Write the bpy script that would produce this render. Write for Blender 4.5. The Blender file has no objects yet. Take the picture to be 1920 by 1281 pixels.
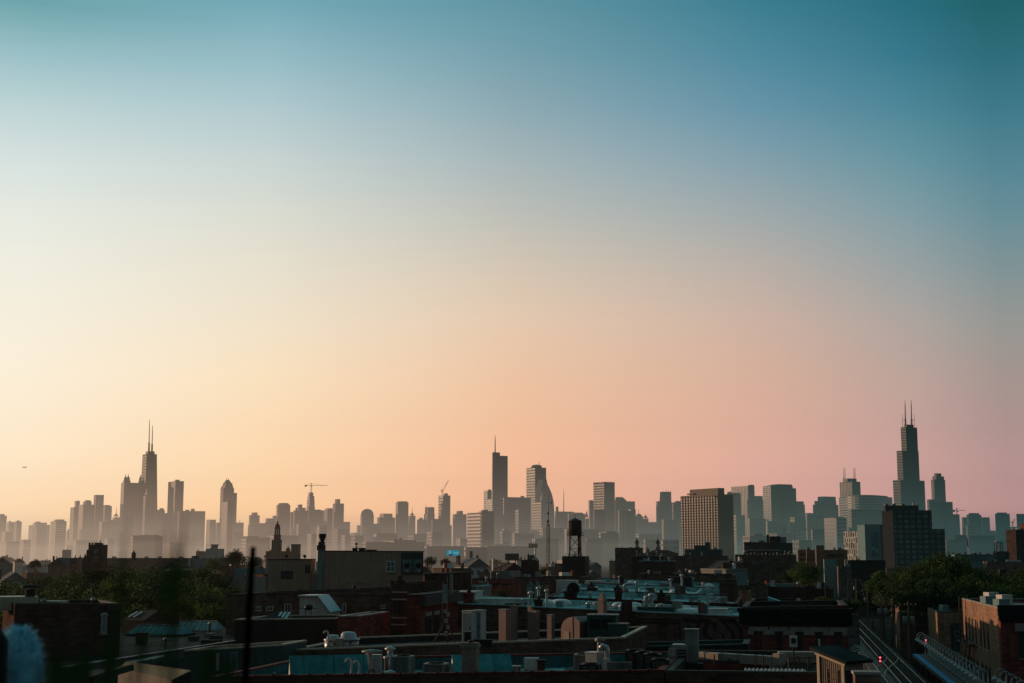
import bpy, bmesh, math, random
from mathutils import Vector, Matrix
R = math.radians
S = bpy.context.scene
COL = S.collection
rng = random.Random(7)

# ------------------------------------------------------------------ camera model (50 mm lens on a roof 20 m up, tilted 8.5 deg)
HC = 20.0
F = 2667.0
TH = math.atan(400.0 / F)
CT, ST = math.cos(TH), math.sin(TH)

def ray(px, py):
    u = (px - 960.0) / F
    v = (640.5 - py) / F
    return Vector((u, CT - v * ST, ST + v * CT))

def at(px, py, Y):
    """world point seen at a photo position when it stands Y metres away"""
    d = ray(px, py)
    t = Y / d.y
    return Vector((u_(d.x * t), Y, HC + d.z * t))

def u_(x): return x

def Zat(py, Y, px=960):
    return at(px, py, Y).z

def on(px, py, z):
    d = ray(px, py)
    t = (z - HC) / d.z
    return Vector((d.x * t, d.y * t, z))

def pxof(x, y, z):
    dz = z - HC
    fwd = y * CT + dz * ST
    up = -y * ST + dz * CT
    return 960 + F * x / fwd, 640.5 - F * up / fwd

def along(P, dv, px):
    """length l so that P + l*dv is seen at column px"""
    k = (px - 960.0) / F
    # x + l dx = k*((y + l dy) CT + dz ST)
    return (k * (P.y * CT + (P.z - HC) * ST) - P.x) / (dv[0] - k * dv[1] * CT)

def X(px, Y): return (px - 960.0) / F * Y      # good enough near the horizon

# ------------------------------------------------------------------ nodes / materials
def lin(c):
    return tuple(((x / 255.0) / 12.92) if x / 255.0 <= 0.04045 else ((x / 255.0 + 0.055) / 1.055) ** 2.4 for x in c)

class NT:
    def __init__(s, tree): s.t = tree; s.n = tree.nodes; s.l = tree.links
    def new(s, kind, **kw):
        n = s.n.new(kind)
        for k, v in kw.items():
            setattr(n, k, v)
        return n
    def link(s, a, b): s.l.new(a, b)
    def val(s, sock, v):
        if hasattr(v, 'links') or isinstance(v, bpy.types.NodeSocket): s.link(v, sock)
        else: sock.default_value = v
    def math(s, op, a, b=0.0, c=None, clamp=False):
        n = s.new('ShaderNodeMath', operation=op, use_clamp=clamp)
        s.val(n.inputs[0], a); s.val(n.inputs[1], b)
        if c is not None: s.val(n.inputs[2], c)
        return n.outputs[0]
    def mix(s, f, a, b, blend='MIX'):
        n = s.new('ShaderNodeMix', data_type='RGBA', blend_type=blend)
        s.val(n.inputs[0], f); s.val(n.inputs[6], a); s.val(n.inputs[7], b)
        return n.outputs[2]
    def noise(s, vec, scale, detail=3.0, rough=0.55):
        n = s.new('ShaderNodeTexNoise')
        s.link(vec, n.inputs['Vector']); n.inputs['Scale'].default_value = scale
        n.inputs['Detail'].default_value = detail; n.inputs['Roughness'].default_value = rough
        return n.outputs['Fac']
    def maprange(s, v, a, b, c, d, smooth=False):
        n = s.new('ShaderNodeMapRange')
        if smooth: n.interpolation_type = 'SMOOTHSTEP'
        s.val(n.inputs[0], v)
        for i, x in enumerate((a, b, c, d)): n.inputs[i + 1].default_value = x
        return n.outputs[0]
    def mapping(s, vec, scale):
        n = s.new('ShaderNodeMapping'); s.link(vec, n.inputs[0]); n.inputs['Scale'].default_value = scale
        return n.outputs[0]

def c4(c): return (c[0], c[1], c[2], 1.0)

def newmat(name):
    m = bpy.data.materials.new(name); m.use_nodes = True
    nt = NT(m.node_tree)
    b = m.node_tree.nodes['Principled BSDF']
    return m, nt, b

def uvvec(nt):
    n = nt.new('ShaderNodeUVMap'); n.uv_map = 'UVMap'
    return n.outputs[0]

def objrand(nt):
    return nt.new('ShaderNodeObjectInfo').outputs['Random']

MATS = {}
def plain(name, col, rough=0.8, metal=0.0, var=0.25, scale=0.8, streak=0.0, spec=0.12, bump=0.0):
    """weathered surface: blotches, fine grain and optional vertical streaks"""
    m, nt, b = newmat(name)
    uv = uvvec(nt)
    n1 = nt.noise(uv, scale, 5.0, 0.62)
    n2 = nt.noise(uv, scale * 9.0, 2.0, 0.5)
    k = nt.math('ADD', nt.math('MULTIPLY', n1, 0.7), nt.math('MULTIPLY', n2, 0.3))
    f = nt.maprange(k, 0.3, 0.7, 1.0 - var, 1.0 + var)
    if streak:
        sv = nt.mapping(uv, (2.2, 0.12, 1.0))
        s1 = nt.noise(sv, 1.3, 3.0, 0.6)
        f = nt.math('MULTIPLY', f, nt.maprange(s1, 0.42, 0.7, 1.0, 1.0 - streak))
    col2 = nt.mix(1.0, c4(col), f, 'MULTIPLY')
    nt.link(col2, b.inputs['Base Color'])
    b.inputs['Roughness'].default_value = rough; b.inputs['Metallic'].default_value = metal
    b.inputs['Specular IOR Level'].default_value = spec
    if bump:
        bp = nt.new('ShaderNodeBump'); bp.inputs['Strength'].default_value = bump; bp.inputs['Distance'].default_value = 0.05
        nt.link(n1, bp.inputs['Height']); nt.link(bp.outputs[0], b.inputs['Normal'])
    MATS[name] = m
    return m

def membrane(name, col, seam=1.5, dark=.55):
    """roof sheet: welded seams, patches, puddle stains"""
    m, nt, b = newmat(name); uv = uvvec(nt); sp = nt.new('ShaderNodeSeparateXYZ'); nt.link(uv, sp.inputs[0])
    wob = nt.math('MULTIPLY', nt.noise(uv, 1.2, 2.0), .06)
    f1 = nt.math('FRACT', nt.math('ADD', nt.math('MULTIPLY', sp.outputs[0], 1 / seam), wob)); f2 = nt.math('FRACT', nt.math('MULTIPLY', sp.outputs[1], 1 / (seam * 5)))
    ln = nt.math('MAXIMUM', nt.math('LESS_THAN', f1, .035), nt.math('LESS_THAN', f2, .008))
    st = nt.maprange(nt.noise(uv, .35, 6.0, .68), .42, .62, 1.15, dark); gr = nt.maprange(nt.noise(nt.mapping(uv, (1.0, .35, 1.0)), 2.6, 4.0, .65), .3, .7, .78, 1.22)
    f = nt.math('MULTIPLY', nt.math('MULTIPLY', st, gr), nt.maprange(ln, 0, 1, 1.0, .55))
    nt.link(nt.mix(1.0, c4(col), f, 'MULTIPLY'), b.inputs['Base Color']); b.inputs['Roughness'].default_value = .75; b.inputs['Specular IOR Level'].default_value = .04
    MATS[name] = m
    return m

def brick(name, c1, c2, mortar, sx=0.42, sy=0.16, var=0.5, streak=0.25):
    m, nt, b = newmat(name)
    uv = uvvec(nt)
    t = nt.new('ShaderNodeTexBrick')
    nt.link(uv, t.inputs['Vector'])
    t.inputs['Color1'].default_value = c4(c1); t.inputs['Color2'].default_value = c4(c2); t.inputs['Mortar'].default_value = c4(mortar)
    t.inputs['Scale'].default_value = 1.0; t.inputs['Mortar Size'].default_value = 0.018
    t.inputs['Brick Width'].default_value = sx; t.inputs['Row Height'].default_value = sy; t.inputs['Bias'].default_value = -0.1
    n1 = nt.noise(uv, 0.45, 6.0, 0.7)
    n2 = nt.noise(nt.mapping(uv, (0.9, 3.2, 1.0)), 1.3, 3.0, 0.6)
    sv = nt.noise(nt.mapping(uv, (1.8, 0.1, 1.0)), 1.1, 3.0, 0.6)
    f = nt.math('MULTIPLY', nt.maprange(n1, 0.3, 0.7, 1 - var, 1 + var), nt.maprange(n2, 0.3, 0.7, 0.65, 1.35))
    f = nt.math('MULTIPLY', f, nt.maprange(sv, 0.45, 0.7, 1.0, 1.0 - streak))
    nt.link(nt.mix(1.0, t.outputs['Color'], f, 'MULTIPLY'), b.inputs['Base Color'])
    b.inputs['Roughness'].default_value = 0.9; b.inputs['Specular IOR Level'].default_value = 0.0
    MATS[name] = m
    return m

def facade(name, wall, glass, fh, bw, wz, wx, var=0.2, rand=0.18, grough=0.35, spec=0.25):
    """far facade: storey rows fh m high and bays bw m wide, glass over wz x wx of each cell"""
    m, nt, b = newmat(name)
    uv = uvvec(nt)
    sp = nt.new('ShaderNodeSeparateXYZ'); nt.link(uv, sp.inputs[0])
    fu = nt.math('FRACT', nt.math('MULTIPLY', sp.outputs[0], 1.0 / bw))
    fv = nt.math('FRACT', nt.math('MULTIPLY', sp.outputs[1], 1.0 / fh))
    mask = nt.math('MULTIPLY', nt.math('LESS_THAN', fu, wx), nt.math('LESS_THAN', fv, wz))
    geo = nt.new('ShaderNodeNewGeometry')
    ns = nt.new('ShaderNodeSeparateXYZ'); nt.link(geo.outputs['Normal'], ns.inputs[0])
    mask = nt.math('MULTIPLY', mask, nt.math('LESS_THAN', nt.math('ABSOLUTE', ns.outputs[2]), 0.7))
    cell = nt.new('ShaderNodeTexWhiteNoise'); cell.noise_dimensions = '2D'
    cb = nt.new('ShaderNodeCombineXYZ')
    nt.link(nt.math('FLOOR', nt.math('MULTIPLY', sp.outputs[0], 1.0 / bw)), cb.inputs[0])
    nt.link(nt.math('FLOOR', nt.math('MULTIPLY', sp.outputs[1], 1.0 / fh)), cb.inputs[1])
    nt.link(cb.outputs[0], cell.inputs['Vector'])
    gv = nt.maprange(cell.outputs[0], 0, 1, 0.6, 1.5)
    gcol = nt.mix(1.0, c4(glass), gv, 'MULTIPLY')
    n1 = nt.noise(uv, 0.02, 4.0, 0.6)
    f = nt.math('MULTIPLY', nt.maprange(n1, 0.3, 0.7, 1 - var, 1 + var), nt.maprange(objrand(nt), 0, 1, 1 - rand, 1 + rand))
    col = nt.mix(1.0, nt.mix(mask, c4(wall), gcol), f, 'MULTIPLY')
    col = nt.mix(1.0, col, c4((.68, .68, .68)), 'MULTIPLY')
    nt.link(col, b.inputs['Base Color'])
    nt.link(nt.maprange(mask, 0, 1, 0.85, grough), b.inputs['Roughness'])
    b.inputs['Specular IOR Level'].default_value = spec
    MATS[name] = m
    return m

def glassmat(name, col, rough=0.12):
    m, nt, b = newmat(name)
    uv = uvvec(nt)
    f = nt.maprange(nt.noise(uv, 0.7, 2.0), 0.3, 0.7, 0.6, 1.4)
    nt.link(nt.mix(1.0, c4(col), f, 'MULTIPLY'), b.inputs['Base Color'])
    b.inputs['Roughness'].default_value = rough; b.inputs['Specular IOR Level'].default_value = 0.5
    MATS[name] = m
    return m

def emit(name, col, strength):
    m, nt, b = newmat(name)
    b.inputs['Base Color'].default_value = c4(col)
    b.inputs['Emission Color'].default_value = c4(col); b.inputs['Emission Strength'].default_value = strength
    MATS[name] = m
    return m

# ------------------------------------------------------------------ mesh building (everything in world metres)
ORG = {}
def org_of(o):
    while o.parent: o = o.parent
    return ORG.get(o.name, Vector((0, 0, 0)))

class MB:
    def __init__(s): s.v = []; s.f = []; s.mi = []; s.cur = 0; s.sm = []
    def face(s, pts, smooth=False):
        i = len(s.v); s.v.extend([tuple(p) for p in pts]); s.f.append(tuple(range(i, i + len(pts)))); s.mi.append(s.cur); s.sm.append(smooth)
        return s
    def _add(s, vs, fs, smooth=False):
        i = len(s.v); s.v.extend([tuple(p) for p in vs])
        for f in fs: s.f.append(tuple(j + i for j in f)); s.mi.append(s.cur); s.sm.append(smooth)
        return s
    def prism(s, poly, z0, z1, cap=True, bottom=True):
        """poly: list of (x,y); z0/z1 numbers or lists per corner"""
        n = len(poly)
        a = z0 if isinstance(z0, (list, tuple)) else [z0] * n
        b = z1 if isinstance(z1, (list, tuple)) else [z1] * n
        vs = [(p[0], p[1], a[i]) for i, p in enumerate(poly)] + [(p[0], p[1], b[i]) for i, p in enumerate(poly)]
        fs = [(i, (i + 1) % n, n + (i + 1) % n, n + i) for i in range(n)]
        if cap: fs.append(tuple(range(n, 2 * n)))
        if bottom: fs.append(tuple(reversed(range(n))))
        return s._add(vs, fs)
    def taper(s, p0, z0, p1, z1):
        n = len(p0)
        vs = [(p[0], p[1], z0) for p in p0] + [(p[0], p[1], z1) for p in p1]
        fs = [(i, (i + 1) % n, n + (i + 1) % n, n + i) for i in range(n)] + [tuple(range(n, 2 * n)), tuple(reversed(range(n)))]
        return s._add(vs, fs)
    def pyr(s, poly, z0, apex):
        n = len(poly)
        vs = [(p[0], p[1], z0) for p in poly] + [tuple(apex)]
        fs = [(i, (i + 1) % n, n) for i in range(n)] + [tuple(reversed(range(n)))]
        return s._add(vs, fs)
    def box(s, c, size, yaw=0.0):
        """c = centre of the base"""
        return s.prism(rect(c[0], c[1], size[0], size[1], yaw), c[2], c[2] + size[2])
    def bar(s, p, q, w, h=None, up=Vector((0, 0, 1))):
        h = h or w
        p, q = Vector(p), Vector(q); d = (q - p)
        if d.length < 1e-6: return s
        d.normalize(); a = d.cross(up)
        if a.length < 1e-3: a = d.cross(Vector((1, 0, 0)))
        a.normalize(); b = a.cross(d)
        vs = []
        for e in (p, q):
            for sa, sb in ((-1, -1), (1, -1), (1, 1), (-1, 1)): vs.append(e + a * (sa * w / 2) + b * (sb * h / 2))
        return s._add(vs, [(0, 1, 5, 4), (1, 2, 6, 5), (2, 3, 7, 6), (3, 0, 4, 7), (3, 2, 1, 0), (4, 5, 6, 7)])
    def tube(s, pts, r, n=8, cap=True):
        pts = [Vector(p) for p in pts]
        rs = r if isinstance(r, (list, tuple)) else [r] * len(pts)
        rings = []
        for i, p in enumerate(pts):
            d = (pts[min(i + 1, len(pts) - 1)] - pts[max(i - 1, 0)])
            d = d.normalized() if d.length > 1e-9 else Vector((0, 0, 1))
            a = d.cross(Vector((0, 0, 1)))
            if a.length < 1e-2: a = d.cross(Vector((0, 1, 0)))
            a.normalize(); b = a.cross(d)
            rings.append([p + a * (math.cos(6.28318 * k / n) * rs[i]) + b * (math.sin(6.28318 * k / n) * rs[i]) for k in range(n)])
        vs = [v for r_ in rings for v in r_]; fs = []
        for i in range(len(rings) - 1):
            for k in range(n): fs.append((i * n + k, i * n + (k + 1) % n, (i + 1) * n + (k + 1) % n, (i + 1) * n + k))
        if cap: fs.append(tuple(reversed(range(n)))); fs.append(tuple(range((len(rings) - 1) * n, len(rings) * n)))
        return s._add(vs, fs, True)
    def lathe(s, c, prof, n=16, smooth=True):
        """prof: list of (r, z above c)"""
        vs = []; fs = []
        for r, z in prof:
            for k in range(n):
                t = 2 * math.pi * k / n; vs.append((c[0] + r * math.cos(t), c[1] + r * math.sin(t), c[2] + z))
        for i in range(len(prof) - 1):
            for k in range(n): fs.append((i * n + k, i * n + (k + 1) % n, (i + 1) * n + (k + 1) % n, (i + 1) * n + k))
        fs.append(tuple(reversed(range(n)))); fs.append(tuple(range((len(prof) - 1) * n, len(prof) * n)))
        return s._add(vs, fs, smooth)
    def build(s, name, mats, parent=None, base=None):
        if not isinstance(mats, (list, tuple)): mats = [mats]
        mats = [MATS[m] if isinstance(m, str) else m for m in mats]
        if parent is not None: o_ = org_of(parent)
        else:
            if base is None:
                xs = [v[0] for v in s.v]; ys = [v[1] for v in s.v]; zs = [v[2] for v in s.v]
                base = ((min(xs) + max(xs)) / 2, (min(ys) + max(ys)) / 2, min(zs))
            o_ = Vector(base)
        me = bpy.data.meshes.new(name)
        me.from_pydata([(v[0] - o_.x, v[1] - o_.y, v[2] - o_.z) for v in s.v], [], s.f)
        for m in mats: me.materials.append(m)
        for p, mi, sm in zip(me.polygons, s.mi, s.sm): p.material_index = mi; p.use_smooth = sm
        bm = bmesh.new(); bm.from_mesh(me); bmesh.ops.recalc_face_normals(bm, faces=bm.faces)
        uvl = bm.loops.layers.uv.new('UVMap')
        for f in bm.faces:
            n = f.normal
            if abs(n.z) > 0.8: tu, tv = Vector((1, 0, 0)), Vector((0, 1, 0))
            else:
                tu = Vector((-n.y, n.x, 0)).normalized(); tv = n.cross(tu)
            for lp in f.loops:
                w = lp.vert.co + o_
                lp[uvl].uv = (w.dot(tu), w.dot(tv))
        bm.to_mesh(me); bm.free()
        o = bpy.data.objects.new(name, me); COL.objects.link(o)
        if parent is not None: o.parent = parent
        else: o.location = o_; ORG[o.name] = o_
        return o

def rect(cx, cy, w, d, yaw=0.0):
    c, s_ = math.cos(yaw), math.sin(yaw)
    return [(cx + c * a - s_ * b, cy + s_ * a + c * b) for a, b in ((-w / 2, -d / 2), (w / 2, -d / 2), (w / 2, d / 2), (-w / 2, d / 2))]

def tag(o, label, cat, group=None, kind=None):
    if label: o['label'] = label
    if cat: o['category'] = cat
    if group: o['group'] = group
    if kind: o['kind'] = kind
    return o

def thing(name, label, cat, base, group=None):
    o = bpy.data.objects.new(name, None); COL.objects.link(o); o.empty_display_size = 0.5
    o.location = base; ORG[o.name] = Vector(base)
    return tag(o, label, cat, group)

def copy_tree(o, delta=None, label=None, rotz=None, scale=None):
    def cp(x, par):
        c = x.copy(); COL.objects.link(c)
        if par is not None: c.parent = par
        for ch in x.children: cp(ch, c)
        return c
    c = cp(o, None)
    if delta is not None: c.location = o.location + Vector(delta); ORG[c.name] = Vector(c.location)
    if label: c['label'] = label
    if rotz is not None: c.rotation_euler = (0, 0, rotz)
    if scale is not None: c.scale = scale
    return c
# ------------------------------------------------------------------ camera, sky, sun, haze
cam = bpy.data.cameras.new('camera'); camo = bpy.data.objects.new('camera', cam); COL.objects.link(camo)
camo.location = (0, 0, HC); camo.rotation_euler = (math.pi / 2 + TH, 0, 0)
cam.sensor_width = 36.0; cam.lens = F / 1920.0 * 36.0; cam.clip_start = 0.1; cam.clip_end = 60000
cam.dof.use_dof = True; cam.dof.focus_distance = 400.0; cam.dof.aperture_fstop = 5.6
S.camera = camo
S.view_settings.view_transform = 'Standard'; S.view_settings.look = 'None'; S.view_settings.exposure = 0
S.render.engine = 'CYCLES'
S.cycles.use_denoising = True
try: S.cycles.denoiser = 'OPENIMAGEDENOISE'
except Exception: pass
S.cycles.max_bounces = 4; S.cycles.diffuse_bounces = 2; S.cycles.glossy_bounces = 2; S.cycles.volume_bounces = 0
S.cycles.sample_clamp_indirect = 3.0

SUN_AZ = R(-64); SUN_EL = R(6.0)       # measured from the view axis, to the left and ahead
sun_dir = Vector((math.sin(SUN_AZ) * math.cos(SUN_EL), math.cos(SUN_AZ) * math.cos(SUN_EL), math.sin(SUN_EL)))
sl = bpy.data.lights.new('sun', 'SUN'); so = bpy.data.objects.new('sun', sl); COL.objects.link(so)
sl.energy = 2.5; sl.angle = R(0.6); sl.color = (1.0, 0.60, 0.38)
so.rotation_euler = sun_dir.to_track_quat('Z', 'Y').to_euler(); so.location = (-60, 60, 60)

# haze: optical density rho(z) in a few stacked layers; glow colour per azimuth
RHO0 = 1.80 / 4700.0
LAYERS = [(40, 0.40), (100, 0.33), (200, 0.18), (380, 0.09)]     # (top, share of RHO0): nested shells
YFAR = 8200.0
HAZE = [(-19.8, (190, 166, 144)), (-10, (170, 148, 130)), (0, (140, 130, 119)), (10, (95, 110, 104)), (19.8, (58, 88, 87))]
HAZE = [(a, tuple(x * 1.1 for x in lin(c))) for a, c in HAZE]
def near_ramp(y):
    t = min(1, max(0, (y - 250.0) / 2150.0)); return .07 + .93 * t * t * (3 - 2 * t)
def tau(el):
    tn = max(math.tan(R(el)), 1e-4); s = 0.0; st = 40.0; y = 0.0
    while y < YFAR:
        z = HC + (y + st / 2) * tn
        if z > LAYERS[-1][0]: break
        s += sum(k for top, k in LAYERS if z < top) * RHO0 * near_ramp(y + st / 2) * st; y += st
    return s
def haze_at(az):
    for i in range(len(HAZE) - 1):
        a, b = HAZE[i], HAZE[i + 1]
        if az <= b[0] or i == len(HAZE) - 2:
            t = min(1, max(0, (az - a[0]) / (b[0] - a[0]))); return [a[1][j] * (1 - t) + b[1][j] * t for j in range(3)]

YS = [0, 100, 200, 300, 400, 500, 600, 700, 800, 900, 960]
SKY = {
 20:   [(108, 164, 171), (154, 192, 198), (190, 212, 213), (214, 225, 222), (230, 233, 224), (239, 237, 223), (246, 238, 220), (251, 238, 215), (252, 233, 204), (251, 223, 188), (250, 214, 174)],
 480:  [(114, 168, 181), (147, 186, 196), (176, 201, 206), (200, 212, 210), (218, 220, 209), (231, 224, 206), (240, 226, 202), (249, 225, 191), (250, 218, 180), (249, 210, 166), (248, 202, 156)],
 960:  [(96, 148, 163), (116, 158, 171), (140, 169, 178), (165, 181, 184), (188, 190, 183), (211, 197, 179), (228, 200, 174), (235, 195, 163), (239, 189, 154), (238, 183, 149), (234, 179, 146)],
 1440: [(58, 125, 143), (78, 136, 156), (101, 147, 167), (130, 159, 171), (158, 168, 170), (184, 174, 166), (203, 176, 162), (212, 174, 154), (216, 170, 152), (215, 166, 151), (210, 161, 148)],
 1740: [(40, 109, 126), (55, 120, 140), (76, 134, 151), (101, 147, 159), (127, 155, 163), (150, 160, 161), (171, 163, 158), (184, 161, 152), (191, 157, 150), (193, 153, 147), (191, 149, 144)],
 1900: [(33, 97, 105), (45, 108, 121), (62, 121, 137), (83, 132, 147), (103, 141, 151), (127, 146, 149), (148, 150, 146), (161, 147, 142), (171, 144, 140), (177, 142, 139), (177, 140, 137)],
}
W = bpy.data.worlds.new('World'); S.world = W; W.use_nodes = True
wt = NT(W.node_tree); wt.n.clear()
wo = wt.new('ShaderNodeOutputWorld'); bg = wt.new('ShaderNodeBackground')
tc = wt.new('ShaderNodeTexCoord'); sx = wt.new('ShaderNodeSeparateXYZ')
nv = wt.new('ShaderNodeVectorMath', operation='NORMALIZE'); wt.link(tc.outputs['Generated'], nv.inputs[0]); wt.link(nv.outputs[0], sx.inputs[0])
dx, dy, dz = sx.outputs
el = wt.math('MULTIPLY', wt.math('ARCSINE', dz), 180 / math.pi)
az = wt.math('MULTIPLY', wt.math('ARCTAN2', dx, dy), 180 / math.pi)
ELMAX = 25.0
ramps = []; azs = []
for px in sorted(SKY):
    cr = wt.new('ShaderNodeValToRGB'); cr.color_ramp.interpolation = 'B_SPLINE' if False else 'LINEAR'
    wt.link(wt.math('MULTIPLY', el, 1 / ELMAX, clamp=True), cr.inputs[0])
    st = []
    for y, c in zip(YS, SKY[px]):
        d = ray(px, y).normalized(); e_ = math.degrees(math.asin(d.z)); a_ = math.degrees(math.atan2(d.x, d.y))
        T = math.exp(-tau(e_)); L = haze_at(a_); t_ = lin(c)
        st.append((e_ / ELMAX, [max(0.0, (t_[j] - L[j] * (1 - T)) / T) for j in range(3)]))
    d = ray(px, 1040).normalized(); azs.append(math.degrees(math.atan2(d.x, d.y)))
    st.sort(key=lambda q: q[0])
    els = cr.color_ramp.elements
    els[0].position = st[0][0]; els[0].color = c4(st[0][1]); els[1].position = st[-1][0]; els[1].color = c4(st[-1][1])
    for p_, c_ in st[1:-1]:
        e = els.new(p_); e.color = c4(c_)
    ramps.append(cr.outputs[0])
sky = ramps[0]
for i in range(1, len(ramps)):
    sky = wt.mix(wt.maprange(az, azs[i - 1], azs[i], 0, 1), sky, ramps[i])
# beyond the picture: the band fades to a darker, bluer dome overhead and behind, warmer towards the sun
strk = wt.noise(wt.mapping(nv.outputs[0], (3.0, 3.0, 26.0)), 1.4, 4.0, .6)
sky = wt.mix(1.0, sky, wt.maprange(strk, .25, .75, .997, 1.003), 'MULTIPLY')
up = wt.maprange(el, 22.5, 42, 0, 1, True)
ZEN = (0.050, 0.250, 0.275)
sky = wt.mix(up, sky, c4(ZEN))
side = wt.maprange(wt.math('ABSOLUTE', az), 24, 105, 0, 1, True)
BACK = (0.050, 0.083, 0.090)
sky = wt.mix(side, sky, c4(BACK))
nish = wt.new('ShaderNodeTexSky', sky_type='NISHITA'); nish.sun_disc = False
nish.sun_elevation = SUN_EL; nish.sun_rotation = SUN_AZ; nish.air_density = 1.2; nish.dust_density = 2.5
nsc = wt.mix(1.0, nish.outputs[0], c4((0.0015, 0.0015, 0.0015)), 'MULTIPLY')
sky = wt.mix(1.0, sky, nsc, 'ADD')
below = wt.maprange(el, -3.0, -0.2, 0, 1)
sky = wt.mix(below, c4((0.03, 0.04, 0.045)), sky)
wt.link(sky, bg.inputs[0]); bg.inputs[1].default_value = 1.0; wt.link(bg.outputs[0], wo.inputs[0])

def build_haze():
    """stacked haze layers, each its own closed volume so that their densities add up"""
    for i, (top, k) in enumerate(LAYERS):
        m = bpy.data.materials.new('haze_layer'); m.use_nodes = True; nt = NT(m.node_tree); nt.n.clear()
        out = nt.new('ShaderNodeOutputMaterial'); ab = nt.new('ShaderNodeVolumeAbsorption'); em = nt.new('ShaderNodeEmission'); ad = nt.new('ShaderNodeAddShader')
        ab.inputs['Color'].default_value = (0, 0, 0, 1);         geo = nt.new('ShaderNodeNewGeometry'); sp = nt.new('ShaderNodeSeparateXYZ'); nt.link(geo.outputs['Position'], sp.inputs[0])
        a = nt.math('MULTIPLY', nt.math('ARCTAN2', sp.outputs[0], sp.outputs[1]), 180 / math.pi)
        cr = nt.new('ShaderNodeValToRGB'); nt.link(nt.maprange(a, HAZE[0][0], HAZE[-1][0], 0, 1), cr.inputs[0])
        els = cr.color_ramp.elements
        els[0].color = c4(HAZE[0][1]); els[1].color = c4(HAZE[-1][1])
        for az_, c in HAZE[1:-1]:
            e = els.new((az_ - HAZE[0][0]) / (HAZE[-1][0] - HAZE[0][0])); e.color = c4(c)
        nt.link(cr.outputs[0], em.inputs[0]); dn = nt.math('MULTIPLY', nt.math('ADD', .07, nt.math('MULTIPLY', nt.maprange(sp.outputs[1], 250, 2400, 0, 1, True), .93)), k * RHO0); nt.link(dn, ab.inputs['Density']); nt.link(dn, em.inputs[1]); m.cycles.volume_step_rate = .2
        nt.link(ab.outputs[0], ad.inputs[0]); nt.link(em.outputs[0], ad.inputs[1]); nt.link(ad.outputs[0], out.inputs['Volume'])
        e = i * 15.0; y0, y1 = -60 - e, YFAR + e
        mb = MB(); mb.prism([(-900 - e, y0), (900 + e, y0), (4200 + e, y1), (-4200 - e, y1)], -30 - e, top)
        o = mb.build('haze', m); o['kind'] = 'structure'; o.display_type = 'WIRE'
build_haze()
# ------------------------------------------------------------------ materials for the far city
facade('stone_tower', (.30, .25, .21), (.11, .10, .10), 8, 6, .55, .5)
facade('vertical_tower', (.32, .27, .23), (.13, .12, .11), 400, 7, .97, .5)
facade('banded_tower', (.34, .29, .25), (.13, .13, .13), 7, 300, .5, .97)
facade('grid_tower', (.36, .31, .27), (.12, .11, .11), 7.5, 8, .6, .6)
facade('dark_tower', (.05, .048, .045), (.03, .035, .04), 9, 5, .7, .55)
facade('glass_tower', (.13, .16, .17), (.09, .12, .14), 6, 7, .8, .85)
facade('brown_tower', (.20, .14, .11), (.09, .075, .07), 8, 7, .5, .5)
facade('pale_tower', (.48, .43, .39), (.19, .18, .18), 8, 6, .5, .55)
facade('white_bands', (.62, .58, .55), (.10, .13, .14), 7, 300, .5, .97)
facade('frame_tower', (.22, .19, .17), (.05, .05, .05), 9, 12, .7, .8)
plain('roof_box', (.14, .13, .12), var=.2, scale=.05)
plain('mast_metal', (.12, .11, .11), var=.1, scale=.2)
plain('mast_white', (.45, .40, .38), var=.1, scale=.2)
plain('crane_metal', (.25, .12, .08), var=.1, scale=.2)
GY = R(30)
DW = (math.cos(GY), math.sin(GY)); DN = (-math.sin(GY), math.cos(GY))     # along the west front, along the north side

def gfoot(xl, xs, xr, ytop, D):
    P = at(xs, ytop, D)
    w = along(P, DW, xr); l = along(P, DN, xl)
    A = (P.x, P.y); B = (P.x + w * DW[0], P.y + w * DW[1]); Dn = (P.x + l * DN[0], P.y + l * DN[1])
    return [A, B, (B[0] + l * DN[0], B[1] + l * DN[1]), Dn], P.z

def shrink(poly, k):
    cx = sum(p[0] for p in poly) / len(poly); cy = sum(p[1] for p in poly) / len(poly)
    return [(cx + (p[0] - cx) * k, cy + (p[1] - cy) * k) for p in poly]
def cen(poly): return sum(p[0] for p in poly) / len(poly), sum(p[1] for p in poly) / len(poly)

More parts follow.
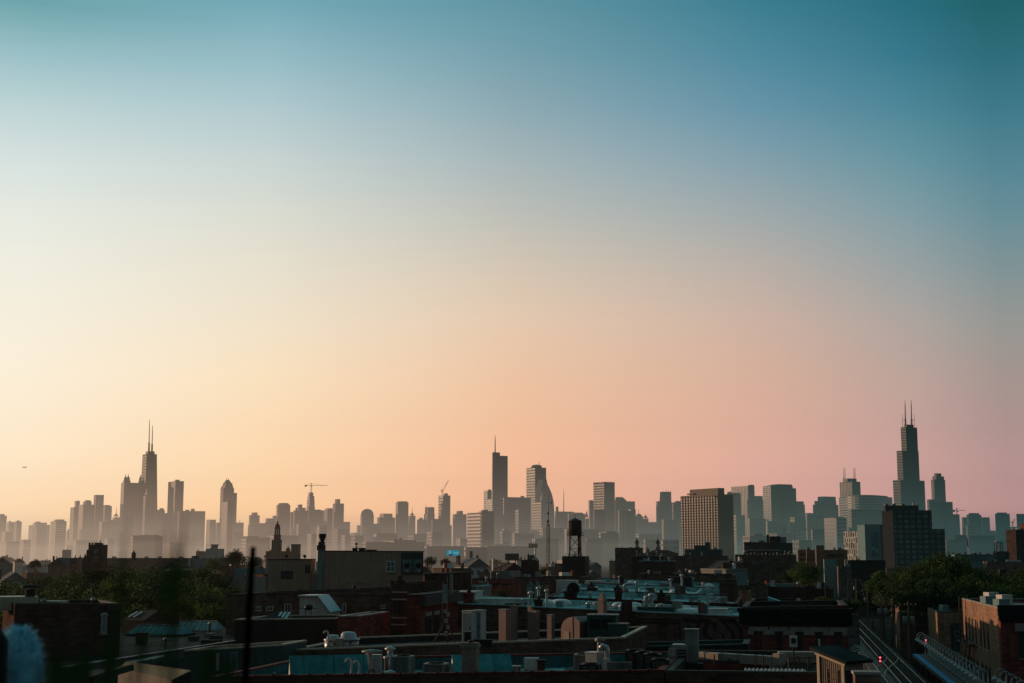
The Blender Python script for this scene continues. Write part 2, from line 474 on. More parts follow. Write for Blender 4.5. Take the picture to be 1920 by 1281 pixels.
def tower(label, xl, xr, yt, D=4800, xs=None, mat='stone_tower', ex=(), name='skyscraper', group=None, cat='skyscraper'):
    if xs is None: xs = xl + .33 * (xr - xl)
    poly, z = gfoot(xl, xs, xr, yt, D)
    mb = MB(); mb.prism(poly, 0, z)
    o = mb.build(name, mat, base=(poly[0][0], poly[0][1], 0))
    tag(o, label, cat, group)
    k = 0
    for e in ex:
        kind = e[0]; k += 1
        if kind == 'box':            # stands on the roof
            _, a, b, y = e[:4]
            dd = D + .12 * abs(poly[3][1] - poly[0][1]) + 4 * k
            s_ = a + (b - a) * .33
            pb, zb = gfoot(a, s_, b, y, dd)
            m = MB(); m.prism(pb, z - 1, zb); m.build('penthouse', e[4] if len(e) > 4 else 'roof_box', o)
        elif kind == 'wing':         # lower or wider part of the same tower
            _, a, b, y = e[:4]
            s_ = a + (b - a) * .33
            pb, zb = gfoot(a, s_, b, y, D + 5 * k)
            m = MB(); m.prism(pb, 0, zb); m.build('wing', e[4] if len(e) > 4 else mat, o)
        elif kind == 'crown':        # tapering step on the roof
            _, a, b, y, a2, b2 = e[:6]
            y0 = e[6] if len(e) > 6 else None
            dd = D + 3 * k
            p0, z0 = gfoot(a, a + (b - a) * .33, b, y if y0 is None else y0, dd)
            zb = Zat(y0, dd) if y0 else z - 1
            p1 = shrink(p0, (b2 - a2) / (b - a)); c0 = cen(p1)
            shift = X((a2 + b2) / 2, dd) - X((a + b) / 2, dd)
            p1 = [(p[0] + shift, p[1]) for p in p1]
            m = MB(); m.taper(p0, zb - .5, p1, Zat(y, dd)); m.build('crown', e[7] if len(e) > 7 else mat, o)
        elif kind == 'pyr':
            _, a, b, y0, xa, ya = e[:6]
            dd = D + 3 * k
            p0, z0 = gfoot(a, a + (b - a) * .33, b, y0, dd)
            c0 = cen(p0); ap = at(xa, ya, c0[1])
            m = MB(); m.pyr(p0, z0 - .5, ap); m.build('pyramid_roof', e[6] if len(e) > 6 else mat, o)
        elif kind == 'mast':
            _, x, y = e[:3]; w = e[3] if len(e) > 3 else 2.0
            c0 = cen(poly); y0 = e[4] if len(e) > 4 else yt
            q = at(x, y, c0[1]); m = MB()
            zb = min(z, Zat(y0, c0[1])) - 1
            bx = at(x, y0, c0[1]).x
            m.tube([(bx, c0[1], zb), (bx * .35 + q.x * .65, c0[1], zb + (q.z - zb) * .65), q], [w, w * .7, w * .3], 6)
            m.build('antenna', e[5] if len(e) > 5 else 'mast_metal', o)
    return o

def lathe_crown(o, D, x, y0, y1, wpx, prof, name='dome', mat='stone_tower', back=15):
    p = at(x, y0, D + back); r = wpx / 2 / F * (D + back); h = Zat(y1, D + back) - p.z
    m = MB(); m.lathe((p.x, p.y, p.z - .5), [(r * a, h * b + .5 * (1 - b)) for a, b in prof], 14); m.build(name, mat, o)

T = tower
# -------- left end
T('brown flat topped tower cut by the left photo edge', -6, 13, 967, 4900, ex=[('box', -2, 9, 964)], mat='brown_tower')
T('hazy tower just right of the tower cut by the left edge', 13, 27, 979, 5200, ex=[('box', 16, 21, 977)])
T('slim lone tower third from the left edge with a low cap', 27, 41, 978, 4700, ex=[('box', 31, 37, 976)], mat='brown_tower')
T('low sunlit block in front of the three leftmost towers', 3, 24, 997, 4200, mat='pale_tower')
T('broad stepped block standing between the slim lone tower and a banded tower', 54, 94, 984, 5000, ex=[('box', 62, 88, 980, 'stone_tower'), ('box', 66, 76, 978)])
T('sunlit apartment block in front of the broad stepped block on the left', 61, 87, 989, 4500, mat='brown_tower', ex=[('box', 65, 71, 985, 'pale_tower')])
T('tower with bright balcony bands on its sunlit left side, near the left edge', 95, 125, 977, 4200, 105, 'banded_tower', ex=[('box', 102, 121, 974)])
T('low block right behind the tower with bright balcony bands', 125, 142, 995, 4800, ex=[('box', 127, 134, 992)])
T('slim tower with a raised square top, first of the tight trio at left', 132, 150, 951, 4700, 139, ex=[('box', 140, 150, 939, 'stone_tower')])
T('vertically striped tower with a drum shaped penthouse, middle of the tight trio', 148, 178, 946, 4600, 156, 'vertical_tower', ex=[('box', 156, 172, 940), ('box', 159, 170, 938)])
T('tall plain slab rising highest of the tight trio left of the castle top tower', 176, 195, 928, 4750, 180, 'brown_tower')
T('shorter slab with a chamfered corner leaning against the tall plain slab', 193, 207, 947, 4800, 197, ex=[('wing', 200, 210, 949)])
o = T('small tower with a pointed cap and needle right of the tight trio', 211, 225, 970, 5000, ex=[('pyr', 212, 223, 968, 217.5, 962), ('mast', 218.5, 950, 1.2, 966)])
T('ribbed block below the small tower with the pointed cap', 186, 225, 978, 4450, 191, 'vertical_tower', ex=[('box', 195, 216, 975)])
# 900-north style tower with four lanterns
o = T('broad pale tower with four small lantern turrets on its roof corners like a castle', 227, 273, 905, 4550, 233, 'vertical_tower', ex=[('wing', 224, 268, 1000)])
for cx, yt in ((235.2, 890), (240.2, 889), (263.5, 892), (268.5, 891)):
    p = at(cx, 906, 4590); r = 4.6
    m = MB(); m.lathe((p.x, p.y, p.z - 2), [(r * 1.5, 0), (r * 1.5, 9), (r * 1.15, 10), (r * 1.15, 17), (r * .9, 19), (r * .25, 25), (.3, 32)], 8, False); m.build('lantern_turret', 'stone_tower', o)
p0, z0 = gfoot(230, 233, 245, 901, 4570); m = MB(); m.prism(p0, 300 * 0 + Zat(908, 4570), z0); m.build('corner_block', 'vertical_tower', o)
p0, z0 = gfoot(259, 262, 272, 902, 4570); m = MB(); m.prism(p0, Zat(908, 4570), z0); m.build('corner_block', 'vertical_tower', o)
# tapered black tower with two masts
D = 4530
def hquad(y, xl, xs, xr, dd):
    return gfoot(xl, xs, xr, y, dd)
p1, z1 = hquad(851, 267.3, 275, 294.2, D + 8); pb, _z = hquad(1020, 258, 269, 297, D)
m = MB(); m.taper(pb, 0, p1, z1); o = m.build('skyscraper', 'dark_tower', base=(pb[0][0], pb[0][1], 0))
tag(o, 'tall dark tapering tower with two white tipped masts, highest on the left', 'skyscraper')
pq, zq = gfoot(273, 277, 290, 846, D + 25); m = MB(); m.prism(pq, z1 - 1, zq); m.build('penthouse', 'dark_tower', o)
for x, yt in ((279.2, 787), (284.9, 798)):
    b = at(x, 847, D + 35); t = at(x + 1.2, yt, D + 35); mid = b.lerp(t, .28); mid2 = b.lerp(t, .75)
    m = MB(); m.tube([b, mid], [3.0, 2.8], 8); m.tube([mid, mid2, t], [1.6, 1.3, .7], 6); m.build('antenna', 'mast_white', o)
T('pale tower with a steep pyramid tip standing in front of the tapering dark tower', 269, 285, 930, 4350, 273, 'stone_tower', ex=[('pyr', 271, 281, 928, 276, 915, 'pale_tower'), ])
T('stepped block at the right foot of the tapering dark tower', 288, 324, 962, 4500, 296, 'stone_tower', ex=[('box', 288.5, 309, 956, 'stone_tower'), ('box', 299, 307, 953)])
T('wide glass block with vertical fins low in front of the castle top tower', 245, 305, 1005, 2600, 249.5, 'glass_tower', ex=[('box', 247, 298, 1003)])
for lab, a, b, y, d, mt in (('low pale block at the foot of the three leftmost towers', 0, 37, 1015, 3600, 'vertical_tower'),
        ('low pale block between the leftmost towers and the banded tower', 38, 58, 1012, 3700, 'pale_tower'),
        ('long low block at the foot of the tight trio', 124, 183, 1013, 3600, 'vertical_tower'),
        ('small low pale block left of the glass block with fins', 196, 214, 1011, 3500, 'pale_tower'),
        ('narrow sunlit block at the left edge of the castle top tower', 221, 231, 998, 4100, 'pale_tower'),
        ('pale low block with ribbed front right of the glass block with fins', 305, 346, 1018, 3300, 'vertical_tower')):
    T(lab, a, b, y, d, None, mt)
# -------- left centre
T('tall flat topped tower with a pink sunlit side right of the tapering dark tower', 315.5, 345, 902, 4450, 329, 'vertical_tower', ex=[('box', 328, 337, 899.5)])
T('broad grey block right of the tall flat topped tower', 333, 385, 958, 4400, 337, 'stone_tower', ex=[('box', 347, 355, 956), ('box', 358, 365, 954)])
T('small tower with a sunlit side at the right foot of the broad grey block', 387, 405, 974.5, 4700, 394, 'grid_tower')
T('low stone tower between the small sunlit tower and the tower with a peaked roof', 403, 416, 980, 4800)
o = T('tower with a stepped peaked roof and two tiny pins, tallest left of centre', 413.5, 439, 915, 4600, 419, 'brown_tower', ex=[('wing', 417, 444.5, 924), ('wing', 414.5, 437.5, 911), ('wing', 417.5, 436, 906), ])
p0, z0 = gfoot(417.5, 422, 435.5, 907, 4630); m = MB(); m.taper(p0, z0 - 1, shrink(p0, .32), Zat(899.5, 4630)); m.build('peaked_roof', 'dark_tower', o)
for x in (424.6, 428.6): 
    b = at(x, 901, 4645); m = MB(); m.tube([b, b + Vector((0, 0, 7))], .8, 5); m.build('pin', 'mast_metal', o)
T('slender slab with a bright left edge standing in front of the peaked roof tower', 416, 438, 941, 3900, 427, 'vertical_tower', ex=[('box', 424, 431, 939.5)])
T('low tower with a small pole at the right foot of the peaked roof tower', 437, 457, 980, 4600, ex=[('mast', 449.5, 975, 1.2, 980), ])
T('lone low tower with a stepped crown in the gap right of the peaked roof tower', 467, 487, 966, 4900, 470, 'brown_tower', ex=[('box', 471.5, 483, 961, 'brown_tower')])
T('wide low block in front of the lone tower with a stepped crown', 465, 498, 984, 4400, ex=[('box', 486, 497, 981)])
T('pale block with a sunlit top storey left of the chamfered tower', 498, 513, 972, 4900, None, 'pale_tower')
T('narrow tower tucked against the left side of the chamfered tower', 511, 520, 967, 4900)
T('low dark block in front of the chamfered tower', 497, 521, 979, 4300, None, 'dark_tower')
T('tall tower with chamfered top corners left of the tower under the hammerhead crane', 518.5, 544.5, 947, 4600, 522, 'brown_tower', ex=[('crown', 519.5, 544, 943, 523, 540, 947.5)])
T('stone tower with a stepped peak next left of the tower under the hammerhead crane', 550, 578, 957, 4550, 554, ex=[('box', 554, 573, 952, 'stone_tower'), ('box', 558, 567, 946, 'stone_tower')])
T('slim block between the chamfered tower and the stepped peak tower', 543, 552, 960, 4900)
o = T('unfinished narrow tower with bare top floors under the hammerhead crane', 574.5, 590.5, 950, 4700, 579, 'frame_tower', ex=[('box', 575.5, 590, 938, 'frame_tower'), ('box', 576.5, 589.5, 930, 'frame_tower'), ('box', 578, 587.5, 923.5, 'frame_tower')])
T('plain tower right behind the unfinished tower under the hammerhead crane', 590, 607, 957, 4700, None, 'vertical_tower', ex=[('box', 590.5, 602, 955.5)])
T('tower with a rounded corner crown between the hammerhead crane and the square topped tower', 607, 628, 956, 4800, None, 'stone_tower', ex=[('box', 610, 625, 953, 'stone_tower')])
T('square topped tower with a raised central block right of the hammerhead crane', 624, 645, 944, 4700, 629, 'brown_tower', ex=[('box', 628, 638, 936, 'brown_tower')])
T('lower grey block against the right side of the square topped tower', 643, 656.5, 978.5, 4700)
T('sunlit lattice fronted apartment tower low below the hammerhead crane', 594, 613, 986, 3600, 599, 'white_bands', ex=[('box', 608, 612, 984)])
T('balcony striped tower in front of the stepped peak tower', 556, 582, 982, 3900, 560, 'banded_tower')
T('grey slab low in front of the square topped tower', 622, 655, 992, 3900)
T('terraced low building with sunlit left end behind the church steeple', 453, 507, 1008, 3000, 462, 'banded_tower', ex=[('box', 456, 484, 1005.5)])
T('low pale slab right of the lattice fronted apartment tower', 640, 661, 1003, 3600, None, 'pale_tower')
T('faint low block in the gap left of the terraced low building', 430, 455, 997, 4200)
T('faint wide low block behind the church roof', 505, 560, 1004, 3300, None, 'grid_tower')
T('faint block low between the balcony striped tower and the lattice tower', 576, 600, 1001, 3700, None, 'vertical_tower')
# -------- centre
T('small low tower in the gap left of the arched top tower', 669, 678, 985, 5000, ex=[('wing', 657, 677, 999)])
o = T('tower with a rounded arch top and glazed crown', 676, 701, 966, 4600, 679, 'brown_tower')
lathe_crown(o, 4600, 688.5, 967, 954, 24, [(1, 0), (.97, .3), (.85, .6), (.6, .85), (.3, .97), (.02, 1)], 'arched_crown', 'brown_tower', 30)
T('low dark block overlapping the arched top tower on the right', 687, 714, 982, 4200, 695, 'brown_tower')
T('broad tower with a lower setback crown between the arched top and the tall slab', 707, 741, 970, 4500, 711, 'grid_tower', ex=[('box', 712, 736, 963, 'grid_tower')])
T('tall square slab with a fretted top in the centre left, no mast', 742, 766, 942, 4500, 746, 'vertical_tower', ex=[('box', 744.5, 764, 940)])
T('tower with a slender spire leaning against the tall square slab', 765, 779, 967, 4700, None, 'stone_tower', ex=[('pyr', 768, 777, 966, 773, 960), ('mast', 773, 950, 1.0, 962)])
T('small stepped tower left of the tower with a tapered waist', 782, 796, 974, 4700, ex=[('box', 786, 793, 971, 'stone_tower')])
T('tower with a tapered waist and thin pin left of the luffing crane', 795, 815, 964, 4500, None, 'brown_tower', ex=[('box', 797, 814.5, 951, 'brown_tower'), ('mast', 798.5, 944, .9, 951)])
o = T('unfinished round cornered tower with scaffolded floors under the luffing crane', 822, 844.5, 929, 4300, 831, 'frame_tower', ex=[('box', 830.5, 840, 925, 'frame_tower')])
T('dark stepped block in front of the tower under the luffing crane', 809, 841, 973, 3900, 811, 'dark_tower', ex=[('wing', 838, 847, 985)])
T('stone tower with a gabled crown right of the luffing crane', 849, 875, 964, 4500, 853, ex=[('box', 856, 868, 958, 'stone_tower')])
o = T('pale slab with horizontal bands on its wide left side below the needle tower', 876, 926, 961, 2900, 901, 'banded_tower', ex=[('box', 903, 915, 956)])
p0, z0 = gfoot(898.5, 903, 926.5, 958.5, 2897); m = MB(); m.prism(p0, 0, z0); m.build('stair_core', 'brown_tower', o)
T('slim sunlit tower peeking out left of the glass tower with a needle', 907, 922, 920, 4700, 914, 'banded_tower', ex=[('box', 915, 921, 918)])
o = T('tall sleek glass tower topped by a single needle spire', 922, 937.5, 848, 4650, 923.5, 'glass_tower', ex=[('wing', 926, 952, 854.5), ('mast', 928.4, 816, 2.0, 848), ('wing', 912, 950, 936)])
T('very wide dark block at the right foot of the glass tower with a needle', 943, 995.5, 932, 4450, 945, 'dark_tower', ex=[('box', 976, 983, 930)])
T('sunlit stone tower in front of the very wide dark block', 966, 994, 956, 3900, 972, 'pale_tower', ex=[('box', 970, 978, 953)])
T('low hazy block left below the flat topped twin of the sail shaped tower', 960, 1001, 1000, 3300, 965, 'grid_tower')
T('pale ornate tower low in front of the very wide dark block', 938, 958, 996, 3500, 942, 'pale_tower', ex=[('box', 942, 952, 992, 'pale_tower')])
T('low peach coloured building with a bright roof line below the glass tower with a needle', 928, 957, 1020, 2900, None, 'banded_tower', ex=[('box', 944, 954, 1015)])
o = T('long low warehouse with rows of windows and a humped roof in the centre', 679, 797, 1016, 2300, 686, 'grid_tower', name='warehouse', cat='warehouse', ex=[('box', 718, 780, 1012.5, 'grid_tower'), ('box', 738, 744, 1010), ('box', 747, 754, 1009)])
T('grey low building joined to the right of the long warehouse', 796, 872, 1024, 2250, 800, 'grid_tower', name='warehouse', cat='warehouse')
T('low loft building with a dark front behind the blue billboard', 870, 913, 1026, 2150, 874, 'frame_tower', name='warehouse', cat='warehouse')
T('long low loft right of the blue billboard', 911, 1001, 1024, 2300, 913, 'grid_tower', name='warehouse', cat='warehouse')
T('low pale block below the arched top tower', 658, 682, 1004, 3400)
T('low peach block below the stone tower with a gabled crown', 856, 876, 1010, 3100, None, 'vertical_tower')
T('pale low rise below the tall square slab with a fretted top', 700, 745, 1000, 3400, 706, 'banded_tower')
T('dim block below the tower with a tapered waist', 800, 830, 998, 3300, None, 'grid_tower')
T('dim low block between the tall square slab and the small stepped tower', 764, 800, 1001, 3600)
# -------- right of centre
o = T('tall square tower with a low dome and short pin on its flat roof', 987, 1024, 876.5, 4700, 1003, 'dark_tower', ex=[('mast', 1011, 865.5, 1.2, 872)])
lathe_crown(o, 4700, 1006, 877, 871.3, 20, [(1, 0), (1, .5), (.8, .8), (.3, 1), (.02, 1.0)], 'roof_dome', 'roof_box', 40)
# concave curved tower
D = 4600; prof = [(1014, 1045), (1014, 925), (1019, 900), (1024.5, 898), (1026.5, 908), (1031, 917), (1035, 927), (1038, 940), (1039.5, 960), (1040, 1045)]
f = [at(x, y, D) for x, y in prof]; f[0].z = 0; f[-1].z = 0
bk = [Vector((p.x - 18, p.y + 40, p.z)) for p in f]
m = MB(); n = len(f); m._add(list(f) + list(bk), [tuple(range(n)), tuple(reversed(range(n, 2 * n)))] + [(i, n + i, n + (i + 1) % n, (i + 1) % n) for i in range(n)])
tag(m.build('skyscraper', 'glass_tower', base=(f[0].x, f[0].y, 0)), 'tower with a sail shaped curving right edge beside the domed square tower', 'skyscraper')
T('sunlit tower with a bright pyramid tip in front of the sail shaped tower', 996, 1024, 941, 4200, 1015, 'pale_tower', ex=[('pyr', 1012, 1023, 939, 1017, 920, 'pale_tower')])
T('broad block with a thin tall aerial right of the sail shaped tower', 1040, 1076, 959, 4300, 1042, 'stone_tower', ex=[('box', 1042, 1047, 950), ('mast', 1057, 917, 1.3, 958)])
T('low block with a rounded roof line behind the water tower', 1064, 1097, 963, 4000, 1067, 'stone_tower', ex=[('crown', 1066, 1095, 961, 1070, 1092)])
T('small building with a sharp pyramid roof left of the tower with a notched parapet', 1095, 1104, 972, 4500, None, 'stone_tower', ex=[('pyr', 1096, 1103, 970, 1100, 957)])
T('narrow tower against the left side of the tower with a notched parapet', 1103.5, 1114, 938, 4600, 1106, 'stone_tower')
o = T('tall square tower with a notched parapet and pink sunlit side', 1112.5, 1152.5, 905, 4400, 1133, 'brown_tower')
poly, z = gfoot(1112.5, 1133, 1152.5, 905, 4400)
for i in range(8):
    t = (i + .5) / 8
    for a, b in ((poly[0], poly[1]), (poly[3], poly[0])):
        q = (a[0] + (b[0] - a[0]) * t, a[1] + (b[1] - a[1]) * t); m = MB(); m.box((q[0], q[1], z - .5), (3, 3, 3.0), GY); m.build('parapet_tooth', 'brown_tower', o)
T('grey slab in front of the tower with a notched parapet', 1114, 1134, 956, 3900, 1117, 'dark_tower')
T('tower with one sloping roof corner right of the notched parapet tower', 1153, 1175, 938, 4600, 1155, 'stone_tower', ex=[('crown', 1153.5, 1175, 932, 1154, 1168, 938.5), ('wing', 1170, 1190.5, 940)])
T('ribbed slab in front of the tower with one sloping roof corner', 1159, 1183, 957, 3700, 1161, 'vertical_tower', ex=[('wing', 1178, 1192, 955)])
T('low pinkish terraced building between the water tower and the ribbed slab', 1123, 1160, 999, 3000, 1126, 'banded_tower', ex=[('box', 1128, 1156, 996, 'banded_tower')])
o = T('low block with a small dome and pin right of the ribbed slab', 1192, 1206, 968, 4500)
lathe_crown(o, 4500, 1198, 969, 963, 11, [(1, 0), (.9, .5), (.5, .9), (.05, 1)], 'dome', 'stone_tower', 20)
m = MB(); p = at(1197.5, 964, 4520); m.tube([p, p + Vector((0, 0, 14))], .8, 5); m.build('pin', 'mast_metal', o)
T('small house like tower with a pointed roof left of the grid fronted white block', 1206, 1216, 973, 4500, ex=[('pyr', 1206.5, 1215.5, 972, 1210, 965)])
T('low dark block between the pointed roof and the open crowned tower', 1216, 1231, 979, 4600)
T('tower with a tapered open crown and three pins left of the tan tower', 1237, 1259, 942, 4500, 1246, 'stone_tower', ex=[('wing', 1230, 1240, 940), ('crown', 1236.5, 1259, 922, 1238, 1258, 942), ('mast', 1250, 918.5, 1.0, 924), ('mast', 1253, 919, 1.0, 924), ('mast', 1258, 918.5, 1.0, 924)])
T('banded block tucked behind the left edge of the tan tower', 1258, 1290, 942, 4300, 1262, 'banded_tower', ex=[('box', 1266, 1276, 939.5)])
T('slab below the open crowned tower, left of the tan tower', 1241, 1273, 974, 3700, 1244, 'vertical_tower')
T('wide low hazy block below the small dome, centre right', 1192, 1241, 1001, 3400, 1198, 'grid_tower')
T('white office block with a grid front at the left foot of the tan tower', 1240, 1273, 1012, 2000, 1243, 'white_bands', cat='office block', name='office_block')
T('pale low block left of the white grid fronted office block', 1207, 1230, 1012, 2300, 1210, 'pale_tower')
T('wide hazy block behind the lattice mast', 1012, 1062, 990, 3500, 1018, 'grid_tower')
T('hazy slab behind the legs of the water tower', 1058, 1122, 992, 3300, 1062, 'vertical_tower')
T('low hazy block between the long loft and the lattice mast', 998, 1048, 1010, 2700, 1003, 'grid_tower')
T('low hazy block right of the water tower legs', 1098, 1128, 1010, 2700, 1101, 'stone_tower')
# -------- right
T('grey tower edge showing right behind the tan tower', 1363, 1389, 924, 4200, 1365, 'stone_tower', ex=[('box', 1364, 1372, 922)])
T('square tower with a row of roof openings right of the tan tower', 1371, 1414.5, 911, 4500, 1402, 'vertical_tower', ex=[('box', 1403, 1414, 909)])
T('low pink topped tower in the gap left of the wide glass tower', 1401, 1431, 937, 4400, 1406, 'pale_tower', ex=[('box', 1414, 1430, 930, 'pale_tower')])
o = T('wide glass tower with a curved roof line, largest mass right of the tan tower', 1430, 1486.5, 911, 4100, 1445, 'glass_tower', ex=[('wing', 1460, 1492.5, 915), ('crown', 1431, 1486, 907.5, 1448, 1485, 911.5), ('wing', 1434, 1446, 985, 'pale_tower')])  # last wing: pale strip painting the highlight on the glass
T('lower banded tower with a cut corner right of the wide glass tower', 1490, 1507, 940, 4300, 1493, 'banded_tower', ex=[('wing', 1495, 1509, 946)])
T('low roof line block in the gap right of the wide glass tower', 1508, 1526, 962, 4500)
T('stepped stone tower with a lit top storey left of the twin mast tower', 1524, 1572, 946, 4300, 1533, 'stone_tower', ex=[('box', 1527, 1568, 939, 'grid_tower'), ('box', 1533, 1567, 931, 'pale_tower')])
o = T('tower with two pairs of thin masts on its raised centre', 1574, 1613, 903, 4700, 1597, 'vertical_tower', ex=[('box', 1580, 1606, 897, 'vertical_tower')])
for x in (1582, 1584.5, 1601, 1603.2):
    b = at(x, 899, 4735); t = at(x, 877, 4735); m = MB(); m.tube([b, t], [1.2, .6], 5); m.build('antenna', 'mast_metal', o)
# curved white ribbed block
D = 3900; pts = []
for i in range(13):
    t = i / 12; x = 1589 + 84 * t; pts.append(at(x, 930, D + 70 * (2 * t - .75) ** 2))
z = pts[6].z; poly = [(p.x, p.y) for p in pts] + [(pts[-1].x + 12, pts[-1].y + 60), (pts[0].x - 8, pts[0].y + 70)]
m = MB(); m.prism(poly, 0, z); o = tag(m.build('skyscraper', 'white_bands', base=(pts[0].x, pts[0].y, 0)), 'curved drum fronted tower with bright horizontal ribs below the twin mast tower', 'skyscraper')
m = MB(); m.prism(shrink(poly, .8), z - 1, z + 3); m.build('penthouse', 'roof_box', o)
T('pale slab with thin white floor bands left of the slatted white building', 1545, 1587, 971, 2700, 1568, 'white_bands', ex=[('box', 1553, 1582, 969)])
T('slab with white vertical lines right behind the tan tower foot', 1374, 1397, 966, 3500, 1380, 'pale_tower')
T('pale slab with vertical ribs between the tan tower and the wide glass tower', 1400, 1435, 972, 3400, 1405, 'vertical_tower')
T('grey slab below the wide glass tower', 1436, 1475, 977, 3300, 1439, 'vertical_tower')
o = T('unfinished white concrete core tower under the low hammerhead crane', 1481, 1510, 970, 3300, 1490, 'pale_tower')
T('hazy slab right of the white concrete core tower', 1509, 1546, 966, 3600, 1513, 'vertical_tower')
T('low pink fronted block above the dark brick loft', 1392, 1438, 1005, 2300, 1406, 'pale_tower', ex=[('box', 1408, 1430, 1001)])
T('low teal block right of the low pink fronted block', 1485, 1523, 1013, 2400)
T('wide faint block behind the low hammerhead crane', 1440, 1492, 1000, 3000, None, 'stone_tower')
T('faint slab filling the gap left of the pale slab with white floor bands', 1520, 1552, 992, 2900, 1523, 'glass_tower')
T('teal glass slab below the curved drum fronted tower', 1590, 1655, 955, 3300, 1596, 'glass_tower')
# stepped black tower with masts
D = 4700
def wz(y): return Zat(y, D)
tiers = [((1674, 1688, 1733.5), 900, 0), ((1681, 1692, 1722.3), 845, 6), ((1688.6, 1698, 1719.5), 800.5, 12)]
zlast = 0; o = None
for i, ((a, s_, b), y, off) in enumerate(tiers):
    p0, z0 = gfoot(a, s_, b, y, D + off); m = MB(); m.prism(p0, 0 if i == 0 else zlast - 1, z0)
    if i == 0: o = tag(m.build('skyscraper', 'dark_tower', base=(p0[0][0], p0[0][1], 0)), 'huge black stepped tower with two tall masts, highest in the whole skyline', 'skyscraper')
    else: m.build('upper_tier', 'dark_tower', o)
    zlast = z0
p0, z0 = gfoot(1695, 1700, 1713, 796, D + 22); m = MB(); m.prism(p0, zlast - 1, z0); m.build('penthouse', 'dark_tower', o)
for x, y, w in ((1696.8, 751, 2.1), (1708.3, 750.5, 2.1), (1692.5, 777, .8), (1714.2, 777, .8)):
    b = at(x + (1 if w > 1 else 0), 800, D + 45); t = at(x, y, D + 45); m = MB()
    if w > 1: m.tube([b, b.lerp(t, .3)], [3.2, 3.0], 8); m.tube([b.lerp(t, .3), b.lerp(t, .78), t], [2.0, 1.6, .7], 6)
    else: m.tube([b, t], [w, w * .6], 5)
    m.build('antenna', 'mast_white' if w > 1 else 'mast_metal', o)
m = MB(); b = at(1693, 788, D + 45); t = at(1698.5, 788, D + 45); m.bar(b, t, 1.2); b = at(1709, 788, D + 45); t = at(1715, 788, D + 45); m.bar(b, t, 1.2); m.build('antenna_brace', 'mast_metal', o)
T('slim tower with a stepped octagonal crown right of the huge black stepped tower', 1745.5, 1772, 899.5, 4500, 1751, 'vertical_tower', ex=[('box', 1748, 1770, 893, 'vertical_tower'), ('box', 1751.5, 1765, 887.5, 'stone_tower')])
T('low tower between the huge black tower and the octagonal crown tower', 1738, 1756, 936.5, 4400, 1742)
T('pale stepped tower in front of the octagonal crown tower', 1745, 1774, 942, 3900, 1749, 'grid_tower', ex=[('box', 1759, 1767, 937.5, 'grid_tower'), ('wing', 1770, 1786, 941, 'stone_tower')])
T('plain dark tower under the small distant crane right of the octagonal crown tower', 1771, 1799, 964, 4000, 1775, 'dark_tower')
T('narrow tower left of the broad square tower near the right edge', 1803, 1813, 970, 4300)
T('broad square tower with a low penthouse, first of the separated pair near the right edge', 1812, 1840, 965, 4200, 1816, 'dark_tower', ex=[('box', 1816, 1836, 962)])
T('plain tower attached to the right of the broad square tower', 1838, 1855.5, 970, 4300, 1841)
T('slab with two bright vertical edges in front of the broad square tower', 1811, 1829, 985, 3600, 1814, 'pale_tower')
T('separate dark square tower second from the right edge', 1865.5, 1893, 963, 4200, 1869, 'dark_tower', ex=[('box', 1869, 1888, 961)])
T('dark square tower cut by the right photo edge', 1905.5, 1932, 963.5, 4200, 1908, 'dark_tower')
T('low block in the gap between the two dark square towers at far right', 1893, 1907, 988, 4000)
T('low block in the gap left of the separate dark square tower', 1855, 1867, 995, 4300)
T('low teal glass block below the plain dark tower with the small crane', 1771, 1813, 1012, 2600, 1774, 'glass_tower', ex=[('wing', 1790, 1812, 1003, 'glass_tower')])
T('low teal block behind the flag', 1812, 1866, 1004, 2900, 1816, 'glass_tower')
T('low teal block left of the brick block at the right edge', 1864, 1894, 1013, 2800, 1868, 'vertical_tower')

# -------- cranes
def lattice(m, a, b, w, n):
    a, b = Vector(a), Vector(b); d = (b - a).normalized(); up = Vector((0, 0, 1)) if abs(d.z) < .8 else Vector((1, 0, 0))
    s_ = d.cross(up).normalized() * w / 2; q = s_.cross(d).normalized() * w / 2
    for e in (s_ + q, s_ - q, -s_ - q, -s_ + q): m.bar(a + e, b + e, w * .22)
    for i in range(n):
        p, r_ = a.lerp(b, i / n), a.lerp(b, (i + 1) / n)
        for e, g in ((s_ + q, s_ - q), (-s_ + q, -s_ - q), (s_ + q, -s_ + q)): m.bar(p + e, r_ + g, w * .14)
    return m
def crane(label, xm, ybase, ytop, yjib, xa, xb, D, w=3.0):
    b = at(xm, ybase, D); t = at(xm, ytop, D); j = at(xm, yjib, D)
    o = thing('tower_crane', label, 'crane', (b.x, b.y, b.z))
    lattice(MB(), b, t, w, 14).build('mast', 'crane_metal', o)
    A, B = at(xa, yjib, D - 3), at(xb, yjib, D - 3)
    m = MB(); lattice(m, j, B, w * .7, 16); m.build('jib', 'crane_metal', o)
    m = MB(); lattice(m, j, A, w * .7, 5); m.build('counter_jib', 'crane_metal', o)
    m = MB(); m.box((A.x + 4, A.y, A.z - 4), (7, 3, 6)); m.build('counterweight', 'roof_box', o)
    m = MB(); m.bar(t, A.lerp(j, .2), .5); m.bar(t, B.lerp(j, .3), .5); m.build('stay_cable', 'crane_metal', o)
    m = MB(); m.box((j.x + 2, j.y - 2, j.z - 4), (3, 3, 3.5)); m.build('cab', 'roof_box', o)
    return o
crane('hammerhead tower crane on top of the unfinished narrow tower', 583.7, 925, 906, 910.4, 571, 614, 4720)
crane('faint hammerhead crane low in front of the white concrete core tower', 1487.5, 1035, 985, 993.5, 1466, 1530, 2900, 2.4)
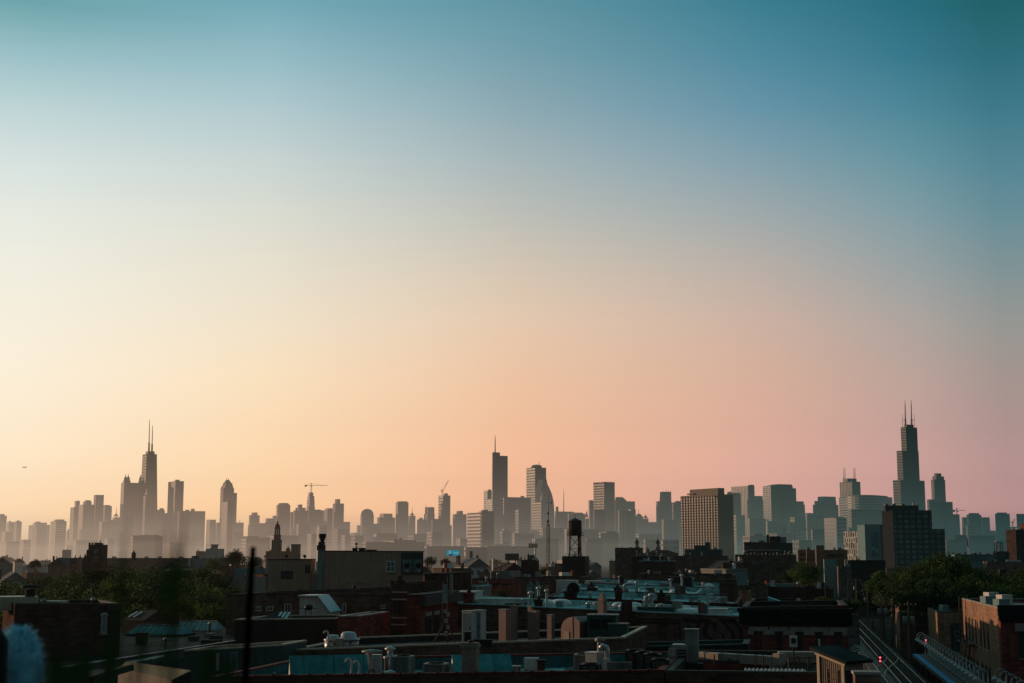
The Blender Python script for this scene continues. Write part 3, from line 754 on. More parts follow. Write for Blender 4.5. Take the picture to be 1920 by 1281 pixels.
crane('small distant hammerhead crane right of the octagonal crown tower', 1794, 966, 953, 957.5, 1785.5, 1811, 4100, 2.0)
b = at(829.5, 928, 4330); t = at(829.5, 918, 4330)
o = thing('luffing_crane', 'crane with a steeply raised jib on the scaffolded round cornered tower', 'crane', b)
lattice(MB(), b, t, 3, 5).build('mast', 'crane_metal', o)
lattice(MB(), at(829.5, 922, 4330), at(841, 901, 4330), 2.2, 12).build('jib', 'crane_metal', o)
lattice(MB(), at(829.5, 922, 4330), at(826, 921, 4330), 2.4, 2).build('counter_jib', 'crane_metal', o)
m = MB(); m.bar(at(827, 917, 4330), at(840, 902, 4330), .4); m.bar(at(827, 917, 4330), at(829.5, 922, 4330), 1); m.build('stay_cable', 'crane_metal', o)
b = at(1899, 990, 4020); o = thing('luffing_crane', 'tiny crane with two raised arms in the gap at the far right', 'crane', b)
lattice(MB(), b, at(1899, 978, 4020), 2, 5).build('mast', 'crane_metal', o)
lattice(MB(), at(1899, 981, 4020), at(1903, 973, 4020), 1.6, 5).build('jib', 'crane_metal', o)
lattice(MB(), at(1899, 981, 4020), at(1895, 978, 4020), 1.6, 3).build('counter_jib', 'crane_metal', o)
# airliner
P = at(46, 876.5, 9000 if False else 7600); o = thing('airliner', 'tiny airliner low in the pale sky at the far left', 'airplane', P)
m = MB(); m.tube([P + Vector((-4, -22, 0)), P + Vector((-3.5, -17, 0)), P + Vector((3, 12, 0)), P + Vector((4, 17, .5))], [.6, 2.1, 2.1, .4], 8); m.build('fuselage', 'mast_metal', o)
for s_ in (-1, 1):
    a = P + Vector((0, -2, -.8)); m = MB(); m.face([a + Vector((s_ * 1.5, -3, 0)), a + Vector((s_ * 16, 5, 1.2)), a + Vector((s_ * 16, 7, 1.2)), a + Vector((s_ * 1.5, 4, 0))]); m.build('wing', 'mast_metal', o)
    e = a + Vector((s_ * 6, -1, -1.2)); m = MB(); m.tube([e, e + Vector((0, 4, 0))], [1.1, .9], 8); m.build('engine', 'mast_metal', o)
m = MB(); m.prism([(P.x + 2.8, P.y + 11), (P.x + 4.2, P.y + 17), (P.x + 3.6, P.y + 17)], P.z + 1, P.z + 7); m.build('tail_fin', 'mast_metal', o)
# ------------------------------------------------------------------ nearer materials
brick('brown_brick', (.16, .105, .08), (.11, .072, .055), (.13, .11, .095))
brick('dark_brick', (.10, .058, .045), (.068, .042, .034), (.085, .07, .06))
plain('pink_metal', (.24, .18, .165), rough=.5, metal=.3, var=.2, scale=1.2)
membrane('dark_roof', (.03, .038, .034), 1.2, .4)
brick('red_brick', (.30, .07, .055), (.22, .055, .042), (.12, .08, .07), var=.3)
brick('tan_brick', (.33, .185, .115), (.25, .135, .085), (.26, .20, .15), var=.35)
brick('grey_brick', (.16, .145, .13), (.11, .10, .09), (.17, .16, .15))
brick('pink_brick', (.26, .15, .11), (.20, .11, .085), (.22, .17, .14))
plain('beige_render', (.37, .27, .205), var=.16, scale=.5, streak=.22)
plain('tan_rib', (.14, .107, .07), var=.12, scale=.08)
plain('tan_concrete', (.24, .185, .13), var=.12, scale=.08, streak=.1)
plain('grey_wall', (.26, .245, .225), var=.2, scale=.4, streak=.25)
plain('white_wall', (.62, .60, .56), var=.14, scale=.5, streak=.2)
plain('teal_wall', (.17, .27, .28), var=.18, scale=.4, streak=.15)
plain('dark_wall', (.045, .04, .036), var=.35, scale=.5)
plain('green_metal', (.045, .09, .085), var=.2, scale=.5, streak=.2)
membrane('tar_roof', (.06, .062, .06), 1.0, .45)
plain('grey_roof', (.17, .17, .17), var=.35, scale=.3)
membrane('white_roof', (.34, .60, .61), 2.0, .42)
membrane('deck_roof', (.04, .15, .165), 1.4)
membrane('blue_roof', (.065, .30, .33), 1.4)
plain('stone_trim', (.36, .33, .29), var=.2, scale=.8, streak=.2)
plain('red_coping', (.13, .035, .03), var=.35, scale=1.2)
plain('panel_grey', (.12, .13, .115), var=.25, scale=.6, streak=.3)
plain('pole_black', (.006, .006, .006), spec=0.0)
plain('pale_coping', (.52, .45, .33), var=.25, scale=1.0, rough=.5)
plain('dark_coping', (.07, .065, .06), var=.3, scale=1.0)
plain('white_frame', (.55, .57, .57), var=.12, scale=1.0)
plain('dark_frame', (.04, .04, .04), var=.2, scale=1.0)
plain('black_metal', (.022, .022, .022), var=.3, scale=1.0, rough=.5)
plain('rust_metal', (.07, .042, .032), var=.4, scale=1.0)
plain('galv_metal', (.42, .43, .43), rough=.38, metal=.55, var=.18, scale=1.2)
plain('dull_metal', (.26, .26, .25), rough=.5, metal=.25, var=.25, scale=1.5, streak=.15)
plain('copper_roof', (.20, .36, .31), var=.2, scale=.3)
plain('lit_skylight', (.62, .64, .64), rough=.25, var=.12, scale=.6, spec=.5)
plain('pale_metal', (.34, .30, .25), rough=.5, metal=.2, var=.15, scale=1.0)
glassmat('dark_glass', (.03, .045, .05)); glassmat('pale_glass', (.20, .28, .30), .2); glassmat('teal_glass', (.06, .13, .14), .15)
YW = R(-11)
class Wall:
    """a vertical wall plane: origin, unit direction to the right, outward normal (towards the viewer)"""
    def __init__(s, P, u): s.P = Vector((P[0], P[1], 0)); s.u = Vector((u[0], u[1], 0)).normalized(); s.n = Vector((s.u.y, -s.u.x, 0))
    def hit(s, px, py):
        d = ray(px, py); o = Vector((0, 0, HC)); t = (s.P - o).dot(s.n) / d.dot(s.n); q = o + d * t
        return (q - s.P).dot(s.u), q.z
    def pt(s, a, z, off=0.0): return s.P + s.u * a + s.n * off + Vector((0, 0, z))
    def box(s, m, a0, a1, z0, z1, d0, d1):
        q = [s.pt(a0, 0, d0), s.pt(a1, 0, d0), s.pt(a1, 0, d1), s.pt(a0, 0, d1)]
        return m.prism([(p.x, p.y) for p in q], z0, z1)

def win(o, w, x0, y0, x1, y1, frame='white_frame', glass='dark_glass', nx=1, ny=2, fw=.07, lab=None, sill=None, arch=False):
    a0, zt = w.hit(x0, y0); a1, zb = w.hit(x1, y1)
    return winm(o, w, a0, a1, zb, zt, frame, glass, nx, ny, fw, lab, sill, arch)

def winm(o, w, a0, a1, zb, zt, frame='white_frame', glass='dark_glass', nx=1, ny=2, fw=.07, lab=None, sill=None, arch=False):
    m = MB(); e = fw
    w.box(m, a0, a1, zt - e, zt, -.02, .05); w.box(m, a0, a1, zb, zb + e, -.02, .05)
    w.box(m, a0, a0 + e, zb + e, zt - e, -.02, .05); w.box(m, a1 - e, a1, zb + e, zt - e, -.02, .05)
    for i in range(1, nx):
        c = a0 + (a1 - a0) * i / nx; w.box(m, c - e * .4, c + e * .4, zb + e, zt - e, -.02, .045)
    for i in range(1, ny):
        c = zb + (zt - zb) * i / ny; w.box(m, a0 + e, a1 - e, c - e * .4, c + e * .4, -.02, .04)
    if arch:
        pts = [w.pt(a0 - .05, zt), w.pt(a0 * .75 + a1 * .25, zt + (a1 - a0) * .2), w.pt((a0 + a1) / 2, zt + (a1 - a0) * .27), w.pt(a0 * .25 + a1 * .75, zt + (a1 - a0) * .2), w.pt(a1 + .05, zt)]
        m.tube([p + w.n * .04 for p in pts], .09, 6)
    f = m.build('window', frame, o)
    m = MB(); w.box(m, a0 + e, a1 - e, zb + e, zt - e, -.015, .012); m.build('pane', glass, f)
    if sill:
        m = MB(); w.box(m, a0 - .1, a1 + .1, zb - .12, zb - .01, -.02, .14); m.build('sill', sill, f)
    if lab: f['label'] = lab
    return f

def fb(label, xl, xr, yl, D, depth, wall='brown_brick', roof='tar_roof', yr=None, yaw=YW, par=.45, cop=None, z0=0.0, clutter=True, name='brick_building', cat='building', group=None, copw=.3, rfall=0.0):
    """flat roofed building: walls, sunk roof deck, coping; front top edge runs from (xl,yl) at distance D to column xr"""
    yr = yl if yr is None else yr
    u = Vector((math.cos(yaw), math.sin(yaw), 0)); bk = Vector((-math.sin(yaw), math.cos(yaw), 0))
    A = at(xl, yl, D); L = along(A, u, xr); B = A + u * L; B.z = Zat(yr, B.y)
    # z of B from its own pixel row
    Cc = B + bk * depth; Dd = A + bk * depth
    poly = [(A.x, A.y), (B.x, B.y), (Cc.x, Cc.y), (Dd.x, Dd.y)]
    zs = [A.z, B.z, B.z - rfall, A.z - rfall]
    m = MB()
    t = min(.3, L * .2, depth * .2)
    inn = [(A + u * t + bk * t), (B - u * t + bk * t), (Cc - u * t - bk * t), (Dd + u * t - bk * t)]
    n = 4
    vs = [(p[0], p[1], z0) for p in poly] + [(p[0], p[1], zs[i]) for i, p in enumerate(poly)] + [(p.x, p.y, zs[i]) for i, p in enumerate(inn)] + [(p.x, p.y, zs[i] - par) for i, p in enumerate(inn)]
    fs = [(i, (i + 1) % 4, 4 + (i + 1) % 4, 4 + i) for i in range(4)] + [(4 + i, 4 + (i + 1) % 4, 8 + (i + 1) % 4, 8 + i) for i in range(4)]
    m._add(vs, fs)
    o = m.build(name, wall, base=((A.x + Cc.x) / 2, (A.y + Cc.y) / 2, z0)); tag(o, label, cat, group)
    m = MB(); vs2 = vs[8:16]
    m._add(vs2, [(i, (i + 1) % 4, 4 + (i + 1) % 4, 4 + i) for i in range(4)] + [(4, 5, 6, 7)])
    # inner parapet faces sit 2 mm inside
    m.v = [(v[0] * .9999 + (A.x + Cc.x) / 2 * .0001, v[1] * .9999 + (A.y + Cc.y) / 2 * .0001, v[2] - .004) for v in m.v]
    m.build('roof', roof, o)
    if cop:
        m = MB(); q = [A, B, Cc, Dd]; h = .09
        for i in range(4):
            p, r_ = q[i], q[(i + 1) % 4]; p = Vector((p.x, p.y, zs[i] + h / 2 + .003)); r_ = Vector((r_.x, r_.y, zs[(i + 1) % 4] + h / 2 + .003))
            d = (r_ - p).normalized(); off = .5 * t
            inw = Vector((-d.y, d.x, 0)) * off
            e_ = copw * .5 if i % 2 == 0 else -copw * .5
            m.bar(p + inw - d * e_ * .4, r_ + inw + d * e_ * .4, copw + .1, h)
        m.build('coping', cop, o)
    o_ = o
    if clutter and (D > 165 or (roof == 'white_roof' and L > 8)) and L > 3:
        rc = random.Random(int(xl * 7 + D))
        for _ in range(rc.randint(2, 5) + int(L / 2.2) * (roof == 'white_roof')):
            q = A + u * (L * rc.uniform(.08, .92)) + bk * (depth * rc.uniform(.12, .5)); h = rc.uniform(.5, 1.5); s_ = rc.uniform(.35, 1.3); mm = MB(); zq = min(zs) - par
            if rc.random() < .4: mm.lathe((q.x, q.y, zq), [(.16, 0), (.16, h + .3), (.28, h + .33), (.05, h + .55)], 8); mm.build('vent_pipe', rc.choice(['galv_metal', 'white_wall']), o)
            else: mm.box((q.x, q.y, zq), (s_, s_ * rc.uniform(.6, 1.4), h), yaw); mm.build('roof_unit', rc.choice(['dull_metal', 'white_wall', 'dark_wall', 'teal_wall', 'brown_brick']), o)
    return dict(slope=-rfall / depth, o=o_, w=Wall(A, u), A=A, B=B, C=Cc, D=Dd, u=u, bk=bk, L=L, zr=A.z - par, left=Wall(Dd, -bk), right=Wall(B, bk), roofz=lambda a: (A.z + (B.z - A.z) * a / L) - par)

class PX(float): pass
def rp(b, a, d): 
    """point on the roof deck of b: a metres along the front, d metres back"""
    if isinstance(a, PX):
        want, a = a.px, float(a)
        for _ in range(6):
            p = b['A'] + b['u'] * a + b['bk'] * d; a += (want - pxof(p.x, p.y, b['roofz'](a))[0]) * p.y / F
    p = b['A'] + b['u'] * a + b['bk'] * d
    return Vector((p.x, p.y, b['roofz'](a) + b['slope'] * d))
def chimney(b, a, d, w, h, mat='brown_brick', cap=True):
    p = rp(b, a, d); m = MB(); m.box((p.x, p.y, p.z - .2), (w, w, h + .2), YW)
    if cap: m.box((p.x, p.y, p.z + h + .002), (w + .16, w + .16, .12), YW)
    c = m.build('chimney', mat, b['o'])
    m = MB(); m.lathe((p.x, p.y, p.z + h + .12), [(w * .25, 0), (w * .22, .3), (w * .16, .3), (w * .16, .05)], 10); m.build('flue', 'rust_metal', c); return c
def vent(b, a, d, h=.9, r=.09, cap=True, mat='galv_metal'):
    p = rp(b, a, d); m = MB(); m.lathe(p - Vector((0, 0, .1)), [(r * 1.8, 0), (r * 1.8, .16), (r, .18), (r, h)], 10)
    if cap: m.lathe((p.x, p.y, p.z + h), [(r, -.02), (r * 2.1, .02), (r * 1.7, .16), (.02, .24)], 10)
    return m.build('vent_pipe', mat, b['o'])
def dome(b, a, d, w, l, h=.4):
    w, l, h = w * .72, l * .72, h * .85
    p = rp(b, a, d); m = MB(); n = 10
    m.box((p.x, p.y, p.z - .05), (w, l, .25), YW)
    base = p.z + .2; rows = []
    cs, sn = math.cos(YW), math.sin(YW)
    for j in range(6):
        f = math.cos(j / 5 * 1.5); z = base + h * math.sin(j / 5 * 1.5708)
        for k in range(12):
            t = k / 12 * 6.28318; c_, s_ = math.cos(t), math.sin(t)
            q = max(abs(c_), abs(s_)) ** .6
            x = w / 2 * f * c_ / q; y = l / 2 * f * s_ / q
            rows.append((p.x + cs * x - sn * y, p.y + sn * x + cs * y, z))
    fs = [(j * 12 + k, j * 12 + (k + 1) % 12, (j + 1) * 12 + (k + 1) % 12, (j + 1) * 12 + k) for j in range(5) for k in range(12)] + [tuple(range(60, 72))]
    m._add(rows, fs, True)
    return m.build('skylight_dome', 'lit_skylight', b['o'])
def rbox(b, a, d, w, l, h, mat='grey_wall', name='roof_hatch'):
    p = rp(b, a, d); m = MB(); m.box((p.x, p.y, p.z - .1), (w, l, h + .1), YW); m.box((p.x, p.y, p.z + h + .003), (w + .12, l + .12, .07), YW); return m.build(name, mat, b['o'])

# ------------------------------------------------------------------ tan slab tower
facade('tan_window_wall', (.20, .148, .09), (.018, .016, .015), 3.05, 5.05, .62, .52, var=.12, rand=0)
poly, z = gfoot(1276, 1345.5, 1374.5, 926.5, 1600)
m = MB(); m.prism(poly, 0, z); o = tag(m.build('apartment_tower', 'tan_concrete', base=(poly[0][0], poly[0][1], 0)), 'large tan concrete slab tower with a dense grid of small dark windows', 'apartment tower')
w = Wall((poly[3][0], poly[3][1]), (poly[0][0] - poly[3][0], poly[0][1] - poly[3][1])); Lw = (Vector(poly[0]) - Vector(poly[3])).length
m = MB(); w.box(m, .02, Lw - .6, 2, z - 1.5, -.1, .15); m.build('window_wall', 'tan_window_wall', o)
m = MB()
for i in range(int(Lw / 5.05) + 1): w.box(m, i * 5.05 + 3.4, min(i * 5.05 + 4.6, Lw), 2, z - 1.0, .16, .6)
m.build('concrete_ribs', 'tan_rib', o)
p2, z2 = gfoot(1293, 1346, 1358, 915, 1606); m = MB(); m.prism(p2, z - .5, z2); pp = m.build('penthouse', 'tan_concrete', o)
p2, z2 = gfoot(1288, 1300, 1306, 925, 1604); m = MB(); m.prism(p2, z - .5, z2); m.build('parapet_block', 'tan_concrete', o)
for x in (1325, 1333, 1337, 1341): 
    q = at(x, 915, 1640); m = MB(); m.box((q.x, q.y, z2), (1.2, 1.2, 5 + 1.2)); m.build('roof_vent', 'roof_box', o)
# ------------------------------------------------------------------ dark apartment block on the right
facade('dark_grid_wall', (.022, .02, .02), (.10, .21, .23), 3.5, 4.3, .62, .64, var=.15, rand=0, grough=.2)
plain('near_black', (.018, .017, .017), var=.3, scale=.3)
def darkblock():
    yw = R(-6); D = 1000
    A = at(1674, 957, D); u = Vector((math.cos(yw), math.sin(yw), 0)); bk = Vector((-math.sin(yw), math.cos(yw), 0))
    L1 = along(A, u, 1746.5); L2 = along(A, u, 1771.5)
    bk2 = Vector((-.16, .987, 0)); zt = A.z; zl = Zat(992, D); lf = along(A, bk2, 1653.5); lf = 36
    # left wall recedes to the left: set its length so that it ends at column 1653.5
    dv = Vector((-.42, .907, 0)); lf = along(A, dv, 1653.5)
    q = [A, A + u * L1, A + u * L1 + dv * lf, A + dv * lf]
    m = MB(); m.prism([(p.x, p.y) for p in q], 0, zt); o = tag(m.build('apartment_block', 'near_black', base=(A.x, A.y, 0)), 'dark modern apartment block with big glazed grid and stepped roof on the right', 'apartment block')
    w = Wall(A, u)
    m = MB(); w.box(m, .6, L1 - .4, 1, zt - .6, -.1, .2); m.build('window_wall', 'dark_grid_wall', o)
    q2 = [A + u * (L1 + .01) + dv * 1, A + u * L2 + dv * 1, A + u * L2 + dv * lf, A + u * (L1 + .01) + dv * lf]
    m = MB(); m.prism([(p.x, p.y) for p in q2], 0, zl); wg = m.build('lower_wing', 'dark_wall', o)
    w2 = Wall(A + dv * 1, u); m = MB(); w2.box(m, L1 + .3, L2 - .3, 1, zl - .5, -.1, .2); m.build('window_wall', 'dark_grid_wall', wg)
    zu = Zat(948, D + 6); a0 = along(A + dv * 5, u, 1657.5); a1 = along(A + dv * 5, u, 1722.5)
    q3 = [A + dv * 5 + u * (a0 + 1), A + dv * 5 + u * a1, A + dv * (lf - 2) + u * a1, A + dv * (lf - 2) + u * (a0 + 3)]
    m = MB(); m.prism([(p.x, p.y) for p in q3], zt - .5, zu); ph = m.build('penthouse', 'dark_wall', o)
    for x in (1662, 1676, 1693, 1712):
        p = at(x, 948, D + 14); m = MB(); m.box((p.x, p.y, zu - .2), (2.4 if x != 1712 else .6, 2, 1.7 if x != 1712 else 2.6)); m.build('roof_unit', 'dull_metal', o)
darkblock()
# ------------------------------------------------------------------ slatted white building and the blue wall with a mural
b = fb('white building with staggered dark slit windows left of the dark apartment block', 1581.5, 1619.5, 996.5, 1100, 22, 'white_wall', 'grey_roof', yaw=R(-60), clutter=False, name='office_block', cat='office block')
r2 = random.Random(3); w = b['w']; L = b['L']; zt = b['A'].z
for i in range(9):
    for j in range(6):
        a = (i + .5) * L / 9 + (.35 if j % 2 else -.35); h = r2.uniform(2.4, 4.6); z1 = zt - j * (zt - 12) / 6 - r2.uniform(0, 1.5)
        wd = 1.05 if r2.random() < .75 else 1.7
        m = MB(); w.box(m, a - wd / 2, a + wd / 2, z1 - h, z1, -.05, .04); m.build('slit_window', 'dark_glass', b['o'])
m = MB(); w.box(m, L + .02, L + 1.6, 0, zt + 5, -20, -.2); m.build('end_wall', 'dark_wall', b['o'])
b = fb('plain grey blue building carrying a tall teal mural beside the slatted white building', 1621, 1650, 984, 1060, 20, 'teal_wall', 'grey_roof', yaw=R(2), name='office_block', cat='office block')
plain('mural_blue', (.03, .15, .21), var=.4, scale=.12); plain('mural_red', (.45, .06, .05), var=.2); plain('mural_pale', (.25, .38, .40), var=.5, scale=.5)
a0, z1 = b['w'].hit(1633, 999); a1, z0_ = b['w'].hit(1649, 1043); m = MB(); b['w'].box(m, a0, a1, z0_, z1, -.05, .06); mu = m.build('mural', 'mural_blue', b['o'])
c = b['w'].hit(1641, 1010); m = MB(); q = b['w'].pt(c[0], c[1], .09); m.lathe((0, 0, 0), [(1.0, 0), (1.0, .05)], 14); m.v = [tuple(q + b['w'].u * v[0] + Vector((0, 0, v[1])) + b['w'].n * v[2]) for v in m.v]; m.build('red_disc', 'mural_red', mu)
for x, y, ww, hh in ((1637, 1026, 2.6, 2.2), (1644, 1029, 1.8, 3.0)):
    c = b['w'].hit(x, y); m = MB(); b['w'].box(m, c[0] - ww / 2, c[0] + ww / 2, c[1] - hh, c[1], .05, .08); m.build('pale_patch', 'mural_pale', mu)
# flag
P = at(1812, 1046, 1250); Pt = at(1811, 1003, 1250)
o = thing('flag_pole', 'tall pole flying a drooping striped flag above the trees on the right', 'flag pole', P)
m = MB(); m.tube([P, Pt], [.22, .12], 8); m.build('pole', 'dull_metal', o); m = MB(); m.lathe(Pt, [(.05, 0), (.25, .15), (.25, .3), (.05, .45)], 8); m.build('finial', 'galv_metal', o)
plain('flag_red', (.45, .03, .04), var=.1); plain('flag_white', (.6, .55, .55), var=.1); plain('flag_blue', (.02, .03, .12), var=.1)
m = MB()
for i in range(13):          # the flag droops: each stripe hangs along the pole and swings away
    m.cur = i % 2
    for k in range(8):
        def fp(s_, t_): 
            return Pt + Vector((t_ * 3.0 * (.35 + .3 * s_) + .1 + .35 * s_, .5 * math.sin(6 * s_ + 3 * t_), -.5 - 9.0 * s_ * .95 - 2.6 * t_))
        m.face([fp(k / 8, i / 13), fp((k + 1) / 8, i / 13), fp((k + 1) / 8, (i + 1) / 13), fp(k / 8, (i + 1) / 13)])
fl = m.build('flag', ['flag_red', 'flag_white'], o)
m = MB(); m._add([fp(0, 0) + Vector((0, -.06, 0)), fp(.42, 0) + Vector((0, -.06, 0)), fp(.42, .54) + Vector((0, -.06, 0)), fp(0, .54) + Vector((0, -.06, 0))], [(0, 1, 2, 3)]); m.build('canton', 'flag_blue', fl)

# ------------------------------------------------------------------ billboards
emit('screen_teal', (.02, .33, .45), .55); emit('screen_pale', (.35, .55, .6), .6); emit('screen_dark', (.02, .03, .10), .3)
def billboard(label, x0, y0, x1, y1, D, face, zpost=0, yaw=0.0, post=.5):
    A = at(x0, y1, D); w = Wall(A, (math.cos(yaw), math.sin(yaw))); a1 = along(A, w.u, x1); z0_, z1 = A.z, Zat(y0, D)
    o = thing('billboard', label, 'billboard', (A.x + a1 / 2, A.y, zpost))
    m = MB(); w.box(m, 0, a1, z0_, z1, -.6, -.05); m.build('back_box', 'dark_frame', o)
    m = MB(); w.box(m, .15, a1 - .15, z0_ + .15, z1 - .15, -.06, .02); f = m.build('sign_face', face, o)
    for t in ((.78,) if post > .4 else (.25, .75)):
        q = w.pt(a1 * t, zpost, -.9); m = MB(); m.tube([q, q + Vector((0, 0, z1 - .4 - zpost))], post, 10); m.build('post', 'rust_metal', o)
    q0 = w.pt(0, z0_ - .25, .5); m = MB(); m.bar(w.pt(0, z0_ - .2, .5), w.pt(a1, z0_ - .2, .5), .9, .08); m.build('catwalk', 'rust_metal', o)
    return o, w, a1, z0_, z1, f
o, w, a1, z0_, z1, f = billboard('glowing blue digital billboard above the distant low roofs', 837, 1031.5, 862, 1042.5, 1000, 'screen_teal')
m = MB(); w.box(m, a1 * .22, a1 * .3, z0_ + 1.5, z1 - .4, .03, .05); m.build('picture_figure', 'screen_pale', f)
m = MB(); w.box(m, a1 * .18, a1 * .48, z0_ + .3, z0_ + 1.2, .055, .07); m.build('picture_band', 'screen_dark', f)
m = MB(); w.box(m, a1 * .55, a1 * .9, z0_ + 1.9, z0_ + 2.3, .03, .05); m.build('picture_band', 'screen_pale', f)
billboard('blank dark billboard seen from behind in the hazy middle distance', 947, 1038, 973, 1050.5, 800, 'dark_wall', post=.3)
billboard('narrow billboard seen nearly edge on right of the glowing one', 880.5, 1033.5, 886, 1052, 950, 'grey_wall')
billboard('faint grey sign board on a post left of the lattice mast', 991, 1019, 1008, 1027.5, 1500, 'dark_wall')

# ------------------------------------------------------------------ left middle distance
def clocktower():
    b = fb('dark brick church tower with battlements and a round louvre above the left trees', 166, 190.5, 1021.5, 520, 4.8, 'dark_brick', 'tar_roof', name='church_tower', cat='church tower', par=.2)
    o, w, L, z = b['o'], b['w'], b['L'], b['A'].z
    for i in range(5):
        m = MB(); w.box(m, i * L / 4.6, i * L / 4.6 + .6, z, z + .75, -.4, 0); m.build('merlon', 'dark_brick', o)
    for a in (-.5, L - .1):
        m = MB(); w.box(m, a, a + .6, 0, z - 1.8, -.6, .35); m.build('buttress', 'dark_brick', o)
    c = w.hit(180, 1033.5); m = MB(); m.lathe((0, 0, 0), [(.95, 0), (.95, .12), (.75, .14), (.72, .05)], 18); q = w.pt(c[0], c[1], .02)
    m.v = [tuple(q + w.u * v[0] + Vector((0, 0, v[1])) + w.n * v[2]) for v in m.v]; m.build('round_louvre', 'grey_wall', o)
    for x in (176.5, 180, 183.5): win(o, w, x - 1.2, 1042, x + 1.2, 1054, 'stone_trim', 'dark_glass', 1, 1, .1)
    p = at(159.5, 1056, 516); m = MB(); m.box((p.x, p.y, 0), (1.7, 1.7, p.z)); m.pyr(rect(p.x, p.y, 1.8, 1.8), p.z, at(160, 1037, 516)); m.build('side_spire', 'dark_brick', o)
    b2 = fb('low brick church hall beside the dark battlemented tower', 130, 146, 1046, 540, 10, 'pink_brick', 'tar_roof', name='church_hall', cat='church hall')
    for x in (133, 137, 141): win(b2['o'], b2['w'], x - 1, 1048, x + 1, 1057, 'dark_frame', 'dark_glass', 1, 1, .1)
clocktower()
b = fb('very long low dark flat roofed shed behind the left trees', 148, 432, 1046.5, 880, 30, 'dark_wall', 'tar_roof', yaw=0, name='shed_building')
for x in (165, 214, 275, 300, 340): 
    p = at(x, 1046, 890); m = MB(); m.box((p.x, p.y, b['A'].z - .6), (2.2, 2, 1.6)); m.build('roof_unit', 'white_wall', b['o'])
P = at(250, 1058, 640); o = thing('roof_tank', 'dark chimney like tank on legs poking above the long dark shed', 'water tank', P)
m = MB(); m.lathe(P + Vector((0, 0, 2.2)), [(1.0, 0), (1.0, 2.6), (.4, 3.2), (.1, 3.9)], 10); m.build('tank', 'dark_wall', o)
m = MB(); m.lathe(P + Vector((0, 0, 1.9)), [(1.6, 0), (1.6, .3), (1.0, .3)], 10); m.build('platform', 'dark_wall', o)
for s_, t_ in ((-1, -1), (1, -1), (-1, 1), (1, 1)):
    m = MB(); m.bar(P + Vector((s_ * .9, t_ * .9, -6)), P + Vector((s_ * .7, t_ * .7, 2)), .25); m.build('leg', 'dark_wall', o)
m = MB(); m.box((P.x, P.y - .2, P.z - 8), (1.7, 1.7, 8)); m.build('plinth', 'pink_brick', o)
b = fb('grey hazy square block behind the left trees near the brick church tower', 117, 127, 1031, 1500, 8, 'grey_wall', name='office_block')
b = fb('red toned block with small roof posts left of the dark square stair tower', 367.5, 387, 1033.5, 1100, 12, 'pink_brick', 'grey_roof', name='warehouse')
for x in (370, 373): 
    p = at(x, 1033.5, 1104); m = MB(); m.tube([p - Vector((0, 0, .5)), p + Vector((0, 0, 1.6))], .2, 6); m.build('roof_post', 'dark_wall', b['o'])
b = fb('dark hazy building with a square stair tower left of the church steeple', 386, 409, 1029, 1080, 12, 'teal_wall', 'grey_roof', name='warehouse')
p0 = at(397, 1020, 1078); m = MB(); m.box((at(402.5, 1020, 1082).x, 1082, 0), (4.2, 4.2, Zat(1024, 1082)), 0); m.box((at(402.5, 1020, 1082).x, 1082, Zat(1024, 1082)), (4.9, 4.9, 1.3)); m.build('stair_tower', 'grey_wall', b['o'])
m = MB(); q = at(391, 1041, 1079); m.box((q.x + 1, q.y - 1.2, 0), (7, .5, q.z)); m.build('turquoise_panel', 'copper_roof', b['o'])
fb('low pink sunlit block at the far end of the left trees', 322, 343, 1050, 640, 10, 'pink_brick', 'grey_roof', name='warehouse')
b = fb('white low building with a dark rooftop box behind the left trees', 347, 385, 1047.5, 660, 12, 'teal_wall', 'white_roof', name='warehouse'); rbox(b, 3.2, 4, 2.6, 2, 1.6, 'dark_wall', 'penthouse')
fb('pale teal low building right of the round dark tree', 440, 497, 1066, 330, 9, 'teal_wall', 'grey_roof', name='garage_building', cat='garage')
fb('dark two storey house with pale front right of the left trees', 436, 466, 1083, 260, 9, 'grey_wall', 'tar_roof', name='house', cat='house')

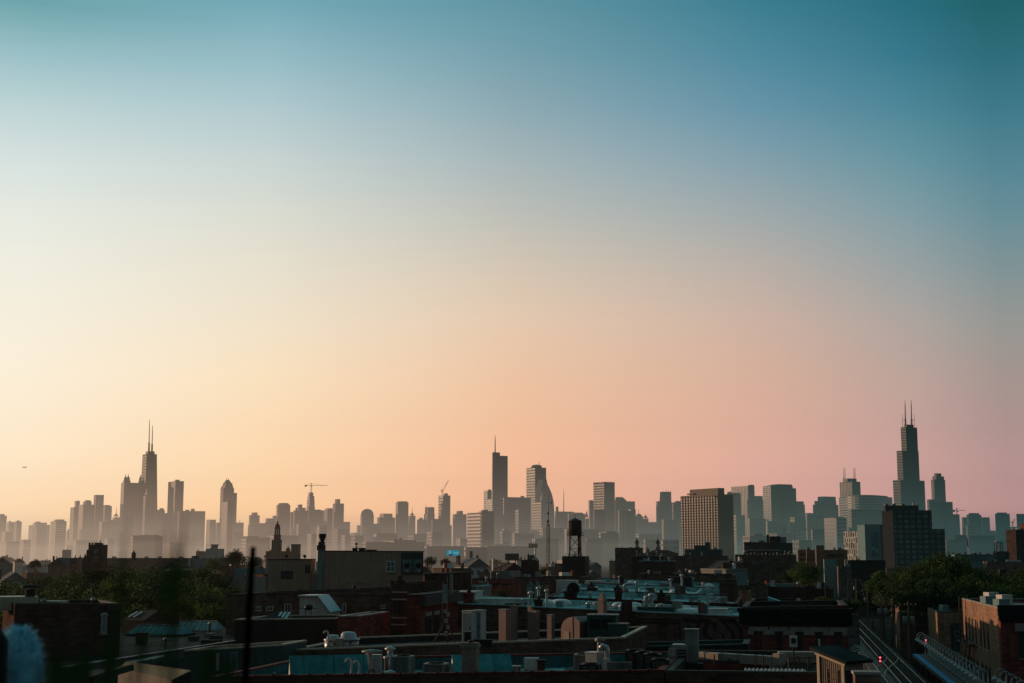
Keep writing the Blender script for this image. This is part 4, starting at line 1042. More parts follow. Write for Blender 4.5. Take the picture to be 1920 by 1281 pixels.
# ------------------------------------------------------------------ church with the domed steeple
plain('church_stone', (.10, .085, .07), var=.25, scale=.5, streak=.2)
def church():
    D = 1000; c = at(519.7, 1015, D); r = 3.05
    o = thing('church', 'hazy church with a slender domed steeple and stepped roofs', 'church', (c.x, D, 0))
    mt = 'church_stone'
    m = MB(); m.box((c.x, D, 0), (6.1, 6.1, c.z), R(12)); 
    for s_ in (-1, 1): m.box((c.x + s_ * 2.9, D - 2.9, 0), (1.0, 1.0, c.z + 1.2), R(12))
    tw = m.build('tower', mt, o)
    m = MB(); z = c.z; m.box((c.x, D, z), (6.7, 6.7, .7), R(12)); z += .7
    m.box((c.x, D, z), (4.7, 4.7, 3.2), R(12)); z += 3.2; m.box((c.x, D, z), (5.2, 5.2, .5), R(12)); z += .5; m.build('belfry', mt, tw)
    m = MB()
    for k in range(8):
        t = k / 8 * 6.283; m.tube([(c.x + 1.75 * math.cos(t), D + 1.75 * math.sin(t), z), (c.x + 1.65 * math.cos(t), D + 1.65 * math.sin(t), z + 4.2)], .3, 6)
    m.build('lantern_columns', mt, tw); z += 4.2
    m = MB(); m.lathe((c.x, D, z), [(2.1, 0), (2.1, .5), (1.9, .7), (1.75, 1.8), (1.3, 2.9), (.7, 3.6), (.5, 3.8), (.5, 4.8), (.25, 5.2), (.08, 6.6)], 12); m.build('dome', 'dark_wall', tw)
    m = MB(); m.bar((c.x, D, z + 6.4), (c.x, D, z + 8.0), .16); m.bar((c.x - .5, D, z + 7.4), (c.x + .5, D, z + 7.4), .16); m.build('cross', 'dark_wall', tw)
    nz = Zat(1035, D); x0 = at(497, 1035, D).x; x1 = at(548, 1035, D).x
    m = MB(); m.box(((x0 + x1) / 2, D + 9, 0), (x1 - x0, 12, nz + .5)); m.build('nave', mt, o)
    a = Vector((x0 - 1, D + 2, nz - 3.5)); m = MB(); xr = c.x - 1.5
    m._add([(x0 - 1.5, D + 1, nz - 3.6), (xr, D + 1, nz - 3.6), (xr, D + 1, nz + 2.2), (x0 + 4.0, D + 1, nz + 1.8), (x0 - 1.5, D + 17, nz - 3.6), (xr, D + 17, nz - 3.6), (xr, D + 17, nz + 2.2), (x0 + 4, D + 17, nz + 1.8)], [(0, 1, 2, 3), (7, 6, 5, 4), (3, 2, 6, 7), (0, 3, 7, 4), (1, 5, 6, 2), (4, 5, 1, 0)]); m.build('roof', 'dark_wall', o)
    q = at(540, 1033, D + 4); m = MB(); m.lathe((q.x, q.y, q.z - 2), [(1.6, 0), (1.5, 2.6), (1.7, 2.7), (1.3, 3.6), (.4, 4.4), (.35, 5), (.05, 6)], 10); m.build('cupola', mt, o)
    q = at(555, 1022, D + 10); m = MB(); m.box((q.x, q.y, 0), (5.8, 5.8, q.z)); m.box((q.x, q.y, q.z - .02), (6.3, 6.3, .6)); m.build('rear_tower', mt, o)
    q = at(504.5, 1034, D); m = MB(); m.bar((q.x, q.y, q.z), (q.x, q.y, q.z + 3), .15); m.bar((q.x - .4, q.y, q.z + 2.3), (q.x + .4, q.y, q.z + 2.3), .15); m.build('gable_cross', 'dark_wall', o)
church()

# ------------------------------------------------------------------ beige rendered building
def beige():
    b = fb('large beige rendered building with a blank side wall and recessed corner balcony', 606, 794, 1034, 150, 12, 'beige_render', 'tar_roof', cop='dark_coping', yaw=R(5), name='apartment_building', cat='apartment building', yr=1035)
    o, w, L, z = b['o'], b['w'], b['L'], b['A'].z
    win(o, w, 724.5, 1052, 740.5, 1072.5, 'white_frame', 'teal_glass', 2, 2, .09, None, 'stone_trim')
    win(o, w, 769, 1104, 785, 1115.5, 'white_frame', 'dark_glass', 2, 1, .09, None, 'stone_trim')
    a0, z1 = w.hit(752.5, 1036.5); a1, z0_ = w.hit(793.5, 1075.5)
    m = MB(); w.box(m, a0, a1 - .05, z0_, z1, -.03, .012); bal = m.build('balcony', 'teal_wall', o)
    m = MB()
    for a in (a0, (a0 + a1) / 2, a1 - .1): w.box(m, a, a + .08, z0_, z1 - .7, .01, .1)
    w.box(m, a0, a1, z0_ - .06, z0_ + .04, .01, .16); m.build('balcony_frame', 'dark_frame', bal)
    m = MB(); w.box(m, a0, a1, z1 - .62, z1, .013, .12); m.build('fascia', 'green_metal', bal)
    plain('plant_dark', (.02, .04, .02), var=.4)
    for x in (763, 784):
        c = w.hit(x, 1075); q = w.pt(c[0], z0_ + .05, .35); m = MB(); m.lathe(q, [(.16, 0), (.22, .4), (.2, .4)], 10); pt = m.build('plant_pot', 'stone_trim', bal)
        m = MB(); r3 = random.Random(x)
        for k in range(40):
            t = r3.uniform(0, 6.28); e = r3.uniform(.2, .65); h = r3.uniform(.2, .5); s0 = q + Vector((0, 0, .4)); tip = s0 + Vector((math.cos(t) * e, math.sin(t) * e * .6, h + .4 - e * .5)); md = s0.lerp(tip, .6) + Vector((0, 0, .15)); d = Vector((-math.sin(t), math.cos(t), 0)) * .05
            m.face([s0 - d * .3, md - d, tip, md + d])
        m.build('leaves', 'plant_dark', pt)
    for x, yy, r in ((654, 1093, .09), (668, 1093.5, .09), (676, 1093, .12), (692, 1093.5, .09)):
        c = w.hit(x, yy); q = w.pt(c[0], c[1], 0); m = MB(); m.tube([q - w.n * .02, q + w.n * .16], r, 10); m.build('wall_vent', 'dull_metal', o)
    for x0, x1, h in ((662, 668, .3), (674, 683, .32), (688, 694, .14), (697, 704, .14)):
        a = along(b['A'], b['u'], (x0 + x1) / 2); rbox(b, a, 1.5, (x1 - x0) / 17.8, .8, h + .45, 'black_metal', 'roof_unit')
    a = along(b['A'], b['u'], 667.5); vent(b, a, 1.2, 1.15, .07, True, 'black_metal')
    m = MB(); w.box(m, w.hit(652, 1103)[0], w.hit(664, 1103)[0], 15.2, w.hit(652, 1104)[1], 0.002, .06); m.build('wall_hatch', 'dark_frame', o)
    # tall metal flue strip on the left corner
    q0 = w.hit(596, 1034)[0]; q1 = w.hit(605.5, 1034)[0]
    m = MB(); w.box(m, q0, q1, 10, z + .15, -.5, .25); fl = m.build('flue_casing', 'teal_wall', o)
    m = MB()
    for k in range(8): w.box(m, q0 - .015, q1 + .015, z - .4 - k * .95, z - .36 - k * .95, -.51, .265)
    m.build('casing_joints', 'dull_metal', fl)
    c = w.pt((q0 + q1) / 2 + .12, z + .1, -.15)
    m = MB(); m.box((c.x - .05, c.y, c.z), (.75, .6, .55), YW); m.box((c.x - .02, c.y, c.z + .552), (.55, .5, .35), YW); m.build('stub', 'brown_brick', fl)
    m = MB(); m.lathe((c.x + .05, c.y, c.z + .9), [(.2, 0), (.2, .16), (.33, .2), (.33, .28), (.24, .34), (.38, .42), (.4, .78), (.36, .82)], 14); m.build('flue_cap', 'dark_wall', fl)
    # lower left wing
    b2 = fb('lower beige rendered building with a dark square window left of the tall flue', 502.5, 583, 1050, 152, 10, 'beige_render', 'tar_roof', yr=1050, cop='dark_coping', yaw=R(5), name='apartment_building', cat='apartment building')
    win(b2['o'], b2['w'], 527, 1071, 548.5, 1085.5, 'dark_frame', 'dark_glass', 2, 1, .1); win(b2['o'], b2['w'], 555, 1103.5, 568, 1112, 'stone_trim', 'dark_glass', 1, 1, .1)
    for x0, x1 in ((572.5, 575.5), (577.5, 580.5)): win(b2['o'], b2['w'], x0, 1059, x1, 1075, 'dark_frame', 'rust_metal', 1, 1, .05)
    w2 = b2['w']; m = MB(); w2.box(m, w2.hit(583, 1076)[0], w2.hit(594.5, 1076)[0], 0, w2.hit(583, 1076)[1], -6, -.05); m.build('link_wing', 'beige_render', b2['o'])
    for x, s_ in ((535, 1), (561, -1), (569.5, 1)):
        a = along(b2['A'], b2['u'], x); p = rp(b2, a, 1.0)
        d = thing('satellite_dish', 'small satellite dish, %s of the three on the lower beige roof' % {535: 'leftmost', 561: 'middle one', 569.5: 'rightmost'}[x], 'satellite dish', p)
        m = MB(); m.tube([p, p + Vector((0, 0, .75))], .035, 6); m.build('mast', 'dark_frame', d)
        m = MB(); m.lathe((0, 0, 0), [(.02, 0), (.11, .02), (.2, .06), (.21, .07), (.11, .03), (.02, .015)], 14); ax = Vector((.6 * s_, -.6, .55)).normalized(); q = ax.to_track_quat('Z', 'Y'); cc = p + Vector((0, 0, .8)); m.v = [tuple(cc + q @ Vector(v)) for v in m.v]; m.build('reflector', 'dark_wall', d)
        m = MB(); m.bar(cc - Vector((0, 0, .2)), cc + ax * .4, .03); m.build('feed_arm', 'dark_frame', d)
beige()

# ------------------------------------------------------------------ water tower, lattice mast
def watertower(label, xc, D, yb, ytank, ytop, yapex, wt, base_roof, tank=True):
    c = at(xc, ytank, D); zb = Zat(yb, D); r = wt / 2 / F * D; zt = Zat(ytop, D); za = Zat(yapex, D)
    o = thing('water_tower', label, 'water tower', (c.x, D, zb))
    lw = r * .09
    if tank:
        m = MB(); m.lathe((c.x, D, c.z), [(r, 0), (r, zt - c.z)], 24)
        for k in range(5): m.lathe((c.x, D, c.z + (zt - c.z) * (k + .5) / 5), [(r, 0), (r * 1.012, .01), (r * 1.012, .06), (r, .07)], 24)
        tk = m.build('tank', 'dark_brick' if False else 'tank_wood', o)
        m = MB(); m.lathe((c.x, D, zt - .02), [(r * 1.06, 0), (r * 1.06, .08), (.05, za - zt)], 24, False); m.build('cone_roof', 'black_metal', tk)
        m = MB(); m.tube([(c.x, D, za - .1), (c.x, D, za + .9)], .06, 6); m.build('finial', 'black_metal', tk)
        m = MB(); m.lathe((c.x, D, c.z - .05), [(r * 1.32, 0), (r * 1.32, .1), (r * .95, .1)], 20)
        for k in range(14):
            t = k / 14 * 6.283; m.bar((c.x + r * 1.3 * math.cos(t), D + r * 1.3 * math.sin(t), c.z), (c.x + r * 1.3 * math.cos(t), D + r * 1.3 * math.sin(t), c.z + .8), .05)
        n = 20; m.tube([(c.x + r * 1.3 * math.cos(k / n * 6.2832), D + r * 1.3 * math.sin(k / n * 6.2832), c.z + .8) for k in range(n + 1)], .04, 5); m.build('balcony', 'black_metal', o)
    else:
        m = MB(); m.lathe((c.x, D, c.z), [(r * 1.05, 0), (r * 1.05, .35), (r * .9, .35)], 16); m.build('deck', 'black_metal', o)
    cor = [(-1, -1), (1, -1), (1, 1), (-1, 1)]; top = [Vector((c.x + a * r * .78, D + b_ * r * .78, c.z)) for a, b_ in cor]; bot = [Vector((c.x + a * r * .86, D + b_ * r * .86, zb)) for a, b_ in cor]
    for t, q in zip(top, bot): m = MB(); m.bar(q, t, lw * 1.5); m.build('leg', 'black_metal', o)
    m = MB()
    for i in range(4):
        j = (i + 1) % 4
        for f0, f1 in ((.02, .36), (.36, .98)):
            m.bar(bot[i].lerp(top[i], f0), bot[j].lerp(top[j], f1), lw * .5); m.bar(bot[j].lerp(top[j], f0), bot[i].lerp(top[i], f1), lw * .5)
        m.bar(bot[i].lerp(top[i], .36), bot[j].lerp(top[j], .36), lw)
    m.build('bracing', 'black_metal', o)
    if tank: m = MB(); m.tube([(c.x + r * .55, D + .1, zb), (c.x + r * .55, D + .1, c.z)], r * .17, 10); m.build('riser_pipe', 'black_metal', o)
    return o
plain('tank_wood', (.05, .032, .025), var=.4, scale=1.5, streak=.3)
watertower('old dark water tower with a cone roof on four braced legs', 1078.3, 400, 1043, 1004.5, 977, 971, 24.5, None)
b = fb('dark low tank house building directly beneath the cone roofed water tower', 1054, 1097, 1043, 396, 8, 'dark_wall', 'tar_roof', name='warehouse'); 
for i, a in enumerate((.8, 1.6, 4.8, 5.6)): vent(b, a, 1, .9, .08)
watertower('empty steel water tower stand without a tank near the right edge', 1872, 700, 1046, 1018.5, 1016, 1014, 14.5, None, tank=False)
def latticemast():
    D = 290; b = at(1028, 1112, D); o = thing('lattice_mast', 'thin dark lattice radio mast with a whip aerial left of the water tower', 'radio mast', b)
    t = at(1028, 986, D); r = .36
    m = MB(); cs = [Vector((r * math.cos(a), r * math.sin(a), 0)) for a in (.5, 2.6, 4.7)]
    for c in cs: m.tube([b + c, t + c], .045, 6)
    n = 30
    for i in range(n):
        for j in range(3):
            m.bar(b.lerp(t, i / n) + cs[j], b.lerp(t, (i + 1) / n) + cs[(j + 1) % 3], .03); m.bar(b.lerp(t, i / n) + cs[j], b.lerp(t, i / n) + cs[(j + 1) % 3], .03)
    m.build('lattice', 'black_metal', o)
    t2 = at(1028.4, 972, D); m = MB()
    for c in cs: m.bar(t + c, t2, .06)
    m.build('taper', 'black_metal', o); t3 = at(1029.3, 922, D); m = MB(); m.tube([t2, t2.lerp(t3, .5), t3], [.06, .05, .03], 6); m.build('whip', 'black_metal', o)
    a, c = at(1023.5, 943, D), at(1035, 943, D); m = MB(); m.bar(a, c, .05); m.bar(c + Vector((-.15, 0, -.35)), c + Vector((-.15, 0, .4)), .1); m.build('crossbar', 'black_metal', o)
    for x, y in ((1028.3, 963), (1027.6, 978), (1029, 985)):
        p = at(x, y, D); m = MB(); m.lathe(p - Vector((.1, .1, .25)), [(.1, 0), (.16, .1), (.16, .45), (.05, .5)], 8); m.build('beacon', 'black_metal', o)
    for x, y in ((1044, 1040), (1012, 1100)):
        m = MB(); e = at(x, 1105, D + 4); m.tube([b.lerp(t, .85), e], .018, 4); m.build('guy_wire', 'black_metal', o)
latticemast()

# ------------------------------------------------------------------ right middle distance
b = fb('plain brown brick block left of the twin small church domes', 1153, 1200, 1027, 500, 10, 'brown_brick', 'tar_roof', name='warehouse')
win(b['o'], b['w'], 1156, 1039, 1160, 1046, 'dark_frame', 'dark_glass', 1, 1, .1)
def domes():
    D = 900; q = at(1214, 1035, D)
    o = thing('church', 'brown church body with two small domed turrets right of the plain brown block', 'church', (q.x, D, 0))
    A = at(1190, 1037, D); B = at(1272, 1037, D); z = A.z
    m = MB(); m.box(((A.x + B.x) / 2, D + 8, 0), (B.x - A.x, 14, z)); m.build('nave', 'brown_brick', o)
    C1 = at(1228, 1033, D); C2 = at(1252, 1033, D); m = MB(); m._add([(C1.x - 5, D - .5, z - .2), (C2.x + 6, D - .5, z - .2), (C2.x, D - .5, z + 1.8), (C1.x, D - .5, z + 1.8), (C1.x - 5, D + 14, z - .2), (C2.x + 6, D + 14, z - .2), (C2.x, D + 14, z + 1.8), (C1.x, D + 14, z + 1.8)], [(0, 1, 2, 3), (7, 6, 5, 4), (3, 2, 6, 7), (0, 3, 7, 4), (1, 5, 6, 2)]); m.build('roof', 'dark_wall', o)
    for x in (1194.2, 1233.3):
        p = at(x, 1026, D + 4); m = MB(); m.box((p.x, p.y, 0), (3.1, 3.1, p.z), 0); m.lathe((p.x, p.y, p.z), [(1.7, 0), (1.7, .3), (1.15, .4), (1.15, 2.2), (1.4, 2.3)], 10); tw = m.build('turret', 'grey_wall', o)
        m = MB(); m.lathe((p.x, p.y, p.z + 2.25), [(1.35, 0), (1.35, .6), (1.0, 1.7), (.5, 2.3), (.25, 2.5), (.2, 3.1), (.04, 4)], 12); m.build('dome', 'dark_wall', tw)
    p = at(1214, 1029, D + 6); m = MB(); m.lathe((p.x, p.y, p.z - 3), [(1.5, 0), (1.5, 2.2), (1.1, 3), (.4, 3.5), (.05, 4.2)], 10); m.build('cupola', 'grey_wall', o)
domes()
b = fb('dark shed with bright teal roof edges in front of the twin domed church', 1185, 1244, 1043, 420, 9, 'dark_wall', 'white_roof', cop='white_roof', name='shed_building', copw=.7)
b = fb('low dark hall with a long pale roof edge before the shed with teal edges', 1196, 1262, 1052.5, 380, 9, 'dark_brick', 'white_roof', cop='white_roof', name='shed_building', copw=.6)
b = fb('dark green metal clad block standing in front of the tan slab tower', 1284, 1352, 1030, 650, 16, 'green_metal', 'tar_roof', name='warehouse')
a0 = along(b['A'], b['u'], 1301); a1 = along(b['A'], b['u'], 1330); rbox(b, (a0 + a1) / 2, 6, a1 - a0, 6, 2.2, 'green_metal', 'penthouse'); a = along(b['A'], b['u'], 1326); rbox(b, a, 5, 2, 3, 3.6, 'green_metal', 'stair_head')
fb('wide brown brick base block in front of the dark green metal clad block', 1262, 1362, 1042, 560, 14, 'brown_brick', 'tar_roof', name='warehouse')
def loft():
    b = fb('dark red brick loft with two rows of windows and a pale cornice', 1395, 1463, 1017, 600, 14, 'dark_brick', 'tar_roof', cop='stone_trim', copw=.8, name='loft_building'); o, w = b['o'], b['w']
    m = MB(); w.box(m, 0, b['L'], w.hit(1400, 1032.5)[1], w.hit(1400, 1030.5)[1], 0, .25); m.build('string_course', 'stone_trim', o)
    for yy in (1022.5, 1034):
        for k in range(9):
            x = 1398.5 + k * 7.2; win(o, w, x, yy, x + 3.6, yy + 6, 'dark_frame', 'teal_glass', 1, 2, .12)
    m = MB(); A = b['B']; m.prism([(A.x + .01, A.y), (at(1486, 1018, A.y).x, A.y + .3), (at(1486, 1018, A.y + 14).x, A.y + 14), (A.x + .01, A.y + 14)], 0, A.z - .2); m.build('side_block', 'green_metal', o)
    a0 = along(b['A'], b['u'], 1453); rbox(b, a0, 4, 4.5, 4, 2.9, 'dark_wall', 'penthouse'); rbox(b, a0 - 2.9, 5, 1.0, 1, 3.6, 'dark_wall', 'stair_head'); rbox(b, a0 + 3.2, 4, 3, 3, 2.6, 'dull_metal', 'roof_unit'); rbox(b, a0 - 5.6, 4, 2, 3, 1.2, 'dull_metal', 'roof_unit')
loft()
b = fb('long brown brick wall building below the dark red brick loft', 1378, 1493, 1040, 520, 12, 'brown_brick', 'tar_roof', name='warehouse')
for k in range(16): 
    p = rp(b, .5 + k * b['L'] / 16.5, .8); m = MB(); m.box(p, (.35, .35, .65 + .3 * (k % 3)), 0); m.build('roof_pot', 'white_wall', b['o'])
b = fb('tan school like block with a bright sunlit end wall right of the loft', 1496, 1528, 1031, 560, 14, 'tan_brick', 'grey_roof', name='school_building')
for k in range(6): win(b['o'], b['w'], 1500 + k * 4.6, 1038, 1502.8 + k * 4.6, 1043, 'dark_frame', 'dark_glass', 1, 1, .1)
for k in range(6): win(b['o'], b['w'], 1500 + k * 4.6, 1047, 1502.8 + k * 4.6, 1052, 'dark_frame', 'dark_glass', 1, 1, .1)
b = fb('tan tower block with a raised sunlit end right of the school like block', 1530, 1545, 1022.5, 545, 10, 'tan_brick', 'grey_roof', name='school_building')
b = fb('long tan low building with strip windows left of the slatted white building', 1545, 1588, 1031, 555, 12, 'tan_brick', 'grey_roof', name='school_building')
for k in range(6): win(b['o'], b['w'], 1551 + k * 5, 1039, 1555 + k * 5, 1043.5, 'dark_frame', 'dark_glass', 1, 1, .1)
p = at(1512, 1058, 540); o = thing('flag_pole', 'bare slim pole in front of the tan school like block', 'pole', p); m = MB(); m.tube([p, at(1512.5, 1026, 540)], [.14, .08], 6); m.build('pole', 'white_wall', o); m = MB(); m.lathe(at(1512.5, 1026, 540), [(.05, 0), (.16, .1), (.05, .25)], 8); m.build('finial', 'white_wall', o)
b = fb('low modern building with a glass band and pale roof edge behind the right trees', 1790, 1862, 1040, 620, 14, 'pale_panel' if False else 'teal_wall', 'white_roof', cop='white_roof', copw=1.2, name='modern_building')
m = MB(); w = b['w']; w.box(m, .5, b['L'] * .82, w.hit(1800, 1053)[1], w.hit(1800, 1042.5)[1], -.02, .06); m.build('glass_band', 'teal_glass', b['o'])
for k in range(5): rbox(b, 1.5 + k * 3.1, 4, 1.1, 1.4, .9 + .4 * (k % 2), 'dull_metal', 'roof_unit')
b = fb('low pinkish brick building right of the modern glass band building', 1850, 1922, 1053, 560, 12, 'pink_brick', 'grey_roof', name='warehouse'); rbox(b, 10.5, 4, 5, 3, 1.0, 'white_wall', 'roof_unit')
b = fb('dark stair block at the foot of the empty water tower stand', 1862, 1892, 1034, 705, 8, 'green_metal', 'tar_roof', name='warehouse')
b = fb('square red brick block with a taller core at the right photo edge', 1904, 1926, 993, 800, 7, 'dark_brick', 'tar_roof', yaw=R(28), name='apartment_block', cat='apartment block')
a0 = b['left']; m = MB(); q = at(1917, 982, 812); m.box((q.x + 2, q.y, 0), (4, 4, q.z), R(28)); m.build('core', 'red_brick', b['o'])
fb('pale teal gable end house strip before the long tan low building', 1545, 1568, 1049, 340, 8, 'teal_wall', 'white_roof', name='house', cat='house')
fb('long brown brick wall building left of the tree behind the blue roofs', 1356, 1500, 1055, 400, 10, 'brown_brick', 'tar_roof', name='warehouse')
fb('black low building beneath the blue mural wall', 1590, 1660, 1050.5, 480, 10, 'dark_wall', 'grey_roof', name='warehouse')
fb('small pale roofed house beside the alley right of the middle tree', 1571, 1597, 1062, 330, 8, 'grey_brick', 'white_roof', name='house', cat='house')
# ================================================================== row buildings in the middle of the picture
ALONG = R(-11)
def D_(b, px):
    v = PX(along(b['A'], b['u'], px)); v.px = px; return v
# --- rows of attached buildings with pale membrane roofs
b1 = fb('long brown brick wall building furthest back behind the pale blue roofs', 1194, 1374, 1077, 240, 18, 'brown_brick', 'tar_roof', yr=1080, cop='dark_coping')
for a in (3, 6.5, 9): rbox(b1, a, 3, 1.2, 1.2, .8, 'dull_metal', 'roof_unit')
rw = fb('pale membrane roofed building third of the pale rows, with two skylight domes', 1106, 1350, 1094, 205, 12, 'white_roof', 'white_roof', yr=1103, cop='red_coping', par=.5, rfall=-.5)
for x, d in ((1184, 4), (1330, 4)): dome(rw, D_(rw, x), d, 2.2, 2.6, .75)
rbox(rw, D_(rw, 1116), 2, 2.6, 3, .7, 'white_wall'); rbox(rw, D_(rw, 1125), .9, 2.4, 1.2, .45, 'red_brick', 'brick_upstand')
for k in range(6): rbox(rw, D_(rw, 1246 + k * 5.5), .7, .36, .8, .75, 'dull_metal', 'roof_unit')
chimney(rw, D_(rw, 1165), 3, .7, 1.3, 'dark_brick'); rbox(rw, D_(rw, 1276), 5, 3.2, 3, 1.5, 'dark_wall', 'stair_head'); vent(rw, D_(rw, 1161), 1.5, 1.4, .1)
r2_ = fb('pale membrane roofed building second of the pale rows, wall coated white', 1050, 1302, 1107, 172, 16, 'white_roof', 'white_roof', yr=1117, par=.4, rfall=-.45)
for x, d in ((1264, 9), (1281, 9)): dome(r2_, D_(r2_, x), d, 1.5, 1.6, .45)
for x, d, h in ((1258, 12, 1.5), (1279, 14, 2.0)): vent(r2_, D_(r2_, x), d, h, .14)
rbox(r2_, D_(r2_, 1064), 5, 2.4, 2.4, 1.3, 'white_wall'); chimney(r2_, D_(r2_, 1158), 3, .8, .7, 'dark_brick'); chimney(r2_, D_(r2_, 1108), 10, .7, .6, 'dark_brick')
for x in (1090, 1120, 1200, 1230): vent(r2_, D_(r2_, x), 6, .5, .09)
r1 = fb('dark brick building with a red tile coping, nearest of the pale roofed rows', 1021, 1382, 1120.5, 140, 15, 'dark_brick', 'white_roof', yr=1134, cop='red_coping', par=.5, rfall=-.35)
for x, w_, h_ in ((1070, 1.1, 1.0), (1160, .6, 1.1), (1240, .7, 1.2)): chimney(r1, D_(r1, x), .6, w_, h_, 'dark_brick')
m = MB(); p = rp(r1, D_(r1, 1075), .5); m.lathe((0, 0, 0), [(.5, 0), (.62, .05), (.62, .3), (.5, .35)], 16); m.v = [(p.x + v[0], p.y + v[2], p.z + 1.4 + v[1]) for v in m.v]; m.build('round_fan', 'black_metal', r1['o'])
for k, x in enumerate((1305, 1312, 1334, 1339, 1344, 1349, 1226, 1231)): vent(r1, D_(r1, x), 1.2, .5 + .2 * (k % 3), .1, True, 'white_wall')
rbox(r1, D_(r1, 1172), 1, .4, .5, .4, 'white_wall', 'roof_unit')
fr = fb('long brown brick party wall building with pale membrane roof and oval skylights', 826, 1400, 1131, 122, 9, 'brown_brick', 'white_roof', yr=1157, cop='white_roof', par=.3, copw=.4, rfall=-.3)
for x, d, w_ in ((1022, 6, 2.3), (1052, 7.5, 2.6), (1160, 7, 1.7), (1187, 7.5, 2.2), (1181, 4.5, 2.0), (1285, 6.5, 1.7), (1287, 3.6, 3.0)): dome(fr, D_(fr, x), d, w_, w_ * .8, .42)
chimney(fr, D_(fr, 879), .35, .78, 1.1, 'red_brick'); chimney(fr, D_(fr, 1010), .5, .6, .8, 'dark_brick'); 
m = MB(); p = rp(fr, D_(fr, 1175), .2); m.box((p.x, p.y - .35, p.z - 1.3), (.82, .7, 2.4), YW); pil = m.build('chimney', 'dark_brick', fr['o'])
for x, d, h, r_ in ((995, 3, 1.2, .13), (1010, 5, 1.5, .12), (1025, 2, 1.5, .1), (1213, 2.5, 1.3, .13), (1222, 2.5, 1.5, .14), (985, 3, .6, .2), (1240, 4, .6, .12), (1371, 1, .5, .1)): vent(fr, D_(fr, x), d, h, r_)
rbox(fr, D_(fr, 962), 1.4, 1.2, .8, .4, 'black_metal', 'roof_unit'); rbox(fr, D_(fr, 935), 5, 5, 3, .5, 'white_wall', 'roof_upstand'); rbox(fr, D_(fr, 1230), 3, 3, 1.5, .5, 'green_metal', 'roof_unit'); rbox(fr, D_(fr, 860), 6, 3.5, 4, .9, 'white_wall', 'roof_upstand'); rbox(fr, D_(fr, 1130), 5, 1.2, 1, .4, 'white_wall', 'roof_unit'); rbox(fr, D_(fr, 1320), 6, 4, 2, .35, 'white_wall', 'roof_upstand')
win(fr['o'], fr['w'], 937, 1163, 946, 1178, 'green_metal', 'dark_glass', 1, 2, .06)
w = fr['w']
plain('paint_dark', (.035, .034, .034), var=.5, scale=1.5); plain('paint_pale', (.125, .115, .105), var=.35, scale=1.0)
# spray painted loops and blocks on the right part of the wall
gr = random.Random(11)
m = MB()
for k in range(6):
    x = 1285 + k * 19; pts = []
    for j in range(9):
        t = j / 8; xx = x + 14 * math.sin(t * 5 + k) * .5 + 9 * t; yy = 1163 + 38 * t + 4 * math.cos(k * 2 + t * 4)
        a, z = w.hit(xx, yy); pts.append((a, z))
    for j in range(8):
        (a0, z0_), (a1, z1) = pts[j], pts[j + 1]; e = .07 + .06 * (k % 3)
        m.face([w.pt(a0 - e, z0_, .012), w.pt(a0 + e, z0_, .012), w.pt(a1 + e, z1, .012), w.pt(a1 - e, z1, .012)])
for k in range(3):
    a, z = w.hit(1280 + 34 * k, 1158); a1, z1 = w.hit(1310 + 34 * k, 1163 + 6 * (k % 2)); m.face([w.pt(a, z, .014), w.pt(a1, z1, .014), w.pt(a1, z1 - .28, .014), w.pt(a, z - .3, .014)])
gp = m.build('graffiti', 'paint_dark', fr['o'])
m = MB()
for k in range(7):
    a, z = w.hit(1284 + 16 * k, 1172 + 9 * (k % 3)); n = 9
    m.face([w.pt(a + .5 * math.cos(j / n * 6.283) * (1 + .25 * math.sin(3 * j + k)), z + .62 * math.sin(j / n * 6.283) * (1 + .2 * math.cos(2 * j + k)), .006) for j in range(n)])
m.build('graffiti_fill', 'paint_pale', gp)
m = MB()
for k in range(4):
    a, z = w.hit(855 + k * 7, 1160); m.face([w.pt(a - .15, z, .01), w.pt(a + .18, z + .1, .01), w.pt(a + .25, z - .75, .01), w.pt(a - .05, z - .6, .01)])
    m.face([w.pt(a + .05, z - .05, .013), w.pt(a + .35, z - .7, .013), w.pt(a + .2, z - .75, .013)])
m.build('graffiti', 'paint_dark', fr['o'])
m = MB(); a0, z1 = w.hit(1100, 1171); a1, _ = w.hit(1275, 1171)
for dz in (0, .25): m.tube([w.pt(a0, z1 - dz, .1), w.pt((a0 + a1) / 2, z1 - dz, .1), w.pt((a0 + a1) / 2 + .5, z1 - dz + .5, .1), w.pt(a1, z1 - dz + .45, .1), w.pt(a1, z1 - 3, .1)], .05, 6)
m.build('wall_pipes', 'black_metal', fr['o'])
m = MB(); w.box(m, w.hit(1008, 1170)[0], w.hit(1060, 1170)[0], 0, w.hit(1008, 1168)[1], .004, .03); m.build('dark_opening', 'dark_frame', fr['o'])
# --- brick stack and bits right of the pale rows
b = fb('tall narrow dark brick stair tower at the right end of the pale roofed rows', 1349, 1380, 1088, 150, 2.2, 'dark_brick', 'tar_roof', name='stair_tower', cat='stair tower', par=.2, cop='dark_coping')
b = fb('brown brick house back right of the tall narrow dark brick stair tower', 1378, 1438, 1098, 215, 14, 'brown_brick', 'tar_roof', name='brick_house', cat='house'); rbox(b, 1.0, 1, 1.6, 1.6, 2.2, 'teal_wall', 'roof_hatch'); chimney(b, 3.4, 2, .7, .8)
b = fb('small box like roof house with one pale blue side right of the dark stair tower', 1386, 1407, 1108, 158, 2.5, 'tan_brick', 'tar_roof', name='roof_house', cat='roof house', par=.1)
m = MB(); lw = b['left']; lw.box(m, 0, 2.5, 0, b['A'].z - .1, 0, .04); m.build('pale_side', 'white_wall', b['o'])
A = at(1490, 1137, 150); m = MB(); q = [at(1436, 1119, 152), at(1490, 1138, 148), at(1436, 1138, 150)]
